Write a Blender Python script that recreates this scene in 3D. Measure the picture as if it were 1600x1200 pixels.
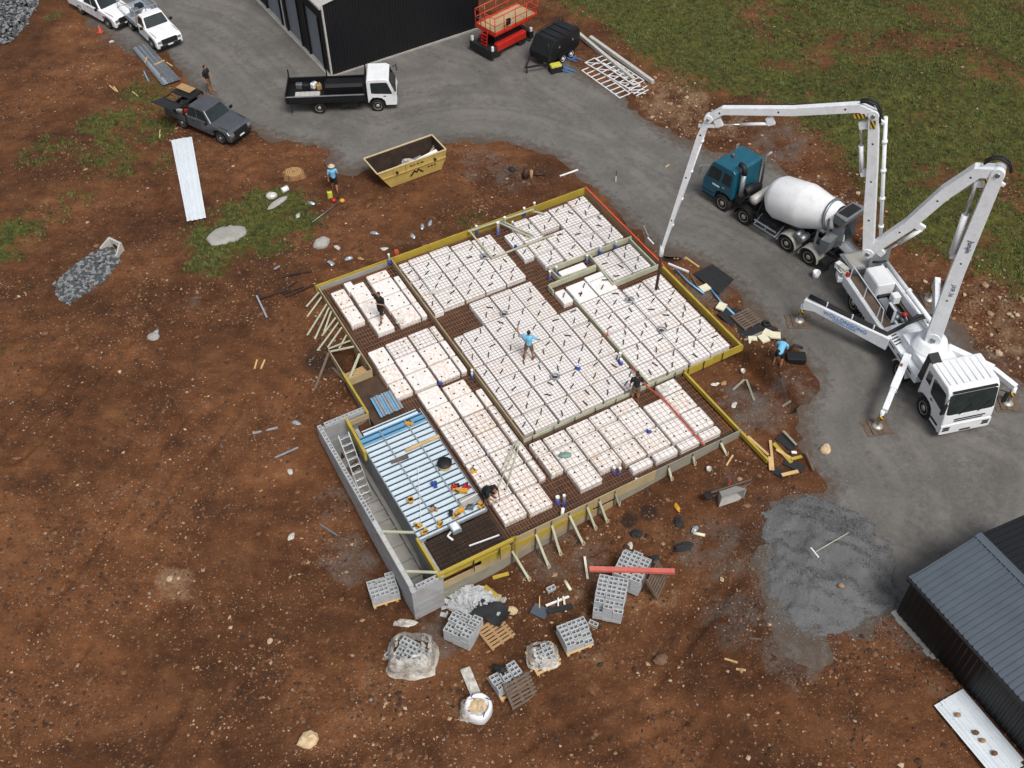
import bpy, bmesh, math, random
import numpy as np
from mathutils import Vector, Matrix

for o in list(bpy.data.objects):
    bpy.data.objects.remove(o)
R = random.Random(7)
SC = bpy.context.scene
COL = SC.collection
rad = math.radians

# ---------------------------------------------------------------- camera
CAM_F, CAM_TH, CAM_RO, CAM_H = 1655.277, 0.833292, -0.015633, 36.85
cd = bpy.data.cameras.new('camera')
cam = bpy.data.objects.new('camera', cd)
COL.objects.link(cam)
cd.sensor_width = 36.0
cd.lens = CAM_F / 1600 * 36
cd.clip_end = 6000
_c, _s = math.cos(CAM_TH), math.sin(CAM_TH)
_R, _U, _F = Vector((1, 0, 0)), Vector((0, _s, _c)), Vector((0, _c, -_s))
_cr, _sr = math.cos(CAM_RO), math.sin(CAM_RO)
_r2, _u2 = _cr * _R + _sr * _U, _cr * _U - _sr * _R
cam.matrix_world = Matrix(((_r2.x, _u2.x, -_F.x, 0), (_r2.y, _u2.y, -_F.y, 0), (_r2.z, _u2.z, -_F.z, CAM_H), (0, 0, 0, 1)))
SC.camera = cam

# ---------------------------------------------------------------- sky, sun, exposure
SUN_EL, SUN_AZ = 58, 150          # soft light through thin cloud, from behind-right of the camera
wd = bpy.data.worlds.new('World')
SC.world = wd
wd.use_nodes = True
nt = wd.node_tree
bg = nt.nodes['Background']
sky = nt.nodes.new('ShaderNodeTexSky')
sky.sky_type = 'NISHITA'
sky.sun_disc = False
sky.sun_elevation = rad(SUN_EL)
sky.sun_rotation = rad(SUN_AZ)
sky.dust_density = 4.0
sky.ozone_density = 0.5
hs = nt.nodes.new('ShaderNodeHueSaturation')
hs.inputs['Saturation'].default_value = 0.42      # overcast: the cloud greys the blue
nt.links.new(sky.outputs[0], hs.inputs['Color'])
nt.links.new(hs.outputs[0], bg.inputs[0])
bg.inputs[1].default_value = 0.11
sl = bpy.data.lights.new('sun', 'SUN')
sun = bpy.data.objects.new('sun', sl)
COL.objects.link(sun)
sl.energy = 2.0
sl.angle = rad(20)
sl.color = (1.0, 0.965, 0.91)
az, el = rad(SUN_AZ), rad(SUN_EL)
sd = Vector((math.sin(az) * math.cos(el), math.cos(az) * math.cos(el), math.sin(el)))
sun.rotation_euler = sd.to_track_quat('Z', 'Y').to_euler()
SC.view_settings.view_transform = 'Standard'
SC.view_settings.look = 'None'
SC.view_settings.exposure = 0.12
SC.view_settings.gamma = 1.0
SC.render.engine = 'CYCLES'
SC.cycles.max_bounces = 5
SC.cycles.diffuse_bounces = 2
SC.cycles.glossy_bounces = 2
SC.cycles.transparent_max_bounces = 6

# ---------------------------------------------------------------- coordinates
YAW = -1.07014335                       # direction of the slab's long edge
EA = np.array([math.cos(YAW), math.sin(YAW)])
EB = np.array([EA[1], -EA[0]])


def P(x, y, z=0.0):
    """world point at height z that the photo shows at pixel x,y (1600 x 1200)"""
    dx, dy = x - 800, y - 600
    u, v = dx * _cr + dy * _sr, -dx * _sr + dy * _cr
    D = np.array([u, CAM_F * _c - v * _s, -CAM_F * _s - v * _c])
    return np.array([0, 0, CAM_H]) + D * ((z - CAM_H) / D[2])


SO = P(912.5, 300, .45)[:2]


def S(a, b, z=0.0):
    q = SO + a * EA + b * EB
    return Vector((q[0], q[1], z))


def toab(x, y):
    dx, dy = x - SO[0], y - SO[1]
    return dx * EA[0] + dy * EA[1], dx * EB[0] + dy * EB[1]


def ss(t):
    t = np.clip(t, 0, 1)
    return t * t * (3 - 2 * t)


_lat = np.random.RandomState(3).rand(256, 256)


def vn(x, y, s, seed=0):
    x = np.asarray(x, float) / s + seed * 17.3
    y = np.asarray(y, float) / s + seed * 31.7
    i, j = np.floor(x).astype(int), np.floor(y).astype(int)
    u, v = ss(x - i), ss(y - j)
    L = lambda a, b: _lat[a % 256, b % 256]
    return (L(i, j) * (1 - u) + L(i + 1, j) * u) * (1 - v) + (L(i, j + 1) * (1 - u) + L(i + 1, j + 1) * u) * v - .5


def inpoly(x, y, poly):
    x = np.asarray(x, float); y = np.asarray(y, float)
    r = np.zeros(x.shape, bool)
    n = len(poly)
    for k in range(n):
        (x0, y0), (x1, y1) = poly[k], poly[(k + 1) % n]
        if y0 == y1:
            continue
        c = ((y0 > y) != (y1 > y)) & (x < (x1 - x0) * (y - y0) / (y1 - y0) + x0)
        r ^= c
    return r


def sdf(x, y, poly):
    x = np.asarray(x, float); y = np.asarray(y, float)
    d = np.full(x.shape, 1e9)
    n = len(poly)
    for k in range(n):
        (x0, y0), (x1, y1) = poly[k], poly[(k + 1) % n]
        ex, ey = x1 - x0, y1 - y0
        t = np.clip(((x - x0) * ex + (y - y0) * ey) / (ex * ex + ey * ey + 1e-12), 0, 1)
        d = np.minimum(d, np.hypot(x - x0 - t * ex, y - y0 - t * ey))
    return np.where(inpoly(x, y, poly), -d, d)


def smoothpoly(px, sub=4):
    """pixels on level ground -> smooth closed outline in metres"""
    p = [P(*q)[:2] for q in px]
    out = []
    n = len(p)
    for k in range(n):
        p0, p1, p2, p3 = p[k - 1], p[k], p[(k + 1) % n], p[(k + 2) % n]
        for i in range(sub):
            t = i / sub
            out.append(.5 * (2 * p1 + (p2 - p0) * t + (2 * p0 - 5 * p1 + 4 * p2 - p3) * t * t + (3 * p1 - p0 - 3 * p2 + p3) * t ** 3))
    return [(float(q[0]), float(q[1])) for q in out]


ROAD = smoothpoly([(60, -60), (112, 0), (135, 30), (172, 60), (205, 82), (240, 82), (268, 100), (300, 135), (330, 165), (350, 195), (398, 205), (430, 220), (470, 226), (512, 236), (520, 262), (545, 270), (585, 262), (640, 240), (690, 226), (740, 221), (790, 226), (840, 238), (885, 258), (898, 280), (925, 300), (960, 330), (1000, 368), (1035, 396), (1070, 400), (1110, 420), (1145, 452), (1175, 482), (1200, 512), (1232, 545), (1262, 575), (1268, 605), (1248, 640), (1250, 685), (1262, 730), (1292, 762), (1250, 778), (1205, 785), (1196, 830), (1180, 880), (1190, 930), (1205, 980), (1222, 1035), (1290, 1052), (1300, 990), (1350, 990), (1385, 962), (1450, 1000), (1700, 1100), (1800, 800), (1700, 640), (1600, 598), (1540, 572), (1500, 520), (1440, 462), (1380, 425), (1320, 372), (1280, 320), (1240, 278), (1190, 245), (1130, 240), (1085, 228), (1035, 200), (985, 158), (940, 130), (905, 112), (880, 80), (845, 48), (735, 20), (640, -40), (300, -120)], 3)
GRASS_R = smoothpoly([(850, -60), (855, 0), (880, 30), (950, 60), (1010, 115), (1070, 150), (1130, 165), (1200, 175), (1260, 220), (1325, 290), (1390, 385), (1480, 425), (1560, 465), (1680, 520), (1900, 300), (1500, -120)], 3)
BLOBS = [(410, 350, 3.3, 1), (350, 370, 2.2, .9), (450, 340, 2.0, .9), (330, 410, 1.6, .7), (80, 235, 2.2, .55), (205, 200, 3.2, .6), (180, 250, 2.6, .55), (225, 150, 2.2, .5), (15, 375, 2.3, .62), (130, 290, 2.5, .3), (250, 250, 1.8, .35), (90, 335, 1.2, .5), (735, 335, 1.2, .6), (700, 345, .8, .4), (150, 195, 1.6, .5), (80, 25, .9, .5), (10, 560, 1.5, .3)]
BLOBW = [(P(x, y)[0], P(x, y)[1], r, s) for x, y, r, s in BLOBS]
SLABP = [tuple(S(*q)[:2]) for q in [(-.12, -.05), (13.6, -.05), (13.6, 3.3), (17.85, 3.3), (17.85, 17.9), (16.3, 17.9), (16.3, 17.5), (9, 17.5), (9, 16.85), (6.65, 16.85), (6.65, 15.6), (-.12, 15.6)]]
BASEP = [tuple(S(*q)[:2]) for q in [(8.5, 17.7), (16.15, 17.7), (16.15, 18.05), (18.05, 18.05), (18.05, 19.28), (8.5, 19.28)]]
PITP = [tuple(S(*q)[:2]) for q in [(4.2, 15.75), (6.45, 15.75), (6.45, 17.0), (4.2, 17.0)]]
RUTS = [[P(*q)[:2] for q in L] for L in (((180, 1250), (330, 1020), (430, 800), (440, 620), (400, 500)), ((60, 1000), (200, 800), (330, 640), (380, 480)), ((700, 1250), (860, 1150), (1050, 1080), (1200, 900)), ((20, 700), (150, 560), (260, 440), (400, 280), (480, 250)), ((1100, 1250), (1180, 1120), (1240, 1060)), ((60, 120), (150, 200), (240, 330)))]
TRENCH = [P(1140, 545)[:2], P(1168, 575)[:2], P(1200, 602)[:2], P(1232, 632)[:2]]


def hgt(x, y, fine=True):
    x = np.asarray(x, float); y = np.asarray(y, float)
    a, b = toab(x, y)
    D = 1.9 * ss((a - 3) / 16) * ss((b - 2) / 20)
    rd = sdf(x, y, ROAD)
    out = ss(rd / 1.2)
    h = -D * ss(rd / 2.5)
    bump = .30 * vn(x, y, 5, 1) + .16 * vn(x, y, 1.7, 2)
    if fine:
        bump = bump + .09 * vn(x, y, .62, 3) + .07 * vn(x, y, .3, 4)
    h = h + bump * out
    # rough furrows left by machines
    tr = np.sin((x * .55 + y * .83) * 3.1 + 3 * vn(x, y, 6, 8)) * .05 * ss((vn(x, y, 9, 5) + .05) * 5)
    h = h + .5 * tr * out
    for L in RUTS:
        dr = np.full(x.shape, 99.)
        for k in range(len(L) - 1):
            p0, p1 = L[k], L[k + 1]
            e = p1 - p0
            t = np.clip(((x - p0[0]) * e[0] + (y - p0[1]) * e[1]) / (e @ e), 0, 1)
            dr = np.minimum(dr, np.hypot(x - p0[0] - t * e[0], y - p0[1] - t * e[1]))
        dr = np.abs(dr + .8 * vn(x, y, 5, 61) - .95)
        h = h + out * (-.11 * ss((.26 - dr) / .14) + .06 * ss((.2 - np.abs(dr - .36)) / .16)) * ss((vn(x, y, 4, 62) + .35) * 2.5) * (.6 + 1.2 * np.abs(vn(x, y, .25, 63)))
    # stony bank beside the road
    gr = sdf(x, y, GRASS_R)
    h = h + .5 * ss((rd - .3) / 3.0) * ss((4 - gr) / 5) * (y > 34)
    # narrow footing trench and its spoil
    dt = np.full(x.shape, 9.)
    for k in range(3):
        p0, p1 = TRENCH[k], TRENCH[k + 1]
        e = p1 - p0
        t = np.clip(((x - p0[0]) * e[0] + (y - p0[1]) * e[1]) / (e @ e), 0, 1)
        dt = np.minimum(dt, np.hypot(x - p0[0] - t * e[0], y - p0[1] - t * e[1]))
    h = h - .55 * ss((.55 - dt) / .3)
    for mx, my, mr, mh in ((1200, 570, 1.3, .45), (1238, 600, 1.2, .4), (1175, 545, 1.0, .2)):
        q = P(mx, my)
        d = np.hypot(x - q[0], y - q[1])
        h = h + mh * ss(1 - d / mr) * ss((dt - .35) / .3) * (1 + .9 * vn(x, y, .4, 9))
    for mx, my, mr, mh in ((1046, 396, .9, -.25), (500, 680, 1.2, .0)):
        q = P(mx, my)
        h = h + mh * ss(1 - np.hypot(x - q[0], y - q[1]) / mr)
    sd_ = sdf(x, y, SLABP)
    near = ss(sd_ / 1.0)
    h = np.where(sd_ < 0, -.03, np.where(sd_ < 1.0, h * 1.0 - .5 * bump * out * (1 - near), h))
    h = np.where((sd_ >= 0) & (b < 11) & (sd_ < .8), np.minimum(h, .16), h)
    h = np.where((sd_ < .55) & (a > -.3) & (a < 18) & (b > 15.5), np.minimum(h, .25 - .06 * a), h)
    h = np.where(inpoly(x, y, BASEP), -2.25, h)
    h = np.where(inpoly(x, y, PITP), -1.2, h)
    return h


# ---------------------------------------------------------------- materials
def lin(h):
    h = h.lstrip('#')
    return tuple((lambda c: c / 12.92 if c <= .04045 else ((c + .055) / 1.055) ** 2.4)(int(h[i:i + 2], 16) / 255) for i in (0, 2, 4))


MATS = {}


class NT:
    def __init__(s, name):
        s.m = bpy.data.materials.new(name)
        s.m.use_nodes = True
        s.t = s.m.node_tree
        s.b = s.t.nodes['Principled BSDF']

    def n(s, typ, **kw):
        k = s.t.nodes.new('ShaderNode' + typ)
        for a, v in kw.items():
            setattr(k, a, v)
        return k

    def l(s, a, b):
        s.t.links.new(a, b)

    def coord(s, kind='Object'):
        return s.n('TexCoord').outputs[kind]

    def noise(s, scale, detail=3, rough=.55, vec=None, loc=None):
        k = s.n('TexNoise')
        k.inputs['Scale'].default_value = scale
        k.inputs['Detail'].default_value = detail
        k.inputs['Roughness'].default_value = rough
        if vec is not None:
            s.l(vec, k.inputs['Vector'])
        return k.outputs['Fac']

    def ramp(s, fac, stops):
        k = s.n('ValToRGB')
        cr = k.color_ramp
        while len(cr.elements) < len(stops):
            cr.elements.new(.5)
        for e, (p, c) in zip(cr.elements, stops):
            e.position = p
            e.color = (*c, 1) if len(c) == 3 else c
        s.l(fac, k.inputs[0])
        return k.outputs[0]

    def mix(s, fac, a, b, mode='MIX'):
        k = s.n('MixRGB', blend_type=mode)
        for i, v in ((0, fac), (1, a), (2, b)):
            if isinstance(v, (int, float)):
                k.inputs[i].default_value = v
            elif isinstance(v, tuple):
                k.inputs[i].default_value = (*v, 1)
            else:
                s.l(v, k.inputs[i])
        return k.outputs[0]

    def math(s, op, a, b=0.0):
        k = s.n('Math', operation=op)
        for i, v in ((0, a), (1, b)):
            if isinstance(v, (int, float)):
                k.inputs[i].default_value = v
            else:
                s.l(v, k.inputs[i])
        return k.outputs[0]

    def attr(s, name):
        return s.n('Attribute', attribute_name=name).outputs['Fac']

    def bump(s, h, strength=.3, dist=.05):
        k = s.n('Bump')
        k.inputs['Strength'].default_value = strength
        k.inputs['Distance'].default_value = dist
        s.l(h, k.inputs['Height'])
        s.l(k.outputs[0], s.b.inputs['Normal'])

    def seed(s, vec):
        oi = s.n('ObjectInfo')
        k = s.n('VectorMath', operation='MULTIPLY_ADD')
        k.inputs[0].default_value = (1, 1, 1)
        cx = s.n('CombineXYZ')
        for i in range(3):
            s.l(s.math('MULTIPLY', oi.outputs['Random'], 37.0 + 11 * i), cx.inputs[i])
        k2 = s.n('VectorMath', operation='ADD')
        s.l(vec, k2.inputs[0]); s.l(cx.outputs[0], k2.inputs[1])
        return k2.outputs[0]


def mk(name, hexc, rough=.6, metal=0.0, var=.18, scale=3.0, bump=.0, bscale=40, dirt=0.0, dirtc='#6b4a34', coat=0.0, trans=0.0):
    """plain painted / raw material: colour with uneven tone, optional grime and fine relief"""
    t = NT(name)
    c = lin(hexc) if isinstance(hexc, str) else hexc
    v = t.seed(t.coord())
    n1 = t.noise(scale, 4, .6, v)
    lo = tuple(max(0, q * (1 - var)) for q in c)
    hi = tuple(min(.95, q * (1 + var)) for q in c)
    col = t.ramp(n1, [(.3, lo), (.7, hi)])
    if dirt:
        n2 = t.noise(scale * 1.7 + .5, 6, .7, v)
        f = t.ramp(n2, [(.62 - .3 * dirt, (0, 0, 0)), (.80 - .2 * dirt, (dirt, dirt, dirt))])
        col = t.mix(f, col, lin(dirtc))
    t.l(col, t.b.inputs['Base Color'])
    t.b.inputs['Roughness'].default_value = rough
    t.b.inputs['Metallic'].default_value = metal
    if coat:
        t.b.inputs['Coat Weight'].default_value = coat
    if bump:
        t.bump(t.noise(bscale, 4, .6, v), bump, .01)
    MATS[name] = t.m
    return t.m


for a in [('white_paint', '#e4e6e8', .35, 0, .05, 2, 0, 40, .22, '#b4aa9c'), ('boom_white', '#e6eaee', .38, 0, .07, 2.5, 0, 40, .36, '#b8b0a6'), ('glass', '#232c2c', .05, 0, .3, 2), ('tyre', '#1b1a19', .85, 0, .3, 6, .2, 60, .35, '#5d4b3e'), ('rim', '#b9b4aa', .4, .5, .2, 6, 0, 40, .3), ('alloy', '#c8cacb', .3, .8, .15, 4), ('black_paint', '#141517', .4, 0, .3, 3, 0, 40, .12, '#4b4038'), ('black_plastic', '#17181a', .6, 0, .3, 4), ('dark_steel', '#2b2b2c', .55, .4, .3, 5, .1, 40, .3, '#55463a'), ('grey_paint', '#585c61', .3, .35, .12, 2, 0, 40, .15), ('steel', '#8d9296', .42, .7, .15, 4, .05), ('galv', '#b3bcc4', .38, .55, .14, 3, .05, 30, .12, '#8a8078'), ('teal', '#13566a', .32, 0, .14, 2, 0, 40, .12, '#5a5046', .3), ('red', '#b3261d', .4, 0, .15, 2, 0, 40, .15), ('orange_rail', '#c5402a', .4, 0, .12, 3), ('skip_yellow', '#b39a56', .55, 0, .14, 1.5, .05, 30, .35, '#7b6433'), ('skip_inside', '#42332b', .8, .2, .35, 2, .2, 20, .3, '#2a211d'), ('form_yellow', '#ae983a', .55, 0, .16, 1.2, .05, 30, .3, '#6d5430'), ('form_ply', '#a99672', .7, 0, .16, 1.5, .1, 30, .25, '#6b553f'), ('form_grey', '#8f8b7d', .75, 0, .18, 1.2, .15, 30, .3, '#5c4c3e'), ('treated_pine', '#b0b199', .7, 0, .14, 2, .1, 40, .25, '#7c6f55'), ('pine', '#c9a873', .7, 0, .16, 3, .1, 40, .15), ('old_timber', '#65564a', .8, 0, .25, 3, .2, 40, .3), ('orange_edge', '#c8533a', .5, 0, .15, 2, 0, 40, .2), ('block', '#b0b3b5', .9, 0, .12, 4, .3, 60, .15, '#7b7672'), ('concrete', '#9c9a95', .9, 0, .16, 1.2, .2, 30, .3, '#6d655d'), ('pipe_white', '#e8e9ea', .35, 0, .05, 3), ('wrap_blue', '#27489a', .6, 0, .2, 5), ('blue', '#2f7fc4', .5, 0, .15, 4), ('hivis', '#c3c044', .6, 0, .15, 6), ('tool_orange', '#cc9630', .5, 0, .2, 6), ('skin', '#9c6a4d', .55, 0, .1, 8), ('hair', '#1d1613', .7, 0, .3, 20), ('shirt_blue', '#6fb4d8', .8, 0, .12, 6, .2, 30), ('shirt_black', '#15161a', .85, 0, .25, 6, .2, 30), ('shorts_khaki', '#6a5742', .85, 0, .2, 6, .2, 30), ('shorts_black', '#16171b', .85, 0, .2, 6), ('boots', '#6d4f35', .8, 0, .2, 10), ('hat', '#c9b8a2', .8, 0, .1, 8), ('rust_pipe', '#4a352b', .7, .4, .3, 6), ('rebar', '#7d5640', .75, .3, .3, 4), ('rebar_dark', '#2a201a', .8, .2, .3, 4), ('film', '#4b392c', .5, 0, .35, 2, .3, 8), ('red_beam', '#c4655a', .6, 0, .16, 1.5, 0, 40, .3, '#b9a294'), ('cardboard', '#a5845c', .85, 0, .12, 3), ('amber', '#8a4a22', .3, 0, .2, 4), ('blue_grey_roof', '#5b646e', .4, .35, .1, 1, .02), ('black_clad', '#15161a', .5, .1, .12, 1.2), ('roller_grey', '#787b80', .5, .2, .08, 2), ('pale_roof', '#c4c2bb', .5, .2, .1, 2), ('sail_stone', '#c9b08c', .9, 0, .2, 3, .3, 20), ('stump', '#8e6a43', .85, 0, .25, 5, .3, 20), ('lime_green', '#6f8f86', .5, 0, .15, 4)]:
    mk(*a)


def foam(name, gain, base, lo, hi):
    t = NT(name)
    v = t.seed(t.coord())
    n = t.noise(3.2, 5, .7, v)
    mp = t.n('Mapping'); mp.inputs['Scale'].default_value = (1.6, 4.5, 1.6) if name == 'foam' else (3.0, 5.0, 3.0); t.l(v, mp.inputs[0])
    n2 = t.noise(2.2, 4, .65, mp.outputs[0])
    f = t.ramp(n2, [(lo, (0, 0, 0)), (hi, (.85, .85, .85))])
    oi = t.n('ObjectInfo')
    f = t.math('MULTIPLY', f, t.math('ADD', t.math('MULTIPLY', oi.outputs['Random'], gain), base))
    c = t.ramp(n, [(.3, (.76, .755, .75)), (.7, (.88, .88, .875))])
    c = t.mix(f, c, (.66, .43, .25))
    t.l(c, t.b.inputs['Base Color'])
    t.b.inputs['Roughness'].default_value = .8
    t.bump(t.noise(60, 2, .5, v), .15, .01)
    MATS[name] = t.m


foam('foam', .7, .08, .46, .68)
foam('foam_stained', .6, .40, .44, .62)


def wrap():
    t = NT('plastic_wrap')
    v = t.coord()
    n = t.noise(5, 5, .7, v)
    t.l(t.ramp(n, [(.3, (.66, .62, .54)), (.7, (.88, .86, .80))]), t.b.inputs['Base Color'])
    t.b.inputs['Roughness'].default_value = .22
    t.l(t.ramp(t.noise(3, 4, .6, v), [(.35, (.28, .28, .28)), (.62, (.85, .85, .85))]), t.b.inputs['Alpha'])
    t.bump(t.noise(9, 6, .75, v), 1.0, .06)
    MATS['plastic_wrap'] = t.m


wrap()


def stripes():
    t = NT('hazard_stripe')
    w = t.n('TexWave', bands_direction='DIAGONAL')
    w.inputs['Scale'].default_value = 2.6
    t.l(t.coord(), w.inputs[0])
    t.l(t.ramp(w.outputs['Fac'], [(.48, (.02, .02, .02)), (.52, (.65, .42, .04))]), t.b.inputs['Base Color'])
    t.b.inputs['Roughness'].default_value = .5
    MATS['hazard_stripe'] = t.m


stripes()


# ---------------------------------------------------------------- mesh builder
class MB:
    def __init__(s):
        s.v, s.f, s.mi, s.sm, s.mats, s.cur = [], [], [], [], [], 0
        s.smooth = False

    def m(s, name):
        if name not in s.mats:
            s.mats.append(name)
        s.cur = s.mats.index(name)
        return s

    def add(s, vs, fs, smooth=None):
        k = len(s.v)
        s.v += [tuple(map(float, q)) for q in vs]
        for f in fs:
            s.f.append([i + k for i in f])
            s.mi.append(s.cur)
            s.sm.append(s.smooth if smooth is None else smooth)
        return s

    def hexa(s, p):
        return s.add(p, [(3, 2, 1, 0), (4, 5, 6, 7), (0, 1, 5, 4), (1, 2, 6, 5), (2, 3, 7, 6), (3, 0, 4, 7)], False)

    def box(s, x0, x1, y0, y1, z0, z1, tx=0, ty=0):
        return s.hexa([(x0, y0, z0), (x1, y0, z0), (x1, y1, z0), (x0, y1, z0), (x0 + tx, y0 + ty, z1), (x1 - tx, y0 + ty, z1), (x1 - tx, y1 - ty, z1), (x0 + tx, y1 - ty, z1)])

    def cbox(s, c, sx, sy, sz, rz=0.0, rx=0.0, ry=0.0):
        M = Matrix.Rotation(rz, 3, 'Z') @ Matrix.Rotation(ry, 3, 'Y') @ Matrix.Rotation(rx, 3, 'X')
        q = [(-1, -1, -1), (1, -1, -1), (1, 1, -1), (-1, 1, -1), (-1, -1, 1), (1, -1, 1), (1, 1, 1), (-1, 1, 1)]
        return s.hexa([Vector(c) + M @ Vector((i * sx / 2, j * sy / 2, k * sz / 2)) for i, j, k in q])

    def rbox(s, x0, x1, y0, y1, z0, z1, r):
        """box with chamfered vertical and top edges"""
        def ring(i, z):
            a0, a1, b0, b1 = x0 + i, x1 - i, y0 + i, y1 - i
            return [(a0 + r, b0, z), (a1 - r, b0, z), (a1, b0 + r, z), (a1, b1 - r, z), (a1 - r, b1, z), (a0 + r, b1, z), (a0, b1 - r, z), (a0, b0 + r, z)]
        return s.loft([ring(0, z0), ring(0, z1 - r), ring(r * .7, z1)], True)

    def bar(s, p0, p1, w, h, up=(0, 0, 1)):
        p0, p1 = Vector(p0), Vector(p1)
        d = (p1 - p0).normalized()
        u = Vector(up)
        if abs(d.dot(u)) > .98:
            u = Vector((1, 0, 0))
        sx = d.cross(u).normalized() * (w / 2)
        sz = sx.cross(d).normalized() * (h / 2)
        return s.hexa([p0 - sx - sz, p0 + sx - sz, p1 + sx - sz, p1 - sx - sz, p0 - sx + sz, p0 + sx + sz, p1 + sx + sz, p1 - sx + sz])

    def tube(s, pts, r, n=8, cap=True, smooth=True):
        pts = [Vector(q) for q in pts]
        rs = r if isinstance(r, (list, tuple)) else [r] * len(pts)
        rings = []
        pu = None
        for i, q in enumerate(pts):
            d = (pts[min(i + 1, len(pts) - 1)] - pts[max(i - 1, 0)]).normalized()
            u = pu if pu is not None else (Vector((0, 0, 1)) if abs(d.z) < .9 else Vector((1, 0, 0)))
            a = d.cross(u).normalized(); b = a.cross(d).normalized(); pu = b
            rings.append([q + rs[i] * (math.cos(2 * math.pi * k / n) * a + math.sin(2 * math.pi * k / n) * b) for k in range(n)])
        return s.loft(rings, cap, smooth)

    def loft(s, rings, cap=True, smooth=False):
        n = len(rings[0])
        vs = [q for r in rings for q in r]
        fs = []
        for i in range(len(rings) - 1):
            for k in range(n):
                k2 = (k + 1) % n
                fs.append((i * n + k, i * n + k2, (i + 1) * n + k2, (i + 1) * n + k))
        k0 = len(s.v)
        s.add(vs, fs, smooth)
        if cap:
            s.add([], [], False)
            for f in (list(range(n))[::-1], [(len(rings) - 1) * n + k for k in range(n)]):
                s.f.append([i + k0 for i in f]); s.mi.append(s.cur); s.sm.append(False)
        return s

    def lathe(s, c, d, prof, n=20, smooth=True, cap=True):
        """profile of (along, radius) around axis d through c"""
        c, d = Vector(c), Vector(d).normalized()
        u = Vector((0, 0, 1)) if abs(d.z) < .9 else Vector((1, 0, 0))
        a = d.cross(u).normalized(); b = a.cross(d).normalized()
        return s.loft([[c + d * t + r * (math.cos(2 * math.pi * k / n) * a + math.sin(2 * math.pi * k / n) * b) for k in range(n)] for t, r in prof], cap, smooth)

    def prism(s, poly, axis, c0, c1):
        """2d outline extruded; axis 'y': poly is (x,z), 'z': poly is (x,y), 'x': poly is (y,z)"""
        f = {'y': lambda p, c: (p[0], c, p[1]), 'z': lambda p, c: (p[0], p[1], c), 'x': lambda p, c: (c, p[0], p[1])}[axis]
        return s.loft([[f(p, c0) for p in poly], [f(p, c1) for p in poly]], True)

    def ball(s, c, rx, ry, rz, n=10, m=6, jit=0, rnd=None):
        rings = []
        for i in range(m + 1):
            t = math.pi * (i + .02) / (m + .04)
            rr, zz = math.sin(t), -math.cos(t)
            ring = []
            for k in range(n):
                j = 1 + (rnd.uniform(-jit, jit) if rnd else 0)
                ring.append((c[0] + rx * rr * j * math.cos(2 * math.pi * k / n), c[1] + ry * rr * j * math.sin(2 * math.pi * k / n), c[2] + rz * zz * j))
            rings.append(ring)
        return s.loft(rings, True, jit == 0)

    def mesh(s, name):
        me = bpy.data.meshes.new(name)
        me.from_pydata(s.v, [], s.f)
        for n in s.mats:
            me.materials.append(MATS[n])
        me.polygons.foreach_set('material_index', s.mi)
        me.polygons.foreach_set('use_smooth', s.sm)
        bm = bmesh.new(); bm.from_mesh(me)
        bmesh.ops.recalc_face_normals(bm, faces=bm.faces)
        bm.to_mesh(me); bm.free()
        return me

    def build(s, name, parent=None, world=False, bevel=0.0, loc=None, rz=0.0):
        if world:
            o = parent.location if parent else Vector(loc if loc is not None else (0, 0, 0))
            g = parent
            if parent is not None and parent.parent is not None:
                o = o + parent.parent.location
            s.v = [(x - o[0], y - o[1], z - o[2]) for x, y, z in s.v]
        ob = bpy.data.objects.new(name, s.mesh(name))
        COL.objects.link(ob)
        ob.parent = parent
        if loc is not None and parent is None or (loc is not None and not world):
            ob.location = loc
        if rz:
            ob.rotation_euler.z = rz
        if bevel:
            bv = ob.modifiers.new('bevel', 'BEVEL')
            bv.width = bevel; bv.segments = 2; bv.limit_method = 'ANGLE'; bv.angle_limit = rad(40)
        return ob


def tag(o, label=None, cat=None, group=None, kind=None):
    for k, v in (('label', label), ('category', cat), ('group', group), ('kind', kind)):
        if v:
            o[k] = v
    return o


def thing(name, label, cat, loc=(0, 0, 0), rz=0.0, group=None):
    o = bpy.data.objects.new(name, None)
    COL.objects.link(o)
    o.empty_display_size = .2
    o.location = loc
    o.rotation_euler.z = rz
    return tag(o, label, cat, group)


def npmesh(name, V, F, mats, matidx=None, smooth=False):
    """V (n,3), F (m,k) arrays -> mesh, fast"""
    me = bpy.data.meshes.new(name)
    m, k = F.shape
    me.vertices.add(len(V)); me.vertices.foreach_set('co', np.ascontiguousarray(V, np.float32).ravel())
    me.loops.add(m * k); me.loops.foreach_set('vertex_index', np.ascontiguousarray(F, np.int32).ravel())
    me.polygons.add(m)
    me.polygons.foreach_set('loop_start', np.arange(0, m * k, k, dtype=np.int32))
    me.polygons.foreach_set('loop_total', np.full(m, k, np.int32))
    me.polygons.foreach_set('use_smooth', np.full(m, smooth))
    for q in mats:
        me.materials.append(MATS[q])
    if matidx is not None:
        me.polygons.foreach_set('material_index', matidx.astype(np.int32))
    me.update()
    me.validate()
    return me


def text(parent, name, s, size, mat, M, ext=.004):
    c = bpy.data.curves.new(name, 'FONT')
    c.body = s; c.size = size; c.extrude = ext; c.align_x = 'CENTER'; c.align_y = 'CENTER'
    t = bpy.data.objects.new('tmp', c)
    COL.objects.link(t)
    bpy.context.view_layer.update()
    me = bpy.data.meshes.new_from_object(t.evaluated_get(bpy.context.evaluated_depsgraph_get()))
    bpy.data.objects.remove(t)
    me.transform(M)
    me.materials.clear(); me.materials.append(MATS[mat])
    o = bpy.data.objects.new(name, me)
    COL.objects.link(o); o.parent = parent
    return o


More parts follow.
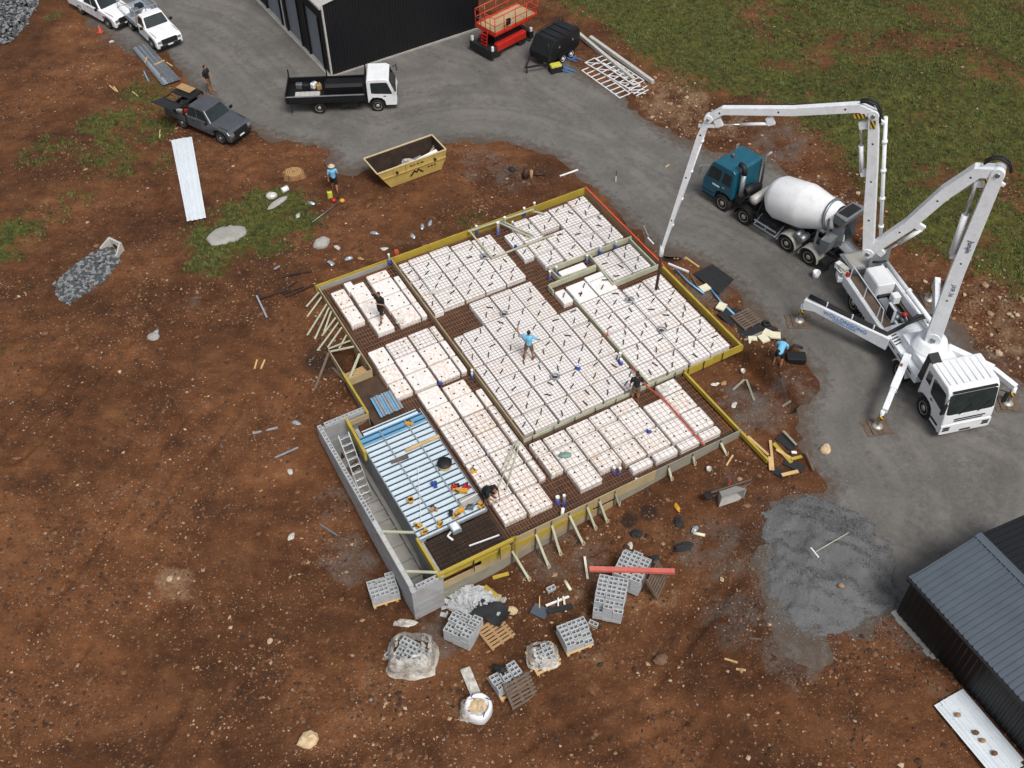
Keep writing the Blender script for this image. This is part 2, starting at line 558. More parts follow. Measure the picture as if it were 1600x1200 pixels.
def frame(o, x, y):
    """matrix with text plane axes x (reading direction) and y (up)"""
    x, y = Vector(x).normalized(), Vector(y)
    z = x.cross(y).normalized(); y = z.cross(x)
    return Matrix(((x.x, y.x, z.x, o[0]), (x.y, y.y, z.y, o[1]), (x.z, y.z, z.z, o[2]), (0, 0, 0, 1)))


# ================================================================ ground
def ground_mats():
    t = NT('soil')
    v = t.coord()
    big = t.noise(.16, 3, .6, v)
    mid = t.noise(1.1, 5, .72, v)
    fine = t.noise(9, 3, .75, v)
    mp = t.n('Mapping'); mp.inputs['Rotation'].default_value = (0, 0, rad(33)); mp.inputs['Scale'].default_value = (.75, 1.5, 1); t.l(v, mp.inputs[0])
    drag = t.noise(.35, 5, .75, mp.outputs[0])
    c = t.ramp(mid, [(.27, (.037, .0172, .0092)), (.43, (.108, .044, .0185)), (.58, (.182, .075, .030)), (.78, (.32, .160, .080))])
    c2 = t.ramp(drag, [(.32, (.052, .025, .013)), (.5, (.145, .057, .0235)), (.7, (.27, .122, .054))])
    c = t.mix(.5, c, c2)
    dk = t.ramp(big, [(.40, (0, 0, 0)), (.58, (1, 1, 1))])
    c = t.mix(dk, c, t.mix(1.0, c, (.60, .60, .62), 'MULTIPLY'))
    sp = t.ramp(fine, [(.60, (0, 0, 0)), (.72, (.75, .75, .75))])
    c = t.mix(sp, c, (.34, .20, .115))
    c = t.mix(t.ramp(fine, [(.28, (.5, .5, .5)), (.42, (0, 0, 0))]), c, (.045, .022, .013))
    gy = t.attr('grey')
    gyf = t.ramp(t.math('ADD', gy, t.math('MULTIPLY', t.math('SUBTRACT', mid, .5), 1.8)), [(.42, (0, 0, 0)), (.95, (.85, .85, .85))])
    gc = t.ramp(fine, [(.3, (.075, .068, .062)), (.7, (.165, .152, .138))])
    c = t.mix(gyf, c, gc)
    lt = t.attr('pale')
    ltf = t.ramp(t.math('ADD', lt, t.math('MULTIPLY', t.math('SUBTRACT', mid, .5), 2.2)), [(.45, (0, 0, 0)), (1.0, (.8, .8, .8))])
    c = t.mix(ltf, c, t.ramp(fine, [(.3, (.13, .075, .04)), (.7, (.36, .24, .145))]))
    wt = t.attr('wet')
    wtf = t.ramp(t.math('ADD', wt, t.math('MULTIPLY', t.math('SUBTRACT', mid, .5), .8)), [(.35, (0, 0, 0)), (.65, (.85, .85, .85))])
    c = t.mix(wtf, c, (.026, .018, .014))
    g = t.attr('grass')
    gf = t.ramp(t.math('ADD', g, t.math('MULTIPLY', t.math('SUBTRACT', t.math('ADD', t.math('MULTIPLY', t.noise(.9, 4, .72, v), .6), t.math('MULTIPLY', t.noise(4.5, 3, .7, v), .4)), .5), 2.6)), [(.42, (0, 0, 0)), (.66, (.9, .9, .9))])
    gcol = t.ramp(t.noise(2.4, 4, .75, v), [(.3, (.024, .022, .009)), (.48, (.060, .068, .015)), (.72, (.135, .150, .030))])
    c = t.mix(gf, c, gcol)
    t.l(c, t.b.inputs['Base Color'])
    t.b.inputs['Roughness'].default_value = .95
    t.b.inputs['Specular IOR Level'].default_value = .2
    hh = t.math('ADD', t.math('MULTIPLY', t.noise(5, 4, .75, v), 1.0), t.math('MULTIPLY', t.noise(22, 2, .7, v), .35))
    t.bump(hh, .9, .10)
    MATS['soil'] = t.m

    t = NT('road_gravel')
    v = t.coord()
    n1 = t.noise(.35, 5, .65, v); n2 = t.noise(2.6, 6, .7, v); n3 = t.noise(26, 3, .7, v)
    cx = t.n('CombineXYZ'); t.l(t.math('MULTIPLY', t.attr('edge'), 1.1), cx.inputs[0]); t.l(t.math('MULTIPLY', n2, .9), cx.inputs[1])
    st = t.noise(1.0, 4, .6, cx.outputs[0])
    c = t.ramp(n2, [(.25, (.070, .067, .063)), (.5, (.116, .110, .102)), (.8, (.175, .164, .15))])
    c = t.mix(t.ramp(st, [(.42, (0, 0, 0)), (.70, (.7, .7, .7))]), c, (.225, .208, .182))
    c = t.mix(t.ramp(n1, [(.42, (0, 0, 0)), (.66, (.65, .65, .65))]), c, (.062, .059, .057))
    c = t.mix(t.ramp(t.noise(7, 3, .75, v), [(.52, (0, 0, 0)), (.72, (.45, .45, .45))]), c, (.20, .185, .165))
    c = t.mix(t.ramp(n3, [(.35, (0, 0, 0)), (.75, (.30, .30, .30))]), c, (.23, .22, .205))
    e = t.attr('edge')
    ef = t.ramp(t.math('ADD', e, t.math('MULTIPLY', t.math('SUBTRACT', n2, .5), 2.4)), [(.05, (.85, .85, .85)), (.9, (0, 0, 0))])
    c = t.mix(ef, c, (.085, .055, .036))
    t.l(c, t.b.inputs['Base Color'])
    t.b.inputs['Roughness'].default_value = .9
    t.bump(t.math('ADD', n3, t.math('MULTIPLY', n2, .8)), .6, .03)
    MATS['road_gravel'] = t.m

    t = NT('crusher_dust')
    v = t.coord()
    n2 = t.noise(1.3, 6, .7, v); n3 = t.noise(30, 3, .7, v)
    c = t.ramp(n2, [(.28, (.095, .096, .098)), (.7, (.165, .167, .170))])
    c = t.mix(t.ramp(n3, [(.35, (0, 0, 0)), (.75, (.35, .35, .35))]), c, (.28, .283, .288))
    t.l(c, t.b.inputs['Base Color'])
    t.b.inputs['Roughness'].default_value = .95
    t.bump(t.math('ADD', n3, t.math('MULTIPLY', t.noise(6, 5, .7, v), 2.0)), .8, .05)
    MATS['crusher_dust'] = t.m
    for n, a, b in (('clod_dark', (.030, .014, .008), (.075, .034, .017)), ('clod_light', (.14, .062, .028), (.26, .125, .062)), ('stone_tan', (.22, .125, .065), (.46, .30, .18)), ('stone_pale', (.34, .235, .15), (.55, .42, .29)), ('stone_brown', (.10, .052, .028), (.20, .115, .066)), ('stone_grey', (.10, .105, .11), (.30, .31, .32)), ('stone_dark', (.035, .038, .042), (.10, .105, .11)), ('blade_a', (.032, .050, .012), (.085, .115, .026)), ('blade_b', (.060, .085, .018), (.165, .195, .045)), ('blade_c', (.12, .085, .04), (.24, .19, .09))):
        t = NT(n)
        t.l(t.ramp(t.noise(1.6 if 'blade' in n else 6, 4, .7, t.coord()), [(.3, a), (.7, b)]), t.b.inputs['Base Color'])
        t.b.inputs['Roughness'].default_value = .9
        MATS[n] = t.m


ground_mats()
fx = np.arange(-41, 41.01, .15); fy = np.arange(9, 77.01, .15)
xs = np.concatenate([[-2500, -900, -350, -150, -80, -55], fx, [55, 80, 150, 350, 900, 2500]])
ys = np.concatenate([[-2500, -900, -350, -120, -40, -5], fy, [95, 130, 220, 450, 1000, 2500]])
GX, GY = np.meshgrid(xs, ys)
gxr, gyr = GX.ravel(), GY.ravel()
GZ = hgt(gxr, gyr)
nx, ny = len(xs), len(ys)
GRID = GZ.reshape(ny, nx)


def gz(x, y):
    i = int(np.clip(np.searchsorted(xs, x) - 1, 0, nx - 2)); j = int(np.clip(np.searchsorted(ys, y) - 1, 0, ny - 2))
    u, v = (x - xs[i]) / (xs[i + 1] - xs[i]), (y - ys[j]) / (ys[j + 1] - ys[j])
    return float((GRID[j, i] * (1 - u) + GRID[j, i + 1] * u) * (1 - v) + (GRID[j + 1, i] * (1 - u) + GRID[j + 1, i + 1] * u) * v)


def T(x, y, dz=0.0):
    """point of the ground seen at a pixel"""
    z = 0.0
    for _ in range(14):
        q = P(x, y, z)
        z = .5 * z + .5 * gz(q[0], q[1])
    q = P(x, y, z)
    return Vector((q[0], q[1], z + dz))


ii = (np.arange(ny - 1)[:, None] * nx + np.arange(nx - 1)[None, :]).ravel()
me = npmesh('ground', np.c_[gxr, gyr, GZ], np.c_[ii, ii + 1, ii + nx + 1, ii + nx], ['soil'], smooth=True)


def grassmask(x, y):
    g = sdf(x, y, GRASS_R)
    m = ss((-g + 1.5) / 4) * (.82 + .8 * vn(x, y, 4, 6) + .5 * vn(x, y, 1.6, 12))
    for bx, by, r, s in BLOBW:
        m = np.maximum(m, s * ss((1.3 - np.hypot(x - bx, y - by) / r) / .9) * (1 + .9 * vn(x, y, 1.3, 7) + .6 * vn(x, y, .5, 14)))
    return np.clip(m, 0, 1)


def blobs(x, y, L):
    m = np.zeros(np.shape(x))
    for px_, py_, r, s in L:
        q = P(px_, py_, -.8 if (px_ < 900 and py_ > 620) else 0)
        m = np.maximum(m, s * ss((1.3 - np.hypot(x - q[0], y - q[1]) / r) / .9))
    return m


at = {'grass': grassmask(gxr, gyr),
      'grey': blobs(gxr, gyr, [(1240, 620, 2, .6), (1180, 640, 1.8, .75), (1150, 620, 1.2, .7), (760, 255, 2.4, .55), (800, 275, 1.8, .6), (540, 860, 1.6, .75), (520, 780, 1.2, .6), (880, 860, 2.6, .62), (1000, 720, 1.0, .35), (1120, 850, 2.2, .6), (1160, 960, 2.0, .6), (1130, 760, 1.4, .5), (680, 975, 1.4, .7), (1240, 1020, 1.8, .7), (1430, 980, 2.0, .55), (1500, 1080, 1.8, .5), (1220, 230, 2.6, .65), (1170, 205, 2, .5), (1260, 330, 2.0, .5), (1560, 560, 2.0, .5), (1290, 280, 1.8, .4), (180, 60, 1.8, .6), (640, 380, 1.2, .4), (560, 420, 1.0, .35), (1100, 455, 1.8, .7), (300, 470, .8, .5)]),
      'pale': blobs(gxr, gyr, [(1055, 165, 2.6, .8), (1020, 150, 1.6, .7), (1085, 195, 1.6, .7), (1130, 200, 1.8, .55), (1290, 300, 2.4, .4), (1330, 320, 2, .45), (1440, 430, 2.5, .35), (1560, 480, 3, .55), (1590, 520, 2.4, .7), (270, 905, 1.1, .75), (420, 1003, .8, .4), (880, 930, 1.5, .5), (600, 1040, 1.6, .4), (720, 1070, 1.4, .5), (950, 1020, 1.6, .35), (820, 30, 1.5, .4), (370, 320, 1, .3), (140, 110, 3, .3), (1020, 900, 2, .4)]),
      'wet': blobs(gxr, gyr, [(1050, 395, .9, .9), (700, 310, 2.2, .4), (505, 560, 1.4, .6), (850, 270, 1.2, .5), (1015, 790, .5, .8), (985, 798, .5, .8), (1175, 600, .8, .6), (120, 640, 4, .28), (300, 1100, 5, .25), (60, 900, 4, .3), (740, 1180, 4, .25)])}
for k, arr in at.items():
    me.attributes.new(k, 'FLOAT', 'POINT').data.foreach_set('value', arr.astype(np.float32))
og = bpy.data.objects.new('ground', me)
COL.objects.link(og)
tag(og, kind='structure')

# road: compacted grey gravel sheet with a ragged edge
bm = bmesh.new()
rp = []
for k, (x, y) in enumerate(ROAD):
    x2, y2 = ROAD[(k + 1) % len(ROAD)]
    d = math.hypot(x2 - x, y2 - y)
    n = max(1, int(d / .25))
    for i in range(n):
        t = i / n
        qx, qy = x + (x2 - x) * t, y + (y2 - y) * t
        j = .9 * float(vn(qx, qy, 1.4, 21)) + .5 * float(vn(qx, qy, .45, 22))
        rp.append((qx - (y2 - y) / d * j, qy + (x2 - x) / d * j))
rx0, rx1 = min(p[0] for p in rp), max(p[0] for p in rp)
ry0, ry1 = min(p[1] for p in rp), max(p[1] for p in rp)
st = .3
gx = np.arange(rx0, rx1, st); gy = np.arange(ry0, ry1, st)
AX, AY = np.meshgrid(gx, gy)
ok = (sdf(AX, AY, ROAD) < -1.1)
vid = {}
import mathutils.geometry as mg
pts = [Vector(p) for p in rp]
edges = [(i, (i + 1) % len(rp)) for i in range(len(rp))]
for x, y, o in zip(AX[::3, ::3].ravel(), AY[::3, ::3].ravel(), ok[::3, ::3].ravel()):
    if o:
        pts.append(Vector((x, y)))
vo, eo, fo, *_ = mg.delaunay_2d_cdt(pts, edges, [], 1, 1e-5)
va = np.array([(p.x, p.y) for p in vo])
re_ = -sdf(va[:, 0], va[:, 1], ROAD)
rz_ = .02 + .05 * vn(va[:, 0], va[:, 1], 3, 23) * ss((re_ - 1) / 1.5)
rz_ = np.where(re_ < .9, .012, rz_ + .01)
me = npmesh('road', np.c_[va, rz_], np.array([f for f in fo if len(f) == 3]), ['road_gravel'], smooth=True)
me.attributes.new('edge', 'FLOAT', 'POINT').data.foreach_set('value', re_.astype(np.float32))
o = bpy.data.objects.new('road', me)
COL.objects.link(o)
tag(o, kind='structure')

# ---------------------------------------------------------------- loose stones
ICO = bmesh.new(); bmesh.ops.create_icosphere(ICO, subdivisions=1, radius=1)
IV0 = np.array([v.co[:] for v in ICO.verts]); IF0 = np.array([[v.index for v in f.verts] for f in ICO.faces]); ICO.free()
OV = np.array([(1, 0, 0), (0, 1, 0), (-1, 0, 0), (0, -1, 0), (0, 0, 1), (0, 0, -1)], float) * 1.15
OF = np.array([(0, 1, 4), (1, 2, 4), (2, 3, 4), (3, 0, 4), (1, 0, 5), (2, 1, 5), (3, 2, 5), (0, 3, 5)])
NR = np.random.RandomState(11)


def scatter(name, X, Y, Z, r, mats, midx, flat=.6, sink=.3, lo=False):
    n = len(X)
    IV, IF = (OV, OF) if lo else (IV0, IF0)
    jit = 1 + .35 * (NR.rand(n, len(IV), 1) - .5) * 2
    sc = np.stack([r * (.75 + .6 * NR.rand(n)), r * (.75 + .6 * NR.rand(n)), r * flat * (.7 + .6 * NR.rand(n))], 1)
    V = IV[None] * jit * sc[:, None, :]
    th = NR.rand(n) * 6.28
    c, s = np.cos(th)[:, None], np.sin(th)[:, None]
    V = np.stack([V[..., 0] * c - V[..., 1] * s, V[..., 0] * s + V[..., 1] * c, V[..., 2]], -1)
    V += np.stack([X, Y, Z + sc[:, 2] * (1 - 2 * sink)], 1)[:, None, :]
    F = (IF[None] + (np.arange(n) * len(IV))[:, None, None]).reshape(-1, 3)
    me = npmesh(name, V.reshape(-1, 3), F, mats, np.repeat(midx, len(IF)))
    o = bpy.data.objects.new(name, me)
    COL.objects.link(o)
    return o


n = 130000
Y = 13 + 62 * NR.rand(n); X = (NR.rand(n) - .5) * 2 * (17 + Y * .34)
dens = .10 + 1.15 * ss((vn(X, Y, 3.5, 31) + .06) * 3.0) * (.4 + 1.2 * np.clip(vn(X, Y, 1.1, 32) + .3, 0, 1))
dens += .9 * np.clip(blobs(X, Y, [(1055, 170, 2.6, 1), (1085, 200, 2, 1), (1130, 205, 1.6, .8), (1560, 490, 3.5, .8), (1590, 530, 2.4, 1), (1440, 440, 3, .5), (1290, 300, 3, .5), (880, 930, 2, .7), (1050, 900, 2, .6), (1300, 1020, 2.2, .8), (1380, 1000, 2, .7), (600, 1040, 1.6, .6), (1250, 1120, 3, .5)]), 0, 1)
k = (NR.rand(n) < dens * .55) & (sdf(X, Y, ROAD) > .02) & (sdf(X, Y, SLABP) > .35) & ~inpoly(X, Y, BASEP) & ~inpoly(X, Y, PITP)
k &= ~((grassmask(X, Y) > .6) & (NR.rand(n) < .75))
a_, b_ = toab(X, Y)
k &= ~((a_ > 8) & (a_ < 18.6) & (b_ > 15) & (b_ < 19.6))
X, Y = X[k], Y[k]
r = np.clip(.019 * np.exp(.55 * NR.randn(len(X))), .011, .11)
o = scatter('loose_stones', X, Y, hgt(X, Y), r, ['stone_tan', 'stone_pale', 'stone_brown', 'stone_grey'], NR.choice(4, len(X), p=[.52, .12, .33, .03]), lo=True)
tag(o, 'small tan and pale stones strewn over the red brown soil', 'stones', kind='stuff')
n = 120000
Y = 13 + 50 * NR.rand(n); X = (NR.rand(n) - .5) * 2 * (17 + Y * .34)
k = (NR.rand(n) < .12 + .7 * ss((vn(X, Y, 2.2, 35) + .1) * 3)) & (sdf(X, Y, ROAD) > .1) & (sdf(X, Y, SLABP) > .35) & ~inpoly(X, Y, BASEP) & ~inpoly(X, Y, PITP) & (grassmask(X, Y) < .5)
a_, b_ = toab(X, Y)
k &= ~((a_ > 8) & (a_ < 18.6) & (b_ > 15) & (b_ < 19.6))
X, Y = X[k], Y[k]
o = scatter('soil_clods', X, Y, hgt(X, Y), np.clip(.03 * np.exp(.5 * NR.randn(len(X))), .012, .12), ['clod_dark', 'clod_light', 'stone_brown'], NR.choice(3, len(X), p=[.5, .3, .2]), .6, .3, lo=True)
tag(o, 'crumbled lumps of red brown soil', 'soil', kind='stuff')
n = 9000
Y = 24 + 40 * NR.rand(n); X = 2 + 30 * NR.rand(n)
dn = blobs(X, Y, [(1055, 168, 2.3, 1), (1025, 150, 1.6, .9), (1085, 198, 1.6, .9), (1120, 205, 1.3, .8), (1150, 215, 1.2, .5), (1560, 490, 3.0, .7), (1590, 530, 2.2, 1), (1530, 450, 2, .5), (1290, 300, 2.5, .35), (1330, 330, 2, .4), (1440, 430, 2.4, .35), (835, 30, 1.2, .7)])
k = (NR.rand(n) < dn * 1.2) & (sdf(X, Y, ROAD) > .05)
X, Y = X[k], Y[k]
o = scatter('bank_rubble', X, Y, hgt(X, Y), np.clip(.045 * np.exp(.55 * NR.randn(len(X))), .02, .22), ['stone_tan', 'stone_pale', 'stone_brown'], NR.choice(3, len(X), p=[.5, .3, .2]), .7, .25)
tag(o, 'rough tan and cream rubble along the bank beside the road', 'rubble', kind='stuff')
# fine gravel strewn along the road
n = 5000
Y = 13 + 60 * NR.rand(n); X = (NR.rand(n) - .5) * 2 * (17 + Y * .34)
re_ = sdf(X, Y, ROAD)
k = (re_ < .25) & (re_ > -1.2) & (NR.rand(n) < .8)
X, Y = X[k], Y[k]
o = scatter('road_edge_gravel', X, Y, np.maximum(hgt(X, Y), .012), np.clip(.02 * np.exp(.4 * NR.randn(len(X))), .012, .06), ['stone_grey', 'stone_tan', 'stone_brown'], NR.choice(3, len(X), p=[.5, .3, .2]), lo=True)
tag(o, 'crushed gravel spilling over the edge of the grey road', 'gravel', kind='stuff')
# bigger loose rocks one can point at
for q, r_, m_, lab in [((482, 1158), .42, 'sail_stone', 'big sandy coloured boulder at the bottom of the photo, alone on soil'), ((265, 905), .16, 'stone_pale', 'pale rock in a chalky patch on the left soil'), ((422, 1002), .14, 'stone_pale', 'small pale rock below the chalky patch'), ((1290, 704), .30, 'sail_stone', 'tan rock at the top of the broken timber heap'), ((1155, 749), .13, 'stone_tan', 'tan cobble above the upturned wheelbarrow'), ((70, 522), .17, 'stone_brown', 'brown cobble on the far left slope'), ((1032, 1032), .3, 'stone_brown', 'flat brown rock half buried below the tall block stacks'), ((800, 955), .25, 'sail_stone', 'sandy rock beside the black cloth and block rubble'), ((1158, 1048), .1, 'stone_tan', 'small tan rock near the two short sticks in the soil')]:
    p = T(*q)
    mb = MB().m(m_)
    mb.ball((0, 0, 0), r_, r_ * .8, r_ * .55, 9, 6, .16, R)
    tag(mb.build('rock', loc=p + Vector((0, 0, r_ * .25)), rz=R.random() * 6), lab, 'rock')


def rockbed(name, poly, n, r0, r1, h, label):
    pw = [tuple(T(*q)[:2]) for q in poly]
    xs_, ys_ = [p[0] for p in pw], [p[1] for p in pw]
    X = min(xs_) + (max(xs_) - min(xs_)) * NR.rand(n); Y = min(ys_) + (max(ys_) - min(ys_)) * NR.rand(n)
    d = -sdf(X, Y, pw)
    k = d > .1 * NR.rand(n)
    X, Y, d = X[k], Y[k], d[k]
    Z = hgt(X, Y, True) + h * ss(d / .8) * NR.rand(len(X))
    o = scatter(name, X, Y, Z, r0 + (r1 - r0) * NR.rand(len(X)) ** 2, ['stone_grey', 'stone_dark'], NR.choice(2, len(X), p=[.55, .45]), .7, .15)
    tag(o, label, 'rocks', kind='stuff')


rockbed('drain_rocks', [(85, 445), (105, 425), (140, 398), (160, 388), (182, 392), (188, 408), (165, 440), (135, 460), (108, 478), (92, 468)], 2600, .05, .13, .14, 'bed of broken grey drain rocks below the concrete headwall')
rockbed('rock_heap', [(-60, -60), (66, -40), (62, 5), (45, 40), (18, 68), (-60, 75)], 9000, .05, .16, .5, 'heap of crushed grey rock in the top left corner')

# ---------------------------------------------------------------- grass
n = 150000
Y = 30 + 46 * NR.rand(n); X = (NR.rand(n) - .5) * 2 * (17 + Y * .36)
gm = grassmask(X, Y)
k = (NR.rand(n) < ss((gm + .9 * vn(X, Y, .8, 41) + .6 * vn(X, Y, .35, 42) - .22) * 1.7)) & (gm > .12) & (sdf(X, Y, ROAD) > .2) & (sdf(X, Y, SLABP) > .3)
X, Y = X[k], Y[k]; Z = hgt(X, Y); m = len(X)
nb = 4
ang = NR.rand(m, nb) * 6.28; L = .04 + .10 * NR.rand(m, nb); w = .012 + .014 * NR.rand(m, nb); ln = .5 + .8 * NR.rand(m, nb)
bx = X[:, None] + .05 * NR.randn(m, nb); by = Y[:, None] + .05 * NR.randn(m, nb); bz = np.repeat(Z[:, None], nb, 1)
ca, sa = np.cos(ang), np.sin(ang)
V = np.stack([np.stack([bx - sa * w, by + ca * w, bz], -1), np.stack([bx + sa * w, by - ca * w, bz], -1), np.stack([bx + ca * L * ln, by + sa * L * ln, bz + L], -1)], 2).reshape(-1, 3)
F = np.arange(len(V)).reshape(-1, 3)
gi = np.repeat(np.where(NR.rand(m) < .12, 2, (vn(X, Y, 1.3, 43) + .2 * NR.randn(m) > .02).astype(int)), nb)
o = bpy.data.objects.new('grass', npmesh('grass', V, F, ['blade_a', 'blade_b', 'blade_c'], gi))
COL.objects.link(o)
n = 26000
Y2 = 30 + 46 * NR.rand(n); X2 = (NR.rand(n) - .5) * 2 * (17 + Y2 * .36)
gm = grassmask(X2, Y2)
k = (gm > .3) & (vn(X2, Y2, .9, 44) + .35 * NR.randn(n) > .25) & (sdf(X2, Y2, ROAD) > .2) & (sdf(X2, Y2, SLABP) > .3)
X2, Y2 = X2[k], Y2[k]; Z2 = hgt(X2, Y2); m = len(X2)
nb = 9
ang = NR.rand(m, nb) * 6.28; L = .10 + .16 * NR.rand(m, nb); w = .014 + .014 * NR.rand(m, nb); ln = .3 + .7 * NR.rand(m, nb)
bx = X2[:, None] + .05 * NR.randn(m, nb); by = Y2[:, None] + .05 * NR.randn(m, nb); bz = np.repeat(Z2[:, None], nb, 1)
ca, sa = np.cos(ang), np.sin(ang)
V2 = np.stack([np.stack([bx - sa * w, by + ca * w, bz], -1), np.stack([bx + sa * w, by - ca * w, bz], -1), np.stack([bx + ca * L * ln, by + sa * L * ln, bz + L], -1)], 2).reshape(-1, 3)
gi2 = np.repeat(NR.choice(3, m, p=[.45, .45, .1]), nb)
o2 = bpy.data.objects.new('weeds', npmesh('weeds', V2, np.arange(len(V2)).reshape(-1, 3), ['blade_a', 'blade_b', 'blade_c'], gi2))
COL.objects.link(o2)
tag(o2, 'taller tufts of weeds standing in the low grass', 'weeds', kind='stuff')
tag(o, 'patchy low green grass on the bank and beside the slab', 'grass', kind='stuff')

# ---------------------------------------------------------------- heap of crusher dust
HP = smoothpoly([(1203, 792), (1245, 776), (1300, 778), (1360, 798), (1400, 850), (1412, 905), (1395, 955), (1345, 985), (1290, 1000), (1235, 985), (1205, 950), (1185, 890), (1192, 830)], 3)
hx = np.arange(min(p[0] for p in HP) - .3, max(p[0] for p in HP) + .3, .1); hy = np.arange(min(p[1] for p in HP) - .3, max(p[1] for p in HP) + .3, .1)
HX, HY = np.meshgrid(hx, hy); hxr, hyr = HX.ravel(), HY.ravel()
d = -sdf(hxr, hyr, HP)
hz = .75 * ss(d / 3.0) * (1 + .7 * vn(hxr, hyr, 1.6, 51)) + (.30 * vn(hxr, hyr, .8, 52) + .15 * vn(hxr, hyr, .3, 53)) * ss(d / .9)
wv = np.sin(8 * (hxr * .5 + hyr * .86) + 5 * vn(hxr, hyr, 1.2, 54)) * .05 * ss(d / 1.2)
q = P(1300, 890)
hz -= .35 * ss(1 - np.hypot(hxr - q[0], hyr - q[1]) / 1.3)
hz = hz + wv + .034 + np.where(d < .45 + 1.6 * vn(hxr, hyr, 1.1, 55) + .6 * vn(hxr, hyr, .4, 56), -.16, 0)
nx2, ny2 = len(hx), len(hy)
ii = (np.arange(ny2 - 1)[:, None] * nx2 + np.arange(nx2 - 1)[None, :]).ravel()
o = bpy.data.objects.new('gravel_heap', npmesh('gravel_heap', np.c_[hxr, hyr, hz], np.c_[ii, ii + 1, ii + nx2 + 1, ii + nx2], ['crusher_dust'], smooth=True))
COL.objects.link(o)
n = 60000
X = hx[0] + (hx[-1] - hx[0]) * NR.rand(n); Y = hy[0] + (hy[-1] - hy[0]) * NR.rand(n)
X, Y = X + .8 * NR.randn(n), Y + .8 * NR.randn(n)
dd = -sdf(X, Y, HP)
k = NR.rand(n) < np.where(dd > .3, .5, .35 * np.exp((dd - .3) / .7))
X, Y = X[k], Y[k]
ix = np.clip(((X - hx[0]) / .1).astype(int), 0, nx2 - 1); iy = np.clip(((Y - hy[0]) / .1).astype(int), 0, ny2 - 1)
Z = np.maximum(np.where((X > hx[0]) & (X < hx[-1]) & (Y > hy[0]) & (Y < hy[-1]), hz.reshape(ny2, nx2)[iy, ix], -9), np.maximum(hgt(X, Y), .02))
MATS['dust_lo'] = mk('dust_lo', (.085, .085, .086), .95); MATS['dust_hi'] = mk('dust_hi', (.19, .19, .193), .95)
o3 = scatter('heap_gravel', X, Y, Z, np.clip(.0135 * np.exp(.35 * NR.randn(len(X))), .008, .035), ['dust_lo', 'dust_hi', 'stone_grey'], NR.choice(3, len(X), p=[.5, .44, .06]), .8, .3, lo=True)
tag(o3, 'loose grey chips lying on and around the gravel heap', 'gravel', kind='stuff')
tag(o, 'low spread heap of blue grey crusher dust beside the small shed', 'gravel heap')


# ================================================================ sheds
def ribbed(mb, p0, p1, z0, z1, out, pitch=.19, dep=.03):
    """vertical trapezoid-rib cladding from p0 to p1 (2d), facing 'out'"""
    p0, p1, out = Vector(p0), Vector(p1), Vector(out)
    e = (p1 - p0); L = e.length; e /= L
    n = int(L / pitch)
    line = []
    for k in range(n):
        for f, d in ((0, 0), (.45, 0), (.55, dep), (.9, dep)):
            t = (k + f) / n * L
            line.append(p0 + e * t + out * d)
    line.append(p1)
    vs = [(q.x, q.y, z0) for q in line] + [(q.x, q.y, z1) for q in line]
    m = len(line)
    mb.add(vs, [(i, i + 1, m + i + 1, m + i) for i in range(m - 1)], False)


sh = thing('large_shed', 'large black ribbed steel shed with grey roller doors by the road', 'shed', (-11.2, 60.29, 0), rad(31.5))
LW, LD, LH = 11.0, 13.5, 4.85       # local x along the long dark wall, y along the door wall
mb = MB().m('black_clad')
ribbed(mb, (0, 0), (LW, 0), .12, LH, (0, -1))
ribbed(mb, (LW, 0), (LW, LD), .12, LH, (1, 0))
mb.box(.3, LW - .05, .05, LD - .05, .1, LH - .02)
mb.build('wall', sh)
mb = MB().m('black_clad')
# door wall: piers and header between the roller doors
doors = [(.95, 3.05), (4.3, 6.6), (7.6, 10.2)]
ys_ = [0] + [c for d_ in doors for c in d_] + [LD]
for k in range(0, len(ys_), 2):
    ribbed(mb, (0, ys_[k + 1]), (0, ys_[k]), .12, LH, (-1, 0))
for d0, d1 in doors:
    ribbed(mb, (0, d1), (0, d0), 3.7, LH, (-1, 0))
mb.build('door_wall', sh)
for d0, d1 in doors:
    dm = MB().m('roller_grey')
    for k in range(36):
        z = .1 + k * .1
        dm.add([(.12, d0, z), (.12, d1, z), (.06, d1, z + .05), (.06, d0, z + .05), (.12, d1, z + .1), (.12, d0, z + .1)], [(0, 1, 2, 3), (3, 2, 4, 5)], False)
    dm.build('roller_door', sh)
    MB().m('black_paint').box(-.1, .1, d0 - .08, d0, .1, 3.7).build('door_track', sh)
    MB().m('black_paint').box(-.1, .1, d1, d1 + .08, .1, 3.7).build('door_track', sh)
MB().m('pale_roof').box(-.07, .04, -.07, .05, .1, LH).build('corner_flashing', sh)
MB().m('pale_roof').box(-.07, .0, 7.05, 7.2, .1, LH).build('downpipe', sh)
MB().m('concrete').box(-.25, LW + .15, -.12, LD + .1, -.1, .115).build('slab_edge', sh)
rf = MB().m('pale_roof')
for x0, x1, za, zb in ((-.15, LW / 2, LH, LH + 1.0), (LW / 2, LW + .15, LH + 1.0, LH)):
    n = 28
    for k in range(n):
        xa, xb = x0 + (x1 - x0) * k / n, x0 + (x1 - x0) * (k + 1) / n
        z0_, z1_ = za + (zb - za) * k / n, za + (zb - za) * (k + 1) / n
        rf.add([(xa, -.1, z0_ + .03), (xa, LD, z0_ + .03), (xb, LD, z1_ + .03), (xb, -.1, z1_ + .03), (xa, -.1, z0_ + .06), (xa + .05, -.1, z0_ + .065), (xa + .05, LD, z0_ + .065), (xa, LD, z0_ + .06)], [(0, 1, 2, 3), (4, 5, 6, 7)], False)
rf.build('roof', sh)
MB().m('pale_roof').box(-.28, -.1, -.2, LD, LH - .12, LH + .04).build('gutter', sh)
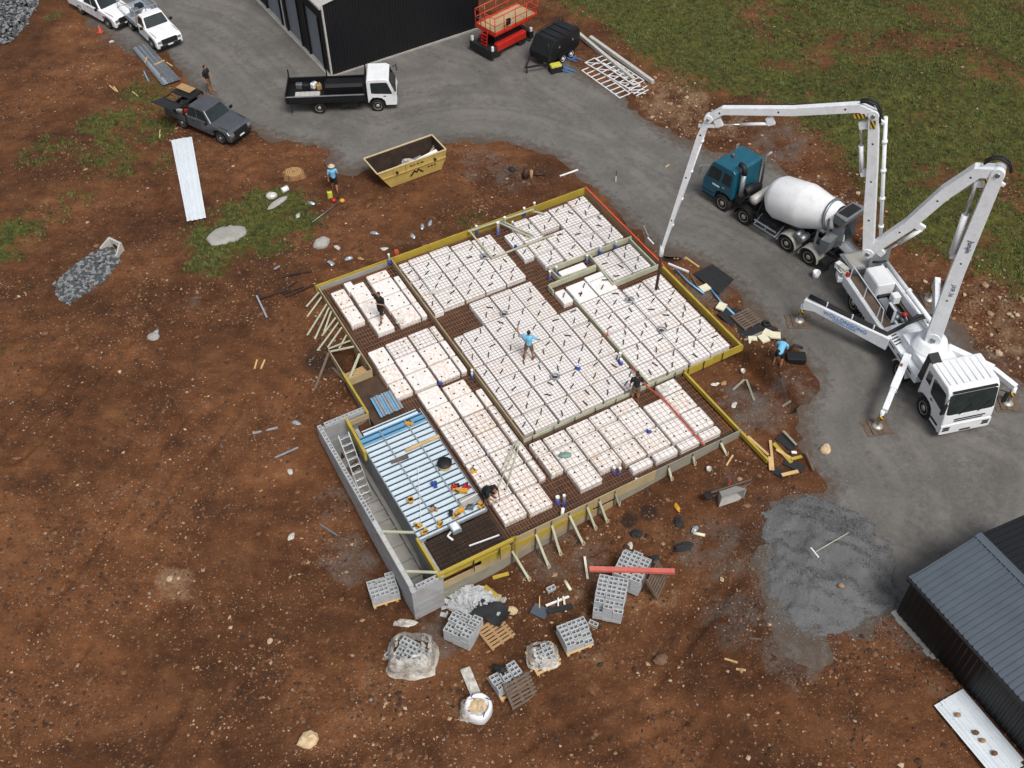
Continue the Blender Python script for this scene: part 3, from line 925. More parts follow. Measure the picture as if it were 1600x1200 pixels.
MB().m('black_clad').prism([(.02, LH), (LW - .02, LH), (LW / 2, LH + 1.0)], 'y', .0, .04).build('gable', sh)

c0 = P(1400, 958); c1 = P(1600, 1185)
ang = math.atan2(c1[1] - c0[1], c1[0] - c0[0])
s2 = thing('small_shed', 'small black steel shed with blue grey ribbed roof beside the gravel heap', 'shed', (c0[0], c0[1], 0), ang)
L2, W2, H2, RH = 9.0, 6.2, 2.5, 3.05      # local x along the eave, y (left) across
mb = MB().m('black_clad')
ribbed(mb, (0, 0), (L2, 0), .1, H2, (0, -1), .25)
ribbed(mb, (0, W2), (0, 0), .1, H2, (-1, 0), .25)
mb.box(.04, L2 - .04, .04, W2 - .04, .08, H2 - .03)
mb.build('wall', s2)
MB().m('black_clad').prism([(.02, H2), (W2 - .02, H2), (W2 / 2, RH)], 'x', .0, .05).build('gable', s2)
for nm, y0, y1, za, zb, mt in (('roof', -.12, W2 / 2, H2, RH, 'blue_grey_roof'), ('roof', W2 / 2, W2 + .12, RH, H2, 'black_clad')):  # far slope coloured black: shade of facing away is painted in
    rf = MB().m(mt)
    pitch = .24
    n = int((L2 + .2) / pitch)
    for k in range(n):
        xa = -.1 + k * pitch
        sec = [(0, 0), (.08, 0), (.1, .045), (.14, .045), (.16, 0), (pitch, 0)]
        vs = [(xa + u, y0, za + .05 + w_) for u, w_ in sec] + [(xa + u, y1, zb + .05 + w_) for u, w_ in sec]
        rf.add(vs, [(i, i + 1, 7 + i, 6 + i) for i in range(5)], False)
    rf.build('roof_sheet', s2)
MB().m('blue_grey_roof').prism([(W2 / 2 - .17, RH + .075), (W2 / 2, RH + .125), (W2 / 2 + .17, RH + .075), (W2 / 2, RH + .105)], 'x', -.12, L2).build('ridge_cap', s2)
MB().m('blue_grey_roof').box(-.14, -.1, -.12, W2 / 2, H2 - .12, H2 + .06).build('barge_board', s2)
MB().m('black_paint').box(-.12, L2, -.24, -.12, H2 - .06, H2 + .05).build('gutter', s2)
mb = MB().m('concrete')
for k in range(30):
    mb.box(k * .3 - .1, k * .3 + .2, -.1 - R.random() * .16, .05, -.4, .05 + R.random() * .03)
mb.box(-.1, L2, .05, W2, -.4, .06)
mb.build('footing', s2)


# ================================================================ slab under construction
PT = .35                                   # pod top
mb = MB().m('film')
mb.add([tuple(S(*q, .0)) for q in [(-.25, -.2), (13.72, -.2), (13.72, 9), (-.25, 9)]], [(0, 1, 2, 3)])
for q in ([(-.25, 9), (13.72, 9), (13.72, 15.7), (-.25, 15.7)], [(13.72, 3.15), (17.98, 3.15), (17.98, 14.85), (13.72, 14.85)], [(6.5, 15.7), (9.4, 15.7), (9.4, 17.0), (6.5, 17.0)], [(16.12, 14.85), (17.98, 14.85), (17.98, 18.05), (16.12, 18.05)]):
    mb.add([tuple(S(*p_, .0)) for p_ in q], [(0, 1, 2, 3)])
tag(mb.build('slab_bed'), kind='structure')


def podmesh(la, lb, holes, seed):
    """foam pod: chamfered block, open cell ribs on the sides, core holes on top"""
    r = random.Random(seed)
    mb = MB().m('foam_stained' if holes else 'foam')
    x0, x1, y0, y1 = -la / 2, la / 2, -lb / 2, lb / 2
    ch = .035

    def ring(i, z):
        return [(x0 + i + ch, y0 + i, z), (x1 - i - ch, y0 + i, z), (x1 - i, y0 + i + ch, z), (x1 - i, y1 - i - ch, z), (x1 - i - ch, y1 - i, z), (x0 + i + ch, y1 - i, z), (x0 + i, y1 - i - ch, z), (x0 + i, y0 + i + ch, z)]
    mb.loft([ring(0, .03), ring(0, PT - .02), ring(.02, PT)], True)
    if holes and la > .5 and lb > .5:
        mb.m('black_plastic')
        for sx in (-.27, .27):
            for sy in (-.27, .27):
                if r.random() < .82:
                    mb.lathe((sx * la + r.uniform(-.05, .05), sy * lb + r.uniform(-.05, .05), PT - .01), (0, 0, 1), [(0, .036), (.03, .042), (.025, .02)], 8)
    elif holes:
        mb.m('black_plastic')
        mb.lathe((r.uniform(-.2, .2) * la, r.uniform(-.1, .1) * lb, PT - .01), (0, 0, 1), [(0, .034), (.03, .04), (.025, .02)], 8)
    return mb


ORD = ['first', 'second', 'third', 'fourth', 'fifth', 'sixth', 'seventh', 'eighth', 'ninth', 'tenth', 'eleventh', 'twelfth']
PODS = []
BAYS = {
    'nw': ('bay behind the skip', 0, [((6.2, 7.3), [.4, 1.3, 2.42, 3.4, 4.38]), ((7.37, 8.5), [.3, .72, 1.98, 3.18, 4.4]), ((8.58, 9.68), [.12, .68, 1.94, 3.12, 4.4]), ((9.76, 10.92), [.15, .68, 1.9, 3.1, 4.4]), ((11.0, 11.5), [.2, .6, 1.75, 2.95, 4.55])]),
    'n': ('far corner bay', 0, [((.14, 1.2), [.14, .75, 1.95, 3.13, 4.25]), ((1.29, 2.48), [.2, .85, 2.04, 3.15, 4.25]), ((2.58, 3.75), [.28, .85, 2.02, 3.2, 4.4]), ((3.83, 4.93), [.2, .75, 1.85, 3.15, 4.22]), ((5.0, 5.6), [.92, 2.05, 3.22])]),
    'box': ('small boxed bay', 0, [((.17, 1.25), [4.8, 5.9, 6.88]), ((1.33, 2.5), [4.8, 5.9, 6.92])]),
    'e': ('bay beside the yellow beam', 0, [((.15, 1.27), [7.55, 8.75, 9.95, 11.15, 12.37, 13.55]), ((1.35, 2.5), [7.6, 8.75, 9.95, 11.15, 12.37, 13.58]), ((2.58, 3.7), [5.86, 6.3, 7.45, 8.75, 9.95, 11.15, 12.37, 13.55]), ((3.78, 4.86), [6.0, 7.45, 8.75, 9.95, 11.15, 12.37, 13.5]), ((5.02, 5.56), [6.05, 7.12])]),
    'c': ('middle bay', 0, [((5.12, 6.12), [7.52, 8.7, 9.9, 11.1, 12.32, 13.52]), ((6.2, 7.3), [4.7, 5.08, 6.3, 7.5, 8.7, 9.9, 11.1, 12.32, 13.55]), ((7.37, 8.52), [4.66, 5.08, 6.3, 7.5, 8.7, 9.9, 11.1, 12.32, 13.55]), ((8.6, 9.7), [4.64, 5.08, 6.3, 7.5, 8.7, 9.9, 11.1, 12.32, 13.54]), ((9.78, 10.93), [6.36, 7.5, 8.7, 9.9, 11.1, 12.32, 13.52]), ((11.0, 11.5), [6.4, 7.5, 8.7, 9.9, 11.1, 12.32, 13.45])]),
    'w': ('far left bay', 1, [((11.86, 12.14), [.93, 2.05, 3.2, 4.42]), ((12.22, 13.34), [.2, .85, 2.05, 3.2, 4.4]), ((13.62, 14.5), [.45, 1.9, 3.15, 4.36]), ((14.68, 15.4), [.45, 1.85, 3.2])]),
    'w2': ('left middle bay', 1, [((11.88, 12.16), [5.16, 6.3, 7.5, 8.7]), ((12.24, 13.3), [5.13, 6.3, 7.5, 8.7]), ((13.42, 14.55), [5.14, 6.3, 7.5, 8.65]), ((14.66, 15.5), [5.2, 6.5, 7.6, 8.63])]),
    'l': ('long bay beside the steel deck', 1, [((11.84, 12.16), [9.95, 11.15, 12.35, 13.55, 14.75, 15.95]), ((12.3, 13.4), [9.0, 9.95, 11.15, 12.35, 13.55, 14.75, 15.95, 17.3]), ((13.52, 14.58), [8.75, 9.92, 11.1, 12.35, 13.55, 14.75, 15.95, 17.2])]),
    's': ('near right bay', 1, [((3.76, 4.82), [13.88, 14.66, 15.88, 17.12]), ((4.9, 6.0), [14.62, 15.92, 17.15]), ((6.1, 7.3), [13.9, 14.56, 15.93, 17.12]), ((7.38, 8.48), [13.94, 14.74, 15.95, 17.1]), ((8.56, 9.7), [13.96, 14.76, 15.97, 16.9]), ((9.8, 10.9), [13.97, 14.77, 16.0, 17.3]), ((11.0, 11.6), [13.95, 14.75, 16.02])]),
}
CH = []
for bk, (bn, holes, cols) in BAYS.items():
    for ci, ((b0, b1), av) in enumerate(cols):
        for k in range(len(av) - 1):
            a0, a1 = av[k] + .045, av[k + 1] - .045
            if bk == 'n' and ci == 2 and k == 1:
                a1 -= .3
            ca, cb = (a0 + a1) / 2, (b0 + b1) / 2
            o = podmesh(a1 - a0, b1 - b0, holes, len(PODS)).build('foam_pod', loc=S(ca + R.uniform(-.015, .015), cb + R.uniform(-.015, .015), R.uniform(-.004, .006)), rz=YAW + R.uniform(-.008, .008))
            tag(o, f'white foam pod, {bn}, {ORD[ci]} column, {ORD[k]} from far end', 'foam pod', 'foam pods of the ' + bn)
            PODS.append((a0, a1, b0, b1))
            if not holes and a1 - a0 > .5 and b1 - b0 > .4:
                sp = [(.28, .3), (.72, .68)] if b1 - b0 > .7 else [(.5, .5)]
                for qi, (u, w_) in enumerate(sp):
                    CH.append((f'{bn}, {ORD[ci]} column, {ORD[k]} pod, ' + (('far one', 'near one')[qi] if len(sp) > 1 else 'only one'), bn, a0 + (a1 - a0) * (u + R.uniform(-.08, .08)), b0 + (b1 - b0) * (w_ + R.uniform(-.08, .08))))
for (a0, a1, b0, b1), lab in [((17.22, 17.62, 3.78, 4.8), 'short foam offcut pod at the right end of the near edge'), ((17.22, 17.62, 4.9, 5.95), 'second short foam offcut pod from the right along the near edge'), ((17.2, 17.6, 6.1, 7.25), 'third short foam offcut pod from the right along the near edge'), ((17.2, 17.58, 7.4, 8.45), 'fourth short foam offcut pod from the right along the near edge'), ((4.85, 5.32, 3.1, 4.6), 'narrow foam strip between the pale timber forms'), ((.15, .85, 14.15, 14.55), 'small foam offcut block at the far left corner of the slab'), ((14.7, 15.0, 11.05, 11.1), '')]:
    if lab:
        o = podmesh(a1 - a0, b1 - b0, 0, 900).build('foam_offcut', loc=S((a0 + a1) / 2, (b0 + b1) / 2, 0), rz=YAW)
        tag(o, lab, 'foam offcut')
        PODS.append((a0, a1, b0, b1))

# black plastic bar-chair strips lying on the mesh
cm = MB().m('black_plastic')
cm.prism([(-.17, 0), (.17, 0), (.15, .05), (.1, .02), (.05, .05), (0, .02), (-.05, .05), (-.1, .02), (-.15, .05)], 'y', -.022, .022)
cmesh = cm.mesh('bar_chair')
for nm, bn, a, b in CH[:290]:
    o = bpy.data.objects.new('bar_chair', cmesh)
    COL.objects.link(o)
    o.location = S(a, b, PT + .052)
    o.rotation_euler.z = rad(72 + R.gauss(0, 16) if R.random() < .8 else R.uniform(-20, 160))
    tag(o, 'black bar chair, ' + nm, 'bar chair', 'bar chairs of the ' + bn)


# reinforcing mesh: real crossed bars
def bars(segs, z, t, mat, name):
    """segs: (a0,b0,a1,b1) axis aligned in slab coordinates"""
    V, F = [], []
    for a0, b0, a1, b1 in segs:
        ax = 0 if abs(a1 - a0) > abs(b1 - b0) else 1
        h = t / 2
        da, db = (0, h) if ax == 0 else (h, 0)
        zz = z + (0 if ax == 0 else t)
        k = len(V)
        for (a, b) in ((a0, b0), (a1, b1)):
            for sa, sz in ((-1, -1), (1, -1), (1, 1), (-1, 1)):
                q = S(a + sa * da, b + sa * db, zz + sz * h)
                V.append(q[:])
        F += [(k, k + 1, k + 5, k + 4), (k + 1, k + 2, k + 6, k + 5), (k + 2, k + 3, k + 7, k + 6), (k + 3, k, k + 4, k + 7)]
    o = bpy.data.objects.new(name, npmesh(name, np.array(V), np.array(F), [mat]))
    COL.objects.link(o)
    return o


def grid(rects, sp):
    seg = []
    for a0, a1, b0, b1 in rects:
        n = int(round((b1 - b0) / sp)); m = int(round((a1 - a0) / sp))
        for k in range(n + 1):
            b = b0 + (b1 - b0) * k / n
            seg.append((a0 - .03, b, a1 + .03, b))
        for k in range(m + 1):
            a = a0 + (a1 - a0) * k / m
            seg.append((a, b0 - .03, a, b1 + .03))
    return seg


for nm, rects, sp in [('bay behind the skip', [(.1, 4.45, 6.15, 11.5)], .2), ('far corner bay', [(.15, 4.3, .15, 5.5)], .2), ('small boxed bay', [(4.8, 6.9, .2, 2.45)], .2), ('bay beside the yellow beam', [(7.5, 13.55, .2, 4.9)], .22), ('middle bay', [(4.65, 13.55, 6.2, 9.7), (7.5, 13.55, 5.1, 6.15), (6.35, 13.5, 9.75, 11.5)], .17), ('near right bay', [(13.95, 17.6, 3.8, 11.6)], .24), ('long bay beside the steel deck', [(11.2, 17.3, 11.9, 14.6)], .24), ('left middle bay', [(5.2, 6.3, 11.9, 14.5)], .22)]:
    o = bars(grid(rects, sp), PT + .03, .0085, 'rebar', 'reinforcing_mesh')
    tag(o, 'rusty reinforcing mesh laid over the foam pods of the ' + nm, 'steel mesh')
# trench mesh in the gaps between pods
seg = []
for b in np.arange(-.1, 15.6, .14):
    hi = 17.9 if 3.2 < b < 14.8 else 13.6
    st_ = None
    for a in np.arange(-.1, hi, .1):
        free = not any(p[0] - .02 < a < p[1] + .02 and p[2] - .02 < b < p[3] + .02 for p in PODS)
        if free and st_ is None:
            st_ = a
        if (not free or a + .1 >= hi) and st_ is not None:
            if a - st_ > .15:
                seg.append((st_, b, a, b))
            st_ = None
for a in np.arange(0, 17.9, .28):
    st_ = None
    lo, hi = (-.1 if a < 13.6 else 3.2), (15.6 if a < 9 else 14.7)
    for b in np.arange(lo, hi, .1):
        free = not any(p[0] - .02 < a < p[1] + .02 and p[2] - .02 < b < p[3] + .02 for p in PODS)
        if free and st_ is None:
            st_ = b
        if (not free or b + .1 >= hi) and st_ is not None:
            if b - st_ > .15:
                seg.append((a, st_, a, b))
            st_ = None
mk('rebar_rust', '#8a5c40', .8, .1, .3, 4)
o = bars(seg, .17, .018, 'rebar_rust', 'beam_cage')
tag(o, 'rusty trench mesh in the dark beam gaps between the pods', 'steel mesh')
o = bars(grid([(16.25, 17.95, 14.95, 17.85)], .12) + grid([(16.25, 17.95, 14.95, 17.85)], .21), .24, .014, 'rebar_dark', 'pit_mesh')
tag(o, 'dense dark steel mesh in the pit beside the steel deck', 'steel mesh')


# ---------------------------------------------------------------- formwork
FT = .47


def form(name, label, loc, cat='formwork'):
    return thing(name, label, cat, loc)


def brd(par, a0, b0, a1, b1, z0, z1, t, mat, name='board', seg=None):
    L = math.hypot(a1 - a0, b1 - b0)
    n = seg or max(1, int(L / 3.6 + .4))
    for k in range(n):
        u0, u1 = k / n, (k + 1) / n
        q0 = S(a0 + (a1 - a0) * u0, b0 + (b1 - b0) * u0); q1 = S(a0 + (a1 - a0) * u1, b0 + (b1 - b0) * u1)
        d = (q1 - q0).normalized() * .004
        j = R.uniform(-.012, .012)
        zc = (z0 + z1) / 2 + j
        mb = MB().m(mat)
        mb.bar((q0 + d)[:2] + (zc,), (q1 - d)[:2] + (zc,), t, z1 - z0)
        mb.build(name, par, True)


def brace(par, p0, p1, w=.09, h=.045, mat='treated_pine', name='brace'):
    MB().m(mat).bar(p0, p1, w, h).build(name, par, True)


f = form('edge_form', 'yellow ply edge form along the skip side of the slab', S(-.3, 8))
brd(f, -.3, -.25, -.3, 7.0, .0, FT, .05, 'form_yellow')
brd(f, -.3, 7.0, -.3, 15.9, -.05, FT, .05, 'form_yellow')
brd(f, -.25, 11.75, -.25, 15.7, .05, .34, .03, 'concrete', 'kickboard')
for b in np.arange(.6, 15.6, 1.45):
    q = S(-.37, b)
    MB().m('pine').bar((q.x, q.y, -.2), (q.x, q.y, FT - .05), .05, .05).build('stake', f, True)
f = form('edge_form', 'orange topped edge form facing the concrete truck', S(5, -.25))
brd(f, -.3, -.25, 7.3, -.25, .02, FT - .06, .05, 'form_ply')
brd(f, -.3, -.27, 7.3, -.27, FT - .06, FT + .04, .09, 'orange_edge', 'orange_capping')
f = form('edge_beam', 'yellow laminated timber beam form along the right edge of the slab', S(10, -.25))
brd(f, 7.3, -.22, 13.85, -.22, .05, FT, .11, 'form_yellow', 'beam', 2)
brd(f, 7.3, -.35, 13.85, -.35, .02, .30, .08, 'form_yellow', 'beam', 2)
f = form('edge_form', 'short yellow ply edge form beneath the bay beside the yellow beam', S(13.8, 1.5))
brd(f, 13.83, -.3, 13.83, 3.1, .0, FT, .05, 'form_yellow', seg=2)
for b in (.9, 2.0, 2.9):
    q = S(13.9, b)
    MB().m('dark_steel').bar((q.x, q.y, -.3), (q.x, q.y, FT + .1), .03, .03).build('steel_peg', f, True)
f = form('long_beam', 'long yellow timber beam running past the near right corner of the slab', S(16, 3.1))
q0, q1 = S(13.9, 3.12), S(19.9, 2.98)
MB().m('form_yellow').bar((q0.x, q0.y, .30), (q1.x, q1.y, .22), .10, .24).build('beam', f, True)
MB().m('form_yellow').bar((q0.x + .1, q0.y + .04, .14), (q1.x + .1, q1.y + .04, .06), .12, .12).build('beam', f, True)
f = form('inner_form', 'long timber form dividing the left bays from the middle bays', S(6, 11.7))
brd(f, -.3, 11.68, 13.75, 11.68, .06, FT + .03, .045, 'form_ply')
brd(f, -.3, 11.74, 13.75, 11.74, .06, .30, .035, 'old_timber', 'rail')
f = form('inner_form', 'pale timber form between the middle bays and the near right bay', S(13.75, 7))
brd(f, 13.73, 3.1, 13.73, 11.72, .2, FT - .02, .05, 'treated_pine')
brd(f, 13.77, 3.1, 13.77, 11.72, .06, .26, .03, 'old_timber', 'rail')
for b in np.arange(3.6, 11.5, 1.1):
    q = S(13.82, b)
    MB().m('dark_steel').bar((q.x, q.y, 0), (q.x, q.y, FT + .12), .03, .03).build('steel_peg', f, True)
f = form('box_form', 'pale green timber box form around the wet area pods', S(5.5, 2.5))
for a0, b0, a1, b1 in [(4.52, -.15, 4.52, 4.95), (4.52, 2.55, 7.12, 2.72), (7.08, -.1, 7.12, 2.75), (4.6, .02, 7.0, .02), (4.5, 4.92, 5.4, 4.85), (5.42, 4.85, 5.5, 2.7), (5.58, 5.58, 5.58, 2.75), (5.6, 5.62, 6.1, 5.62)]:
    brd(f, a0, b0, a1, b1, .16, FT + .01, .07, 'treated_pine', seg=1)
f = form('inner_form', 'pale timber form between the middle bay and the bay beside yellow beam', S(10, 5))
brd(f, 7.06, 4.98, 13.76, 5.0, .16, FT + .0, .07, 'treated_pine')
f = form('service_frame', 'pale timber pegged frame holding drain pipes near the skip', S(1, 6))
for a0, b0, a1, b1 in [(-.12, 7.1, 2.4, 7.1), (-.15, 7.2, -.05, 3.2), (2.35, 7.1, 2.3, 3.3), (0, 5.4, 1.9, 4.5), (.0, 5.2, 1.9, 4.3), (.1, 3.3, .6, 2.9)]:
    brd(f, a0, b0, a1, b1, FT - .02, FT + .04, .08, 'treated_pine', 'rail', 1)
# near edge: braced form over falling ground
f = form('braced_form', 'braced ply edge form along the near edge of the slab', S(18.05, 9))
brd(f, 18.05, 3.0, 18.05, 7.6, .0, FT, .04, 'form_grey')
brd(f, 18.05, 7.6, 18.05, 10.8, -.12, FT, .04, 'form_ply')
brd(f, 18.05, 10.8, 18.05, 14.7, .08, FT, .04, 'form_ply')
brd(f, 18.06, 10.8, 18.06, 16.2, -.28, .07, .05, 'form_yellow')
brd(f, 18.05, 9.6, 18.05, 18.0, -.72, -.29, .04, 'form_ply')
brd(f, 18.03, 9.6, 18.03, 18.0, -1.5, -.73, .04, 'form_grey')
brd(f, 18.05, 7.6, 18.05, 9.6, -.7, -.13, .04, 'form_grey', seg=1)
brd(f, 18.05, 3.0, 18.05, 7.6, -.4, -.01, .04, 'form_grey')
for (x0, y0), (x1, y1), z in [((1122, 687), (1136, 712), .3), ((1078, 707), (1086, 727), .3), ((1040, 725), (1050, 751), .3), ((957, 765), (968, 790), .3), ((932, 777), (949, 817), .3), ((913, 786), (931, 828), .3), ((885, 799), (912, 852), .3), ((857, 813), (876, 868), .2), ((832, 827), (858, 888), .1), ((805, 868), (828, 908), -.3)]:
    p1 = T(x1, y1)
    q = P(x0, y0, z)
    a, b = toab(q[0], q[1])
    p0 = S(18.1, b, z)
    brace(f, p0, p1, .10, .05)
    d = Vector((p1.x - p0.x, p1.y - p0.y, 0))
    brace(f, (p0.x + .04, p0.y, p0.z - .45), (p1.x + .05, p1.y + .02, p1.z + .03), .08, .04, 'form_grey')
    MB().m('pine').bar((p1.x, p1.y, p1.z - .2), (p1.x + .02, p1.y, p1.z + .25), .05, .04).build('stake', f, True)
    MB().m('old_timber').bar((p0.x, p0.y, gz(p0.x, p0.y) - .1), (p0.x, p0.y, FT - .02), .07, .045).build('stud', f, True)
f = form('pit_form', 'yellow timber rails boxing the dark mesh pit next to the steel deck', S(17, 18.1))
brd(f, 18.12, 14.6, 18.12, 18.2, FT - .02, FT + .12, .14, 'form_yellow', 'top_rail', 1)
brd(f, 18.16, 14.9, 18.16, 18.1, .22, .33, .06, 'form_yellow', 'rail', 1)
brd(f, 16.1, 18.12, 18.2, 18.12, .10, FT + .06, .10, 'form_yellow', 'rail', 1)
for b in (15.4, 16.6):
    q = S(18.24, b)
    MB().m('black_paint').bar((q.x, q.y, -.1), (q.x, q.y, FT + .05), .22, .03).build('clamp_plate', f, True)
q = S(18.3, 14.65)
MB().m('form_yellow').bar((q.x, q.y, -.5), (q.x, q.y, FT + .45), .07, .07).build('post', f, True)
# far left edge
f = form('braced_form', 'ply edge form with green braces along the left edge of the slab', S(3, 15.8))
brd(f, -.3, 15.8, 6.45, 15.8, -.55, FT, .045, 'form_ply')
for (x0, y0), (x1, y1) in [((507, 462), (480, 495)), ((511, 475), (480, 524)), ((521, 485), (506, 520)), ((528, 495), (503, 525)), ((538, 510), (512, 543)), ((540, 535), (513, 545)), ((503, 455), (478, 480)), ((516, 480), (492, 530)), ((533, 502), (496, 548)), ((545, 522), (524, 555))]:
    q = P(x0, y0, .3); a, b = toab(q[0], q[1])
    p1 = T(x1, y1)
    brace(f, S(a, 15.86, .3), p1, .08, .045)
for a in (.5, 1.6, 2.7, 3.8, 4.9, 6.0):
    q = S(a, 15.85)
    MB().m('old_timber').bar((q.x, q.y, gz(*S(a, 16.0)[:2]) - .1), (q.x, q.y, FT), .07, .045).build('stud', f, True)
f = form('stair_form', 'yellow edged stair well form beside the block wall', S(6.5, 17))
brd(f, 4.2, 17.05, 6.0, 17.05, -.7, FT - .05, .045, 'form_ply', seg=1)
brd(f, 6.0, 17.05, 8.85, 17.05, -.9, FT - .2, .045, 'form_grey', seg=1)
brd(f, 6.0, 17.07, 8.85, 17.07, FT - .18, FT + .03, .10, 'form_yellow', 'rail', 1)
brd(f, 6.48, 15.8, 6.48, 17.05, -.3, FT - .02, .045, 'form_ply', seg=1)
brd(f, 8.86, 17.05, 8.86, 18.0, .1, FT - .05, .05, 'form_ply', seg=1)
brd(f, 8.7, 18.06, 10.9, 18.12, -.1, FT + .04, .12, 'form_yellow', 'rail', 1)
for k in range(6):
    p0, p1 = S(5.5 + .16 * k, 15.9, .1 - .12 * (5 - k) * .5), S(5.55 + .16 * k, 16.95, .08 - .12 * (5 - k) * .5)
    MB().m('pine').bar(p0, p1, .05, .09).build('tread_form', f, True)
brace(f, S(4.6, 15.9, .4), S(4.3, 17.0, .35), .09, .045)
brace(f, S(5.2, 15.86, .42), S(6.2, 16.98, -.1), .12, .05)
brace(f, S(4.3, 17.1, .3), T(492, 608), .12, .05, 'old_timber')
brace(f, S(6.3, 17.1, .2), T(520, 575), .12, .05, 'old_timber')

# ---------------------------------------------------------------- basement: block wall, room wall, trench
w = thing('block_wall', 'grey hollow concrete block retaining wall left of the steel deck', 'block wall', S(13, 19.3))
WT, WO = .45, 19.38
mt = NT('block_courses')
v = mt.coord('Object')
br = mt.n('TexBrick')
br.inputs['Scale'].default_value = 1.0; br.inputs['Brick Width'].default_value = .4; br.inputs['Row Height'].default_value = .2; br.inputs['Mortar Size'].default_value = .008
br.inputs['Color1'].default_value = (.40, .41, .42, 1); br.inputs['Color2'].default_value = (.33, .34, .35, 1); br.inputs['Mortar'].default_value = (.22, .22, .22, 1)
mp = mt.n('Mapping'); mp.inputs['Rotation'].default_value = (rad(90), 0, 0)
mt.l(v, mp.inputs[0]); mt.l(mp.outputs[0], br.inputs[0])
st_ = mt.ramp(mt.noise(.9, 6, .7, v), [(.48, (0, 0, 0)), (.75, (.6, .6, .6))])
mt.l(mt.mix(st_, br.outputs[0], (.20, .165, .14)), mt.b.inputs['Base Color'])
mt.b.inputs['Roughness'].default_value = .9
mt.bump(mt.math('ADD', br.outputs[1], mt.noise(40, 3, .6, v)), .35, .01)
MATS['block_courses'] = mt.m


def abbox(mb, a0, a1, b0, b1, z0, z1):
    q = [S(a0, b0, z0), S(a1, b0, z0), S(a1, b1, z0), S(a0, b1, z0)]
    return mb.hexa(q + [Vector((p.x, p.y, z1)) for p in q])


def wallpart(a0, a1, b0, b1, z0, z1, mat, name, par):
    """axis-aligned wall piece carried by its own rotated frame so courses run level"""
    mb = MB().m(mat)
    mb.box(-(a1 - a0) / 2, (a1 - a0) / 2, -(b1 - b0) / 2, (b1 - b0) / 2, z0, z1)
    o = mb.build(name, par)
    c = S((a0 + a1) / 2, (b0 + b1) / 2)
    o.location = (c.x - par.location.x, c.y - par.location.y, 0)
    o.rotation_euler.z = YAW
    return o


wallpart(8.37, 18.2, WO - .2, WO, -2.6, WT - .2, 'block_courses', 'lower_courses', w)
wallpart(17.99, 18.2, 18.02, WO - .2, -2.6, WT - .2, 'block_courses', 'end_wall', w)
wallpart(8.37, 8.58, 17.05, WO - .2, -2.6, WT - .2, 'block_courses', 'end_wall', w)


def hollow(L=.385, W=.19, H=.19, mat='block', n=2):
    mb = MB().m(mat)
    t = .035
    x0, x1, y0, y1 = -L / 2, L / 2, -W / 2, W / 2
    mb.box(x0, x1, y0, y0 + t, 0, H); mb.box(x0, x1, y1 - t, y1, 0, H)
    for k in range(n + 1):
        c = x0 + t / 2 + (L - t) * k / n
        mb.box(c - t / 2, c + t / 2, y0 + t + .001, y1 - t - .001, 0, H - .003)
    mb.m('black_plastic').box(x0 + t, x1 - t, y0 + t, y1 - t, .002, .012)  # black plate added as painted shade down inside the cores
    return mb


HB = hollow().mesh('block')
for k in range(24):
    a = 8.6 + k * .4
    if a > 18.1:
        break
    capped = a > 14.3
    o = bpy.data.objects.new('block', HB)
    if capped:
        mb = MB().m('block'); mb.box(-.195, .195, -.1, .1, 0, .2)
        if R.random() < .6:
            mb.m('pale_roof').cbox((0, 0, .21), .3, .17, .02, R.uniform(-.1, .1))
        o = bpy.data.objects.new('block', mb.mesh('block'))
    COL.objects.link(o); o.parent = w
    q = S(a, WO - .1, WT - .198)
    o.location = (q.x - w.location.x, q.y - w.location.y, q.z); o.rotation_euler.z = YAW
for a, b, n_ in ((8.475, 17.25, 5), (18.095, 18.12, 3)):
    for k in range(n_):
        o = bpy.data.objects.new('block', HB)
        COL.objects.link(o); o.parent = w
        q = S(a, b + .4 * k, WT - .198)
        o.location = (q.x - w.location.x, q.y - w.location.y, q.z); o.rotation_euler.z = YAW + rad(90)
rw = thing('room_wall', 'grey basement room wall under the left edge of the steel deck', 'wall', S(13, 17.9))
wallpart(9.2, 16.14, 17.75, 17.92, -2.5, .14, 'block_courses', 'wall_face', rw)
wallpart(16.14, 17.98, 17.88, 18.1, -2.5, .12, 'block_courses', 'wall_face', rw)
wallpart(9.2, 16.13, 17.92, 18.1, -2.5, -1.9, 'concrete', 'footing', rw)
o = MB().m('concrete')
abbox(o, 8.5, 18.05, 17.9, 19.25, -2.4, -2.2)
tag(o.build('trench_floor', world=True, loc=S(13, 18.5, -2.3)), kind='structure')
for k, a in enumerate((11.6, 12.2, 12.8, 13.4, 14.3, 15.2, 16.1, 17.0)):
    q = S(a, 18.65)
    tag(MB().m('concrete').bar(S(a, 18.1, -2.13), S(a, 19.15, -2.13), .1, .12).build('sleeper', world=True, loc=S(a, 18.6, -2.2)), f'grey sleeper across the basement trench floor, {ORD[k]} from the ladder', 'sleeper', 'sleepers on the trench floor')
for (a0, a1, lab) in ((14.2, 15.6, 'upper'), (16.4, 17.2, 'lower')):
    tag(MB().m('treated_pine').bar(S(a0 + .9, 19.2, WT + .05), S(a0 + 1.6, 18.1, FT + .05), .10, .06).build('prop', world=True, loc=S(a0, 18.6)), f'{lab} timber prop spanning the trench from block wall to yellow rail', 'prop')
lad = thing('ladder', 'aluminium ladder with flat treads leaning in the basement trench', 'ladder', S(10, 18.5, -2.2))
p0, p1 = S(9.5, 18.55, .55), S(11.6, 18.55, -2.1)
for sgn in (-1, 1):
    off = Vector((EB[0], EB[1], 0)) * (.24 * sgn)
    MB().m('alloy').bar(p0 + off, p1 + off, .04, .10).build('rail', lad, True)
for k in range(10):
    c = p0.lerp(p1, (k + .5) / 10)
    off = Vector((EB[0], EB[1], 0)) * .22
    MB().m('alloy').bar(c - off, c + off, .12, .025).build('tread', lad, True)
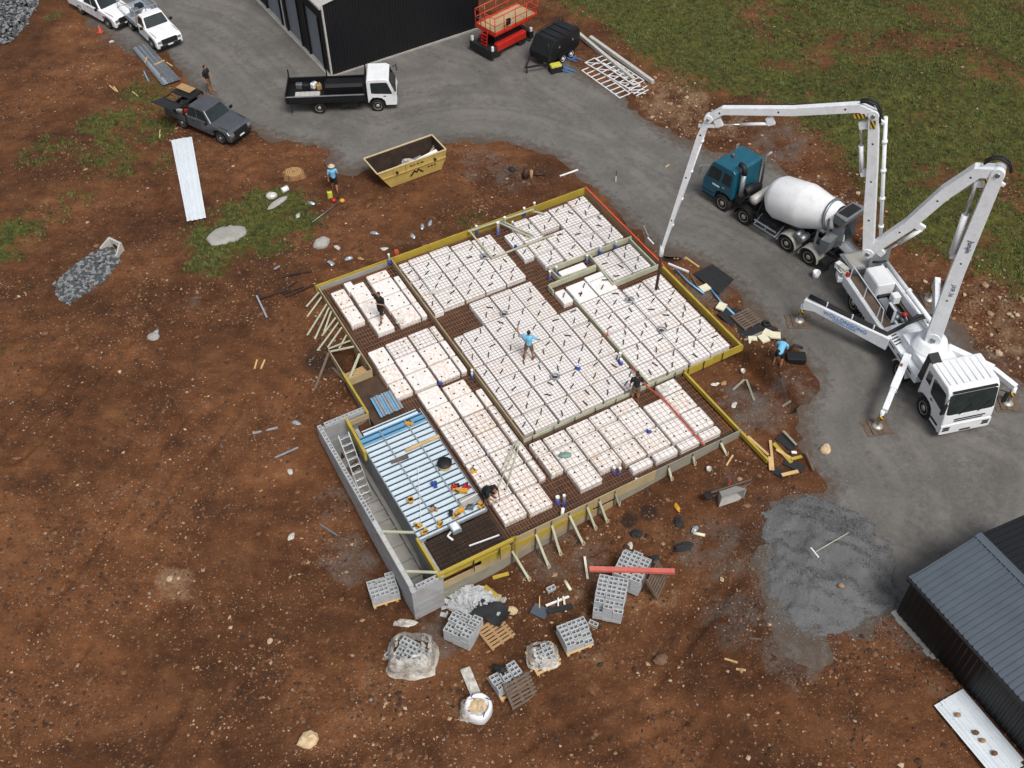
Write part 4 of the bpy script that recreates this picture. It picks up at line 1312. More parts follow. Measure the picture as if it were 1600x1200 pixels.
for k in range(3):
    tag(MB().m('old_timber').bar(S(8.9 + .25 * k, 17.5 + .3 * k, -2.1), S(9.6 + .2 * k, 19.1, -2.05 + .05 * k), .12, .05).build('plank', world=True, loc=S(9, 18.3, -2)), f'loose plank lying in the dark end of the trench, {ORD[k]} from the corner', 'plank')

# ---------------------------------------------------------------- steel deck
dk = thing('steel_deck', 'ribbed galvanised steel decking over the basement room', 'steel deck', S(12.8, 16.4))
mk('deck_steel', '#d6e6f0', .35, .12, .06, 2, 0, 40, .08, '#b9bcbd')
mk('deck_rib_shade', '#3d4a55', .5, .2, .1, 3)  # dark rib colour paints in the shadow lines between the sheets
mk('deck_blue', '#74aed6', .35, .2, .12, 2)
pan = .30
a = 9.5
k = 0
while a < 16.0:
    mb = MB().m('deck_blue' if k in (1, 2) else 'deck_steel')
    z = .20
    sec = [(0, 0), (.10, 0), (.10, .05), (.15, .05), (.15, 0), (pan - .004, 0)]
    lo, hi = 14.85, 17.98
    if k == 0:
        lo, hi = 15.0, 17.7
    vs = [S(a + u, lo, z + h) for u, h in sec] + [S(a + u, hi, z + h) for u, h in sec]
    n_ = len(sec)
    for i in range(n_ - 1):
        mb.m('deck_rib_shade' if i in (1, 2, 3) else ('deck_blue' if k in (1, 2) else 'deck_steel'))
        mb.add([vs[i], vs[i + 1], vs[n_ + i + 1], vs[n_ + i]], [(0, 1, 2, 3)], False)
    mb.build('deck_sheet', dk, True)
    a += pan; k += 1
for b in (15.75, 17.0):
    MB().m('galv').bar(S(9.9, b, .285), S(15.9, b, .285), .05, .02).build('strap', dk, True)
MB().m('galv').bar(S(9.5, 18.0, .2), S(16.1, 18.0, .2), .04, .14).build('edge_angle', dk, True)
MB().m('galv').bar(S(16.1, 14.85, .2), S(16.1, 18.0, .2), .04, .14).build('edge_angle', dk, True)
MB().m('galv').bar(S(9.6, 14.85, .24), S(16.1, 14.85, .24), .04, .08).build('edge_angle', dk, True)


def plank(label, q0, q1, w_=.1, h=.05, mat='pine', name='plank', cat='plank', dz=.0):
    c = (Vector(q0) + Vector(q1)) / 2
    return tag(MB().m(mat).bar(q0, q1, w_, h).build(name, world=True, loc=c), label, cat)


plank('longer timber plank lying across the steel deck', P(634, 704, .32), P(686, 681, .32), .14, .05, 'pine')
plank('short timber plank on the steel deck near the blue end', P(611, 722, .32), P(638, 713, .32), .16, .06, 'old_timber')
plank('white measuring rod lying on the steel deck', P(653, 730, .31), P(658, 815, .31), .02, .02, 'white_paint', 'rod', 'rod')
q = P(695, 727, .29)
rl = thing('cable_reel', 'black cable reel standing on the steel deck', 'cable reel', q)
MB().m('black_plastic').lathe((0, 0, .16), (0, 0, 1), [(0, .02), (0, .33), (.03, .33), (.03, .05)], 24).build('flange', rl)
MB().m('pine').lathe((0, 0, 0), (0, 0, 1), [(0, .3), (.03, .3), (.03, .22), (.155, .22)], 24).build('spool', rl)


def clutter(name, label, cat, q, parts, rz=0.0):
    t = thing(name, label, cat, q, rz)
    for nm, mat, kind, *a_ in parts:
        mb = MB().m(mat)
        getattr(mb, kind)(*a_)
        mb.build(nm, t)
    return t


for i, ((x, y), lab) in enumerate([((716, 768), 'yellow power tool case heap by the red tools on the steel deck'), ((710, 762), 'red handled tool beside the yellow cases on the deck'), ((727, 761), 'red cordless drill at the deck edge near the crouching worker'), ((738, 738), 'yellow clamp beside the cable reel'), ((752, 789), 'yellow clamp at the near right corner of the deck'), ((714, 805), 'long yellow tool set on the near part of the deck'), ((688, 819), 'small yellow clamp at the near edge of the deck'), ((655, 823), 'yellow clamp nearest the block wall on the deck'), ((665, 831), 'pair of yellow clamps at the near left deck corner'), ((642, 784), 'lone dark yellow bucket on the left deck edge'), ((676, 797), 'tan tool bag on the middle of the deck'), ((678, 757), 'blue plastic piece on the middle of the deck'), ((638, 663), 'orange clamp at the blue end of the deck'), ((735, 795), 'grey tool in the right part of the deck')]):
    q = P(x, y, .29)
    col = 'tool_orange'
    if 'red' in lab[:8]:
        col = 'red'
    if 'blue plastic' in lab:
        col = 'wrap_blue'
    if 'grey' in lab[:5]:
        col = 'steel'
    if 'tan' in lab[:4]:
        col = 'cardboard'
    parts = [('body', col, 'cbox', (0, 0, .07), .26, .13, .12, R.random() * 3), ('handle', 'black_plastic', 'tube', [(-.1, .05, .1), (0, .12, .2), (.12, .06, .1)], .025), ('head', col, 'cbox', (.16, .05, .06), .16, .09, .1, R.random() * 3)]
    if 'heap' in lab or 'long' in lab:
        parts += [('case', col, 'cbox', (-.22, -.12, .08), .3, .2, .14, .5), ('case', 'black_plastic', 'cbox', (.2, -.18, .06), .22, .16, .12, 1.0)]
    if 'bucket' in lab:
        parts = [('shell', 'tool_orange', 'lathe', (0, 0, 0), (0, 0, 1), [(0, .11), (.22, .14), (.22, .12), (.04, .1)], 14), ('content', 'black_plastic', 'lathe', (0, 0, .1), (0, 0, 1), [(0, .1), (.05, .115)], 12)]
    clutter('hand_tool' if 'bucket' not in lab else 'bucket', lab, 'tool' if 'bucket' not in lab else 'bucket', q, parts, R.random() * 6)
q = P(733, 782, .30)
clutter('cement_bag', 'flat grey bag with strap at the right of the steel deck', 'bag', q, [('bag', 'concrete', 'rbox', -.42, .42, -.22, .22, 0, .1, .05), ('strap', 'white_paint', 'bar', (-.4, 0, .11), (.45, .1, .11), .04, .02)], rad(25))
q = P(711, 827, .22)
clutter('floor_waste_box', 'square white floor waste box in the dark mesh pit', 'drain box', q, [('tray', 'galv', 'box', -.24, .24, -.2, .2, 0, .22), ('pan', 'pipe_white', 'box', -.18, .18, -.14, .14, .221, .24), ('outlet', 'pipe_white', 'lathe', (0, 0, .2), (0, 0, 1), [(0, .09), (.1, .09)], 14), ('elbow', 'pipe_white', 'tube', [(.1, -.25, .1), (.22, -.45, .1), (.5, -.35, .12)], .05)], YAW)
plank('thin grey conduit lying across the dark mesh pit', P(733, 853, .3), P(780, 836, .3), .05, .05, 'pipe_white', 'conduit', 'conduit')
# bundle of steel sheets beside the deck
bs = thing('sheet_bundle', 'bundle of blue galvanised strips between the yellow form and the deck', 'metal sheets', S(9.0, 16.2, .05))
for k in range(9):
    MB().m('galv' if k % 3 else 'deck_blue').bar(S(7.9 + .02 * (k % 2), 16.5 - .13 * k, .22 + .02 * (k % 3)), S(9.2, 16.55 - .13 * k, .22 + .02 * (k % 3)), .11, .03).build('strip', bs, True)

# ---------------------------------------------------------------- drain pipes standing in the slab
for i, (x, y, h, r_, base) in enumerate([(609, 411, .55, .055, .35), (745, 364, .45, .055, .1), (778, 366, .75, .06, .1), (779, 364, .7, .06, .1), (789, 356, .7, .06, .1), (744, 362, .3, .05, .1), (819, 337, .5, .06, .1), (835, 329, .5, .06, .1), (938, 396, .45, .06, .35), (962, 387, .4, .05, .35), (917, 410, .45, .055, .1), (869, 429, .5, .06, .1), (859, 436, .5, .06, .1), (801, 353, .25, .05, .35), (806, 386, .15, .05, .35), (903, 576, .18, .07, .35), (968, 565, .55, .06, .35), (970, 569, .3, .06, .35), (738, 589, .45, .055, .1), (688, 600, .3, .06, .2), (738, 591, .3, .05, .1), (762, 705, .28, .11, .1), (871, 786, .4, .08, .05), (881, 788, .6, .06, .05), (959, 740, .4, .06, .05), (968, 741, .4, .06, .05), (1014, 675, .2, .06, .35)]):
    q = P(x, y, base)
    t = thing('drain_pipe', '', 'pipe', q)
    t['label'] = ['white standpipe at the top end of the dividing timber form', 'short white pipe stub by the skip side timber frame', 'tall white standpipe, leftmost of the cluster near the skip', 'white standpipe in the cluster near the skip, second', 'white standpipe in the cluster near the skip, rightmost', 'stubby pipe at the left end of the pegged frame', 'white standpipe by the far yellow form, left of two', 'white standpipe by the far yellow form, right of two', 'white standpipe on the pale box form, left of two', 'white standpipe on the pale box form, right of two', 'white standpipe at the pale form corner', 'white standpipe between the pale forms, right of two', 'white standpipe between the pale forms, left of two', 'stub pipe on the far corner bay', 'blue wrapped low stub in the far corner bay', 'blue wrapped waste stub in the middle bay', 'tall white pipe beside the worker in black on the middle bay', 'shorter blue based pipe next to the tall one in the middle bay', 'white pipe with blue base beside the long dividing form', 'blue collared pipe at the corner of the left middle bay', 'short pipe stub touching the dividing form', 'wide white capped pipe between the long bay pods', 'fat white pipe at the near edge, left of pair', 'tall slim white pipe at the near edge', 'white pipe at the near edge notch, left of pair', 'white pipe at the near edge notch, right of pair', 'blue capped stub among the near right bay pods'][i]
    tm = MB().m('pipe_white'); tm.lathe((0, 0, 0), (0, 0, 1), [(0, r_), (h, r_), (h + .015, r_ * 1.15), (h + .06, r_ * 1.15), (h + .06, r_ * .8), (h - .1, r_ * .8)], 12)
    tm.build('tube', t)
    MB().m('wrap_blue').lathe((0, 0, .0), (0, 0, 1), [(0, r_ * 1.9), (.06, r_ * 1.7), (.10, r_ * 1.2), (.2, r_ * 1.15)], 12).build('wrap', t)
for (x, y, h, lab) in ((877, 815, .9, 'white pipe standing outside the near form below the pods'), (991, 765, .75, 'white pipe leaning outside the near form further right')):
    p = T(x, y)
    t = thing('drain_pipe', lab, 'pipe', p)
    MB().m('pipe_white').tube([(0, 0, 0), (.05, .02, h)], .07, 12).build('tube', t)
    MB().m('wrap_blue').lathe((0, 0, 0), (0, 0, 1), [(0, .13), (.12, .09)], 12).build('wrap', t)
# mesh nests (round drain pits)
for (x, y, lab) in ((788, 492, 'round grey wire nest in the upper part of the middle bay'), (867, 590, 'round grey wire nest in the lower part of the middle bay'), (984, 470, 'round grey wire nest in the upper bay beside yellow beam'), (1034, 517, 'round grey wire nest in the lower bay beside yellow beam'), (757, 402, 'small grey nest at the end of the pegged timber frame')):
    t = thing('wire_nest', lab, 'wire coil', P(x, y, PT))
    mb = MB().m('galv')
    for k in range(9):
        an = [R.random() * 6.28 for _ in range(6)]
        mb.tube([(R.uniform(.16, .26) * math.cos(6.28 * j / 7 + k), R.uniform(.16, .26) * math.sin(6.28 * j / 7 + k), .03 + .12 * R.random()) for j in range(8)], .009, 4, False)
    mb.build('wire', t)
    MB().m('film').lathe((0, 0, 0), (0, 0, 1), [(0, .13), (.02, .12)], 10).build('pit_cover', t)
# red hose over the near right bay
pts = [P(x, y, z) for x, y, z in ((985, 572, .5), (1000, 592, .52), (1015, 607, .44), (1030, 618, .42), (1045, 632, .42), (1062, 652, .42), (1080, 672, .42), (1092, 686, .42), (1101, 696, .4))]
tag(MB().m('orange_edge').tube(pts, .035, 8).build('red_hose', world=True, loc=P(1045, 632, .4)), 'orange red hose draped over the near right bay', 'hose')
t = thing('marker_cone', 'thin red marker spike standing on the middle bay edge', 'marker', P(949, 527, PT))
MB().m('orange_edge').lathe((0, 0, 0), (0, 0, 1), [(0, .07), (.1, .06), (.5, .01)], 10).build('cone', t)
t = thing('orange_ties', 'bundle of orange ties hanging on the far yellow form', 'ties', P(620, 400, .3))
mb = MB().m('orange_edge')
for k in range(7):
    mb.tube([(-.08 + .03 * k, 0, .45 + .03 * (k % 2)), (-.06 + .03 * k, -.06, .2), (-.1 + .035 * k, -.1, -.2)], .012, 5)
mb.build('tie', t)
# heart sprayed on a pod
mb = MB().m('orange_edge')
hp = [(16 * math.sin(t_) ** 3 / 17 * .12, (13 * math.cos(t_) - 5 * math.cos(2 * t_) - 2 * math.cos(3 * t_) - math.cos(4 * t_)) / 17 * .12) for t_ in [k * 6.283 / 28 for k in range(28)]]
mk('heart_red', '#8d4036', .7)
mb = MB().m('heart_red'); mb.prism(hp, 'z', 0, .004)
tag(mb.build('painted_heart', loc=Vector(P(907, 459, PT + .003)) + Vector((0, 0, .0))), 'red heart sprayed on a foam pod at the bay beside yellow beam', 'paint mark')
# scrap plastic sheets on the pods
for (x, y, lab) in ((676, 457, 'clear plastic scrap on the bay behind the skip'), (626, 503, 'clear plastic scrap by the worker in black on the far left bay'), (1040, 608, 'clear plastic scrap on the near right bay')):
    mb = MB().m('plastic_wrap')
    V_ = [(-.2 + .1 * i + R.uniform(-.03, .03), -.2 + .1 * j + R.uniform(-.03, .03), .05 + R.uniform(0, .08)) for i in range(5) for j in range(5)]
    mb.add(V_, [(i * 5 + j, i * 5 + j + 1, i * 5 + j + 6, i * 5 + j + 5) for i in range(4) for j in range(4)], True)
    tag(mb.build('plastic_scrap', loc=P(x, y, PT + .02)), lab, 'plastic')
t = thing('cement_bag', 'grey green sack lying on the near right bay pods', 'sack', P(883, 713, PT + .04), rad(5))
mb = MB().m('lime_green'); mb.ball((0, 0, .09), .3, .16, .09, 12, 6, .08, R); mb.build('sack', t)
for k, (x0, y0, x1, y1) in enumerate(((810, 688, 775, 770), (813, 690, 790, 768), (806, 688, 782, 738))):
    plank(f'pale conduit sloping over the long bay pods, {ORD[k]}', P(x0, y0, .6), P(x1, y1, .45), .04, .04, 'treated_pine', 'conduit', 'conduit')
mb = MB().m('deck_blue')


# ================================================================ vehicles
def panel(mb, quad, u0, u1, v0, v1, off=.008, th=.012, r=.06):
    """thin plate lying on a quad face (p00,p10,p11,p01), corners cut"""
    p = [Vector(q) for q in quad]
    n = (p[1] - p[0]).cross(p[3] - p[0]).normalized()
    f = lambda u, v: p[0] * (1 - u) * (1 - v) + p[1] * u * (1 - v) + p[2] * u * v + p[3] * (1 - u) * v
    du, dv = (u1 - u0) * r, (v1 - v0) * r
    uv = [(u0 + du, v0), (u1 - du, v0), (u1, v0 + dv), (u1, v1 - dv), (u1 - du, v1), (u0 + du, v1), (u0, v1 - dv), (u0, v0 + dv)]
    mb.loft([[f(u, v) + n * (off - th) for u, v in uv], [f(u, v) + n * off for u, v in uv]], True)
    return mb


def wheel(par, x, y, r, w, rim='rim', spokes=10):
    s = 1 if y > 0 else -1
    mb = MB().m('tyre')
    mb.lathe((x, y, r), (0, s, 0), [(-w, r * .55), (-w, r * .93), (-w * .85, r), (-w * .15, r), (0, r * .93), (0, r * .66), (-.03, r * .62)], 22, True)
    t = mb.build('wheel', par)
    mb = MB().m(rim)
    mb.lathe((x, y, r), (0, s, 0), [(-.09, .02), (-.03, r * .63), (.004, r * .62), (-.035, r * .56), (-.05, r * .3), (.0, r * .24), (.015, r * .16), (.02, .01)], 20, True)
    mb.m('black_plastic')
    for k in range(spokes):
        a = 6.283 * k / spokes
        mb.lathe((x + r * .44 * math.cos(a), y - s * .038, r + r * .44 * math.sin(a)), (0, s, 0), [(0, r * .06), (.006, r * .06)], 6)
    mb.build('rim', t)
    return t


def arch(par, x, y, r, w, mat, name='mudguard', a0=-.1, a1=3.24, th=.03):
    """curved mudguard over a wheel centred at x, height r"""
    s = 1 if y > 0 else -1
    R1, R2 = r * 1.16, r * 1.16 + th
    n = 12
    rings = []
    for k in range(n + 1):
        a = a0 + (a1 - a0) * k / n
        c, q = math.cos(a), math.sin(a)
        rings.append([(x + R1 * c, y + .02 * s, r + R1 * q), (x + R2 * c, y + .02 * s, r + R2 * q), (x + R2 * c, y - w * s, r + R2 * q), (x + R1 * c, y - w * s, r + R1 * q)])
    return MB().m(mat).loft(rings, True, False).build(name, par)


def greenhouse(par, x0b, x1b, x0t, x1t, yb, yt, zb, zt, paint, side=((.06, .48), (.52, .94)), name='cabin', rear=True):
    """cabin block (x0 rear, x1 front) with glass on every side"""
    p = [(x0b, -yb, zb), (x1b, -yb, zb), (x1b, yb, zb), (x0b, yb, zb), (x0t, -yt, zt), (x1t, -yt, zt), (x1t, yt, zt), (x0t, yt, zt)]
    cab = MB().m(paint).hexa(p).build(name, par, bevel=.05)
    for s in (-1, 1):
        q = [p[0], p[1], p[5], p[4]] if s < 0 else [p[2], p[3], p[7], p[6]]
        for u0, u1 in side:
            if s > 0:
                u0, u1 = 1 - u1, 1 - u0
            panel(MB().m('glass'), q, u0, u1, .12, .86).build('side_window', cab)
    panel(MB().m('glass'), [p[1], p[2], p[6], p[5]], .05, .95, .08, .9).build('windscreen', cab)
    if rear:
        panel(MB().m('glass'), [p[3], p[0], p[4], p[7]], .1, .9, .2, .85).build('rear_window', cab)
    return cab


def ute_front(t, paint, w, zh, xf, zc=1.08, xc=-.75, xr=-2.3, gr='black_plastic', lights='alloy'):
    """bonnet, guards and doors of a pickup; front axle at x=0"""
    prof = [(xf - .02, .34), (xf, .62), (xf - .06, .84), (xf - .22, .98), (xf - .6, 1.05), (xc + .1, zc + .05), (xr, zc + .02), (xr, .42), (-.55, .34), (-.52, .6), (-.38, .78), (0, .86), (.38, .78), (.52, .6), (.54, .34)]
    b = MB().m(paint)
    b.prism(prof, 'y', -w, w)
    o = b.build('body', t, bevel=.07)
    f = [(xf + .002, -w, .45), (xf + .002, w, .45), (xf - .05, w, .86), (xf - .05, -w, .86)]
    panel(MB().m(gr), f, .2, .8, .3, 1.08, .05, .08).build('grille', o)
    panel(MB().m('black_plastic'), f, .1, .9, -.12, .2, .05, .1).build('bumper_intake', o)
    for u in (.05, .77):
        panel(MB().m(lights), f, u, u + .18, .58, .98, .035, .05).build('headlight', o)
    panel(MB().m('white_paint'), f, .4, .6, .02, .22, .06, .02).build('number_plate', o)
    for s in (-1, 1):
        for xs_ in ((-.62, -1.62, -2.5) if xr < -2.4 else (-.62, -1.68)):
            MB().m('black_plastic').box(xs_ - .008, xs_ + .008, s * w - .004, s * w + .004, .48, zc).build('door_seam', o)
        MB().m('black_plastic').box(-.6, xf - .2, s * (w - .14) - .007, s * (w - .14) + .007, zc - .03, zc - .0).build('bonnet_seam', o)
        m = MB().m('black_plastic'); m.cbox((xc - .05, s * (w + .14), zc + .12), .1, .2, .16); m.build('mirror', t)
        for xa in ((-1.05, -1.95) if xr > -2.6 else (-1.05, -1.95)):
            m = MB().m('black_plastic'); m.cbox((xa, s * (w + .005), zc - .12), .16, .03, .03); m.build('door_handle', o)
    return o


# grey dual cab
t = thing('pickup_truck', 'dark grey dual cab pickup with open canopy parked on the soil edge', 'pickup truck', (-16.55, 53.9, 0), rad(-33))
ute_front(t, 'grey_paint', .93, 1.0, .9, 1.1, -.7, -2.6)
greenhouse(t, -2.55, -.55, -2.35, -1.15, .88, .70, 1.1, 1.76, 'grey_paint', ((.05, .42), (.47, .90)))
for x in (0, -3.1):
    for s in (-1, 1):
        wheel(t, x, s * .93, .38, .26, 'alloy', 6)
m = MB().m('black_paint'); m.box(-4.25, -2.66, -.9, .9, .55, .62); m.box(-4.25, -2.66, -.93, -.86, .55, .98); m.box(-4.25, -2.66, .86, .93, .55, .98); m.box(-4.3, -4.25, -.93, .93, .55, .98); m.build('tub', t)
m = MB().m('grey_paint'); m.box(-4.32, -2.64, -.97, -.92, .6, 1.0); m.box(-4.32, -2.64, .92, .97, .6, 1.0); m.box(-4.37, -4.31, -.95, .95, .5, 1.0); m.build('tub_side', t, bevel=.02)
m = MB().m('dark_steel')
for x in (-4.2, -3.45, -2.7):
    for s in (-1, 1):
        m.bar((x, s * .88, .98), (x, s * .85, 1.7), .06, .06)
for s in (-1, 1):
    m.bar((-4.2, s * .85, 1.7), (-2.7, s * .85, 1.7), .06, .06)
m.bar((-2.7, -.85, 1.7), (-2.7, .85, 1.7), .08, .08); m.bar((-4.2, -.85, 1.7), (-4.2, .85, 1.7), .06, .06)
m.build('canopy_frame', t)
m = MB().m('black_paint'); m.hexa([(-4.3, -.85, 1.68), (-2.6, -.85, 1.68), (-2.6, -1.75, 1.86), (-4.3, -1.75, 1.86), (-4.3, -.85, 1.71), (-2.6, -.85, 1.71), (-2.6, -1.75, 1.89), (-4.3, -1.75, 1.89)])
m.build('canopy_door', t)
m = MB().m('black_paint'); m.box(-4.25, -2.7, -.2, .85, 1.72, 1.75); m.build('canopy_roof', t)
for k, (x, y, c, sz) in enumerate([(-3.9, .3, 'old_timber', .5), (-3.3, -.3, 'red', .35), (-3.0, .4, 'white_paint', .3), (-3.6, -.5, 'concrete', .4), (-2.95, -.4, 'white_paint', .25)]):
    q = Matrix.Rotation(rad(-33), 3, 'Z') @ Vector((x, y, .64))
    tag(MB().m(c).cbox((0, 0, sz * .3), sz, sz * .7, sz * .6, k).build('tool_box', loc=t.location + q), ['brown', 'red', 'small white', 'grey', 'tiny white'][k] + ' box in the open tub of the grey pickup', 'tool box')
q = Matrix.Rotation(rad(-33), 3, 'Z') @ Vector((-3.7, .5, 1.78))
mb = MB().m('cardboard'); mb.cbox((0, 0, .03), 1.1, .55, .05, 0)
tag(mb.build('timber_sheet', loc=t.location + q, rz=rad(-33)), 'brown ply sheet resting on the pickup canopy rack', 'ply sheet')

# white single cab tray pickup
t = thing('pickup_truck', 'white single cab pickup with aluminium tray driving on the road', 'pickup truck', (-22.75, 64.57, 0), rad(-51))
ute_front(t, 'white_paint', .92, 1.0, .95, 1.12, -.65, -1.75)
greenhouse(t, -1.75, -.5, -1.6, -1.05, .88, .72, 1.12, 1.78, 'white_paint', ((.08, .86),))
for x in (0, -3.1):
    for s in (-1, 1):
        wheel(t, x, s * .93, .38, .26, 'rim', 6)
m = MB().m('galv'); m.box(-4.6, -1.85, -.95, .95, .82, .9); m.box(-4.6, -1.85, -.97, -.93, .82, 1.14); m.box(-4.6, -1.85, .93, .97, .82, 1.14); m.box(-4.63, -4.6, -.97, .97, .82, 1.14); m.build('tray', t)
m = MB().m('galv')
for s in (-1, 1):
    m.bar((-1.95, s * .8, .9), (-1.95, s * .8, 1.85), .06, .06)
    m.bar((-4.5, s * .9, .9), (-4.5, s * .9, 1.7), .05, .05)
    m.bar((-1.95, s * .8, 1.85), (-4.5, s * .9, 1.72), .05, .05)
m.bar((-1.95, -.8, 1.85), (-1.95, .8, 1.85), .06, .06); m.bar((-4.5, -.9, 1.7), (-4.5, .9, 1.7), .05, .05)
for y in (-.4, 0, .4):
    m.bar((-1.95, y, .9), (-1.95, y, 1.85), .04, .04)
m.build('ladder_rack', t)
m = MB().m('dark_steel'); m.box(-4.3, .4, -.4, .4, .42, .62); m.build('chassis', t)
for k, (x, y, c, sz) in enumerate([(-2.6, .3, 'white_paint', .6), (-3.3, -.3, 'steel', .6), (-3.9, .3, 'black_plastic', .5), (-2.5, -.4, 'cardboard', .4)]):
    q = Matrix.Rotation(rad(-51), 3, 'Z') @ Vector((x, y, .91))
    tag(MB().m(c).cbox((0, 0, sz * .3), sz, sz * .8, sz * .6, k * .4).build('tool_box', loc=t.location + q), ['white', 'steel', 'black', 'cardboard'][k] + ' box on the tray of the white pickup', 'tool box')
# second white car, cut by the photo's top edge
q = P(196, 28)
t = thing('pickup_truck', 'white pickup cut off by the top edge behind the tray pickup', 'pickup truck', (-26.45, 67.4, 0), rad(-40))
ute_front(t, 'white_paint', .92, 1.0, .95, 1.12, -.65, -2.6)
greenhouse(t, -2.5, -.5, -2.3, -1.05, .88, .72, 1.12, 1.76, 'white_paint')
for x in (0, -3.1):
    for s in (-1, 1):
        wheel(t, x, s * .93, .38, .26, 'alloy', 6)
m = MB().m('white_paint'); m.box(-4.35, -2.62, -.93, -.86, .5, 1.1); m.box(-4.35, -2.62, .86, .93, .5, 1.1); m.box(-4.4, -4.35, -.93, .93, .5, 1.1); m.box(-4.35, -2.62, -.86, .86, .5, .6); m.build('tub', t)

# ---------------------------------------------------------------- white cab tipper with black tray
t = thing('tray_truck', 'white cab truck with black drop side tray parked by the large shed', 'truck', (-7.98, 57.18, 0), rad(2.5))
m = MB().m('dark_steel'); m.box(-5.3, .7, -.42, -.3, .55, .78); m.box(-5.3, .7, .3, .42, .55, .78); m.box(-2.2, -1.2, -.85, -.5, .4, .75); m.box(-2.4, -1.3, .5, .85, .4, .75); m.build('chassis', t)
for x in (0, -3.55):
    for s in (-1, 1):
        wheel(t, x, s * .92, .40, .28 if x == 0 else .45, 'rim', 8)
prof = [(1.18, .45), (1.22, .9), (1.14, 1.25), (.82, 2.1), (.62, 2.22), (-.48, 2.22), (-.55, 2.1), (-.55, .72), (-.5, .62), (-.47, .75), (-.3, .93), (0, 1.0), (.3, .93), (.47, .75), (.52, .45)]
cab = MB().m('white_paint'); cab.prism(prof, 'y', -.95, .95); cab = cab.build('cab', t, bevel=.09)
ws = [(1.145, -.95, 1.25), (1.145, .95, 1.25), (.80, .95, 2.12), (.80, -.95, 2.12)]
panel(MB().m('glass'), ws, .04, .96, .03, .97, .012).build('windscreen', cab)
for s in (-1, 1):
    q = [(-.35, s * .952, 1.28), (1.02, s * .952, 1.2), (.72, s * .952, 2.04), (-.35, s * .952, 2.04)]
    if s > 0:
        q = [q[1], q[0], q[3], q[2]]
    panel(MB().m('glass'), q, .03, .97, .03, .97, .01).build('side_window', cab)
    m = MB().m('black_plastic'); m.cbox((.5, s * .96, 1.1), .16, .03, .04); m.build('door_handle', cab)
    m = MB().m('black_plastic'); m.bar((.98, s * .95, 1.9), (1.2, s * 1.15, 1.95), .03, .03); m.cbox((1.2, s * 1.17, 1.75), .05, .18, .38); m.build('mirror', cab)
    m = MB().m('black_plastic'); m.cbox((-.2, s * .956, .98), .14, .02, .08); m.build('side_vent', cab)
f = [(1.2, -.95, .5), (1.2, .95, .5), (1.19, .95, 1.22), (1.19, -.95, 1.22)]
panel(MB().m('black_plastic'), f, .16, .84, .30, .62, .03, .05).build('grille', cab)
panel(MB().m('alloy'), f, .02, .98, -.06, .24, .06, .1).build('bumper', cab)
for u in (.02, .80):
    panel(MB().m('alloy'), f, u, u + .18, .28, .58, .035, .05).build('headlight', cab)
m = MB().m('black_paint')
m.box(-5.45, -.72, -1.08, 1.08, .86, .95)
m.build('tray_floor', t)
for s in (-1, 1):
    for x0, x1 in ((-5.45, -3.1), (-3.08, -.72)):
        m = MB().m('black_paint'); m.box(x0, x1, s * 1.08 - .025, s * 1.08 + .025, .95, 1.33); m.build('drop_side', t)
    m = MB().m('alloy' if s < 0 else 'dark_steel'); m.box(-5.45, -.72, s * 1.08 - .04, s * 1.08 + .04, 1.33, 1.37); m.build('side_rail', t)
m = MB().m('black_paint'); m.box(-5.5, -5.45, -1.08, 1.08, .95, 1.33); m.build('tailgate', t)
for x, hh in ((-5.42, 1.95), (-3.09, 1.95), (-.70, 2.35)):
    m = MB().m('black_paint')
    m.bar((x, 1.06, .9), (x, 1.06, hh), .07, .07)
    if x != -3.09:
        m.bar((x, -1.06, .9), (x, -1.06, hh * .8), .07, .07); m.bar((x, -1.06, hh * .8), (x, 1.06, hh * .8), .06, .06)
    m.build('headboard' if x == -.70 else 'stake', t)
for x in (-5.2, -3.3):
    m = MB().m('dark_steel'); m.bar((x, -1.1, .25), (x, -1.1, .86), .06, .06); m.build('mud_flap', t)
M_ = Matrix.Rotation(rad(2.5), 3, 'Z')
tl = lambda x, y, z: t.location + M_ @ Vector((x, y, z))
b = thing('tool_chest', 'long black steel tool chest on the truck tray behind the cab', 'tool chest', tl(-1.95, -.05, .955), rad(2.5))
MB().m('black_paint').box(-1.1, 1.1, -.5, .5, 0, .62).build('box', b, bevel=.02)
MB().m('black_paint').hexa([(-1.12, -.52, .62), (1.12, -.52, .62), (1.12, .52, .62), (-1.12, .52, .62), (-1.12, -.3, .74), (1.12, -.3, .74), (1.12, .3, .74), (-1.12, .3, .74)]).build('lid', b)
b = thing('ply_crate', 'low pale timber lined crate at the rear of the truck tray', 'crate', tl(-4.2, -.55, .955), rad(2.5))
m = MB().m('form_grey'); m.box(-.75, .75, -.32, .32, 0, .2); m.build('crate_body', b)
for k in range(5):
    MB().m('pale_roof').box(-.74 + k * .3, -.46 + k * .3, -.31, .31, .202, .215).build('slat', b)
for k, (x, y, c) in enumerate([(-4.4, .5, 'black_plastic'), (-3.9, .6, 'white_paint'), (-3.6, .45, 'cardboard'), (-4.8, .6, 'steel')]):
    mb = MB().m(c); mb.rbox(-.2, .2, -.15, .15, 0, .3, .04); mb.m('black_plastic').tube([(-.1, 0, .28), (0, 0, .42), (.1, 0, .28)], .02, 6)
    tag(mb.build('power_tool', loc=tl(x, y, .955), rz=k), ['black', 'white', 'tan', 'steel coloured'][k] + ' power tool on the rear of the truck tray', 'power tool')

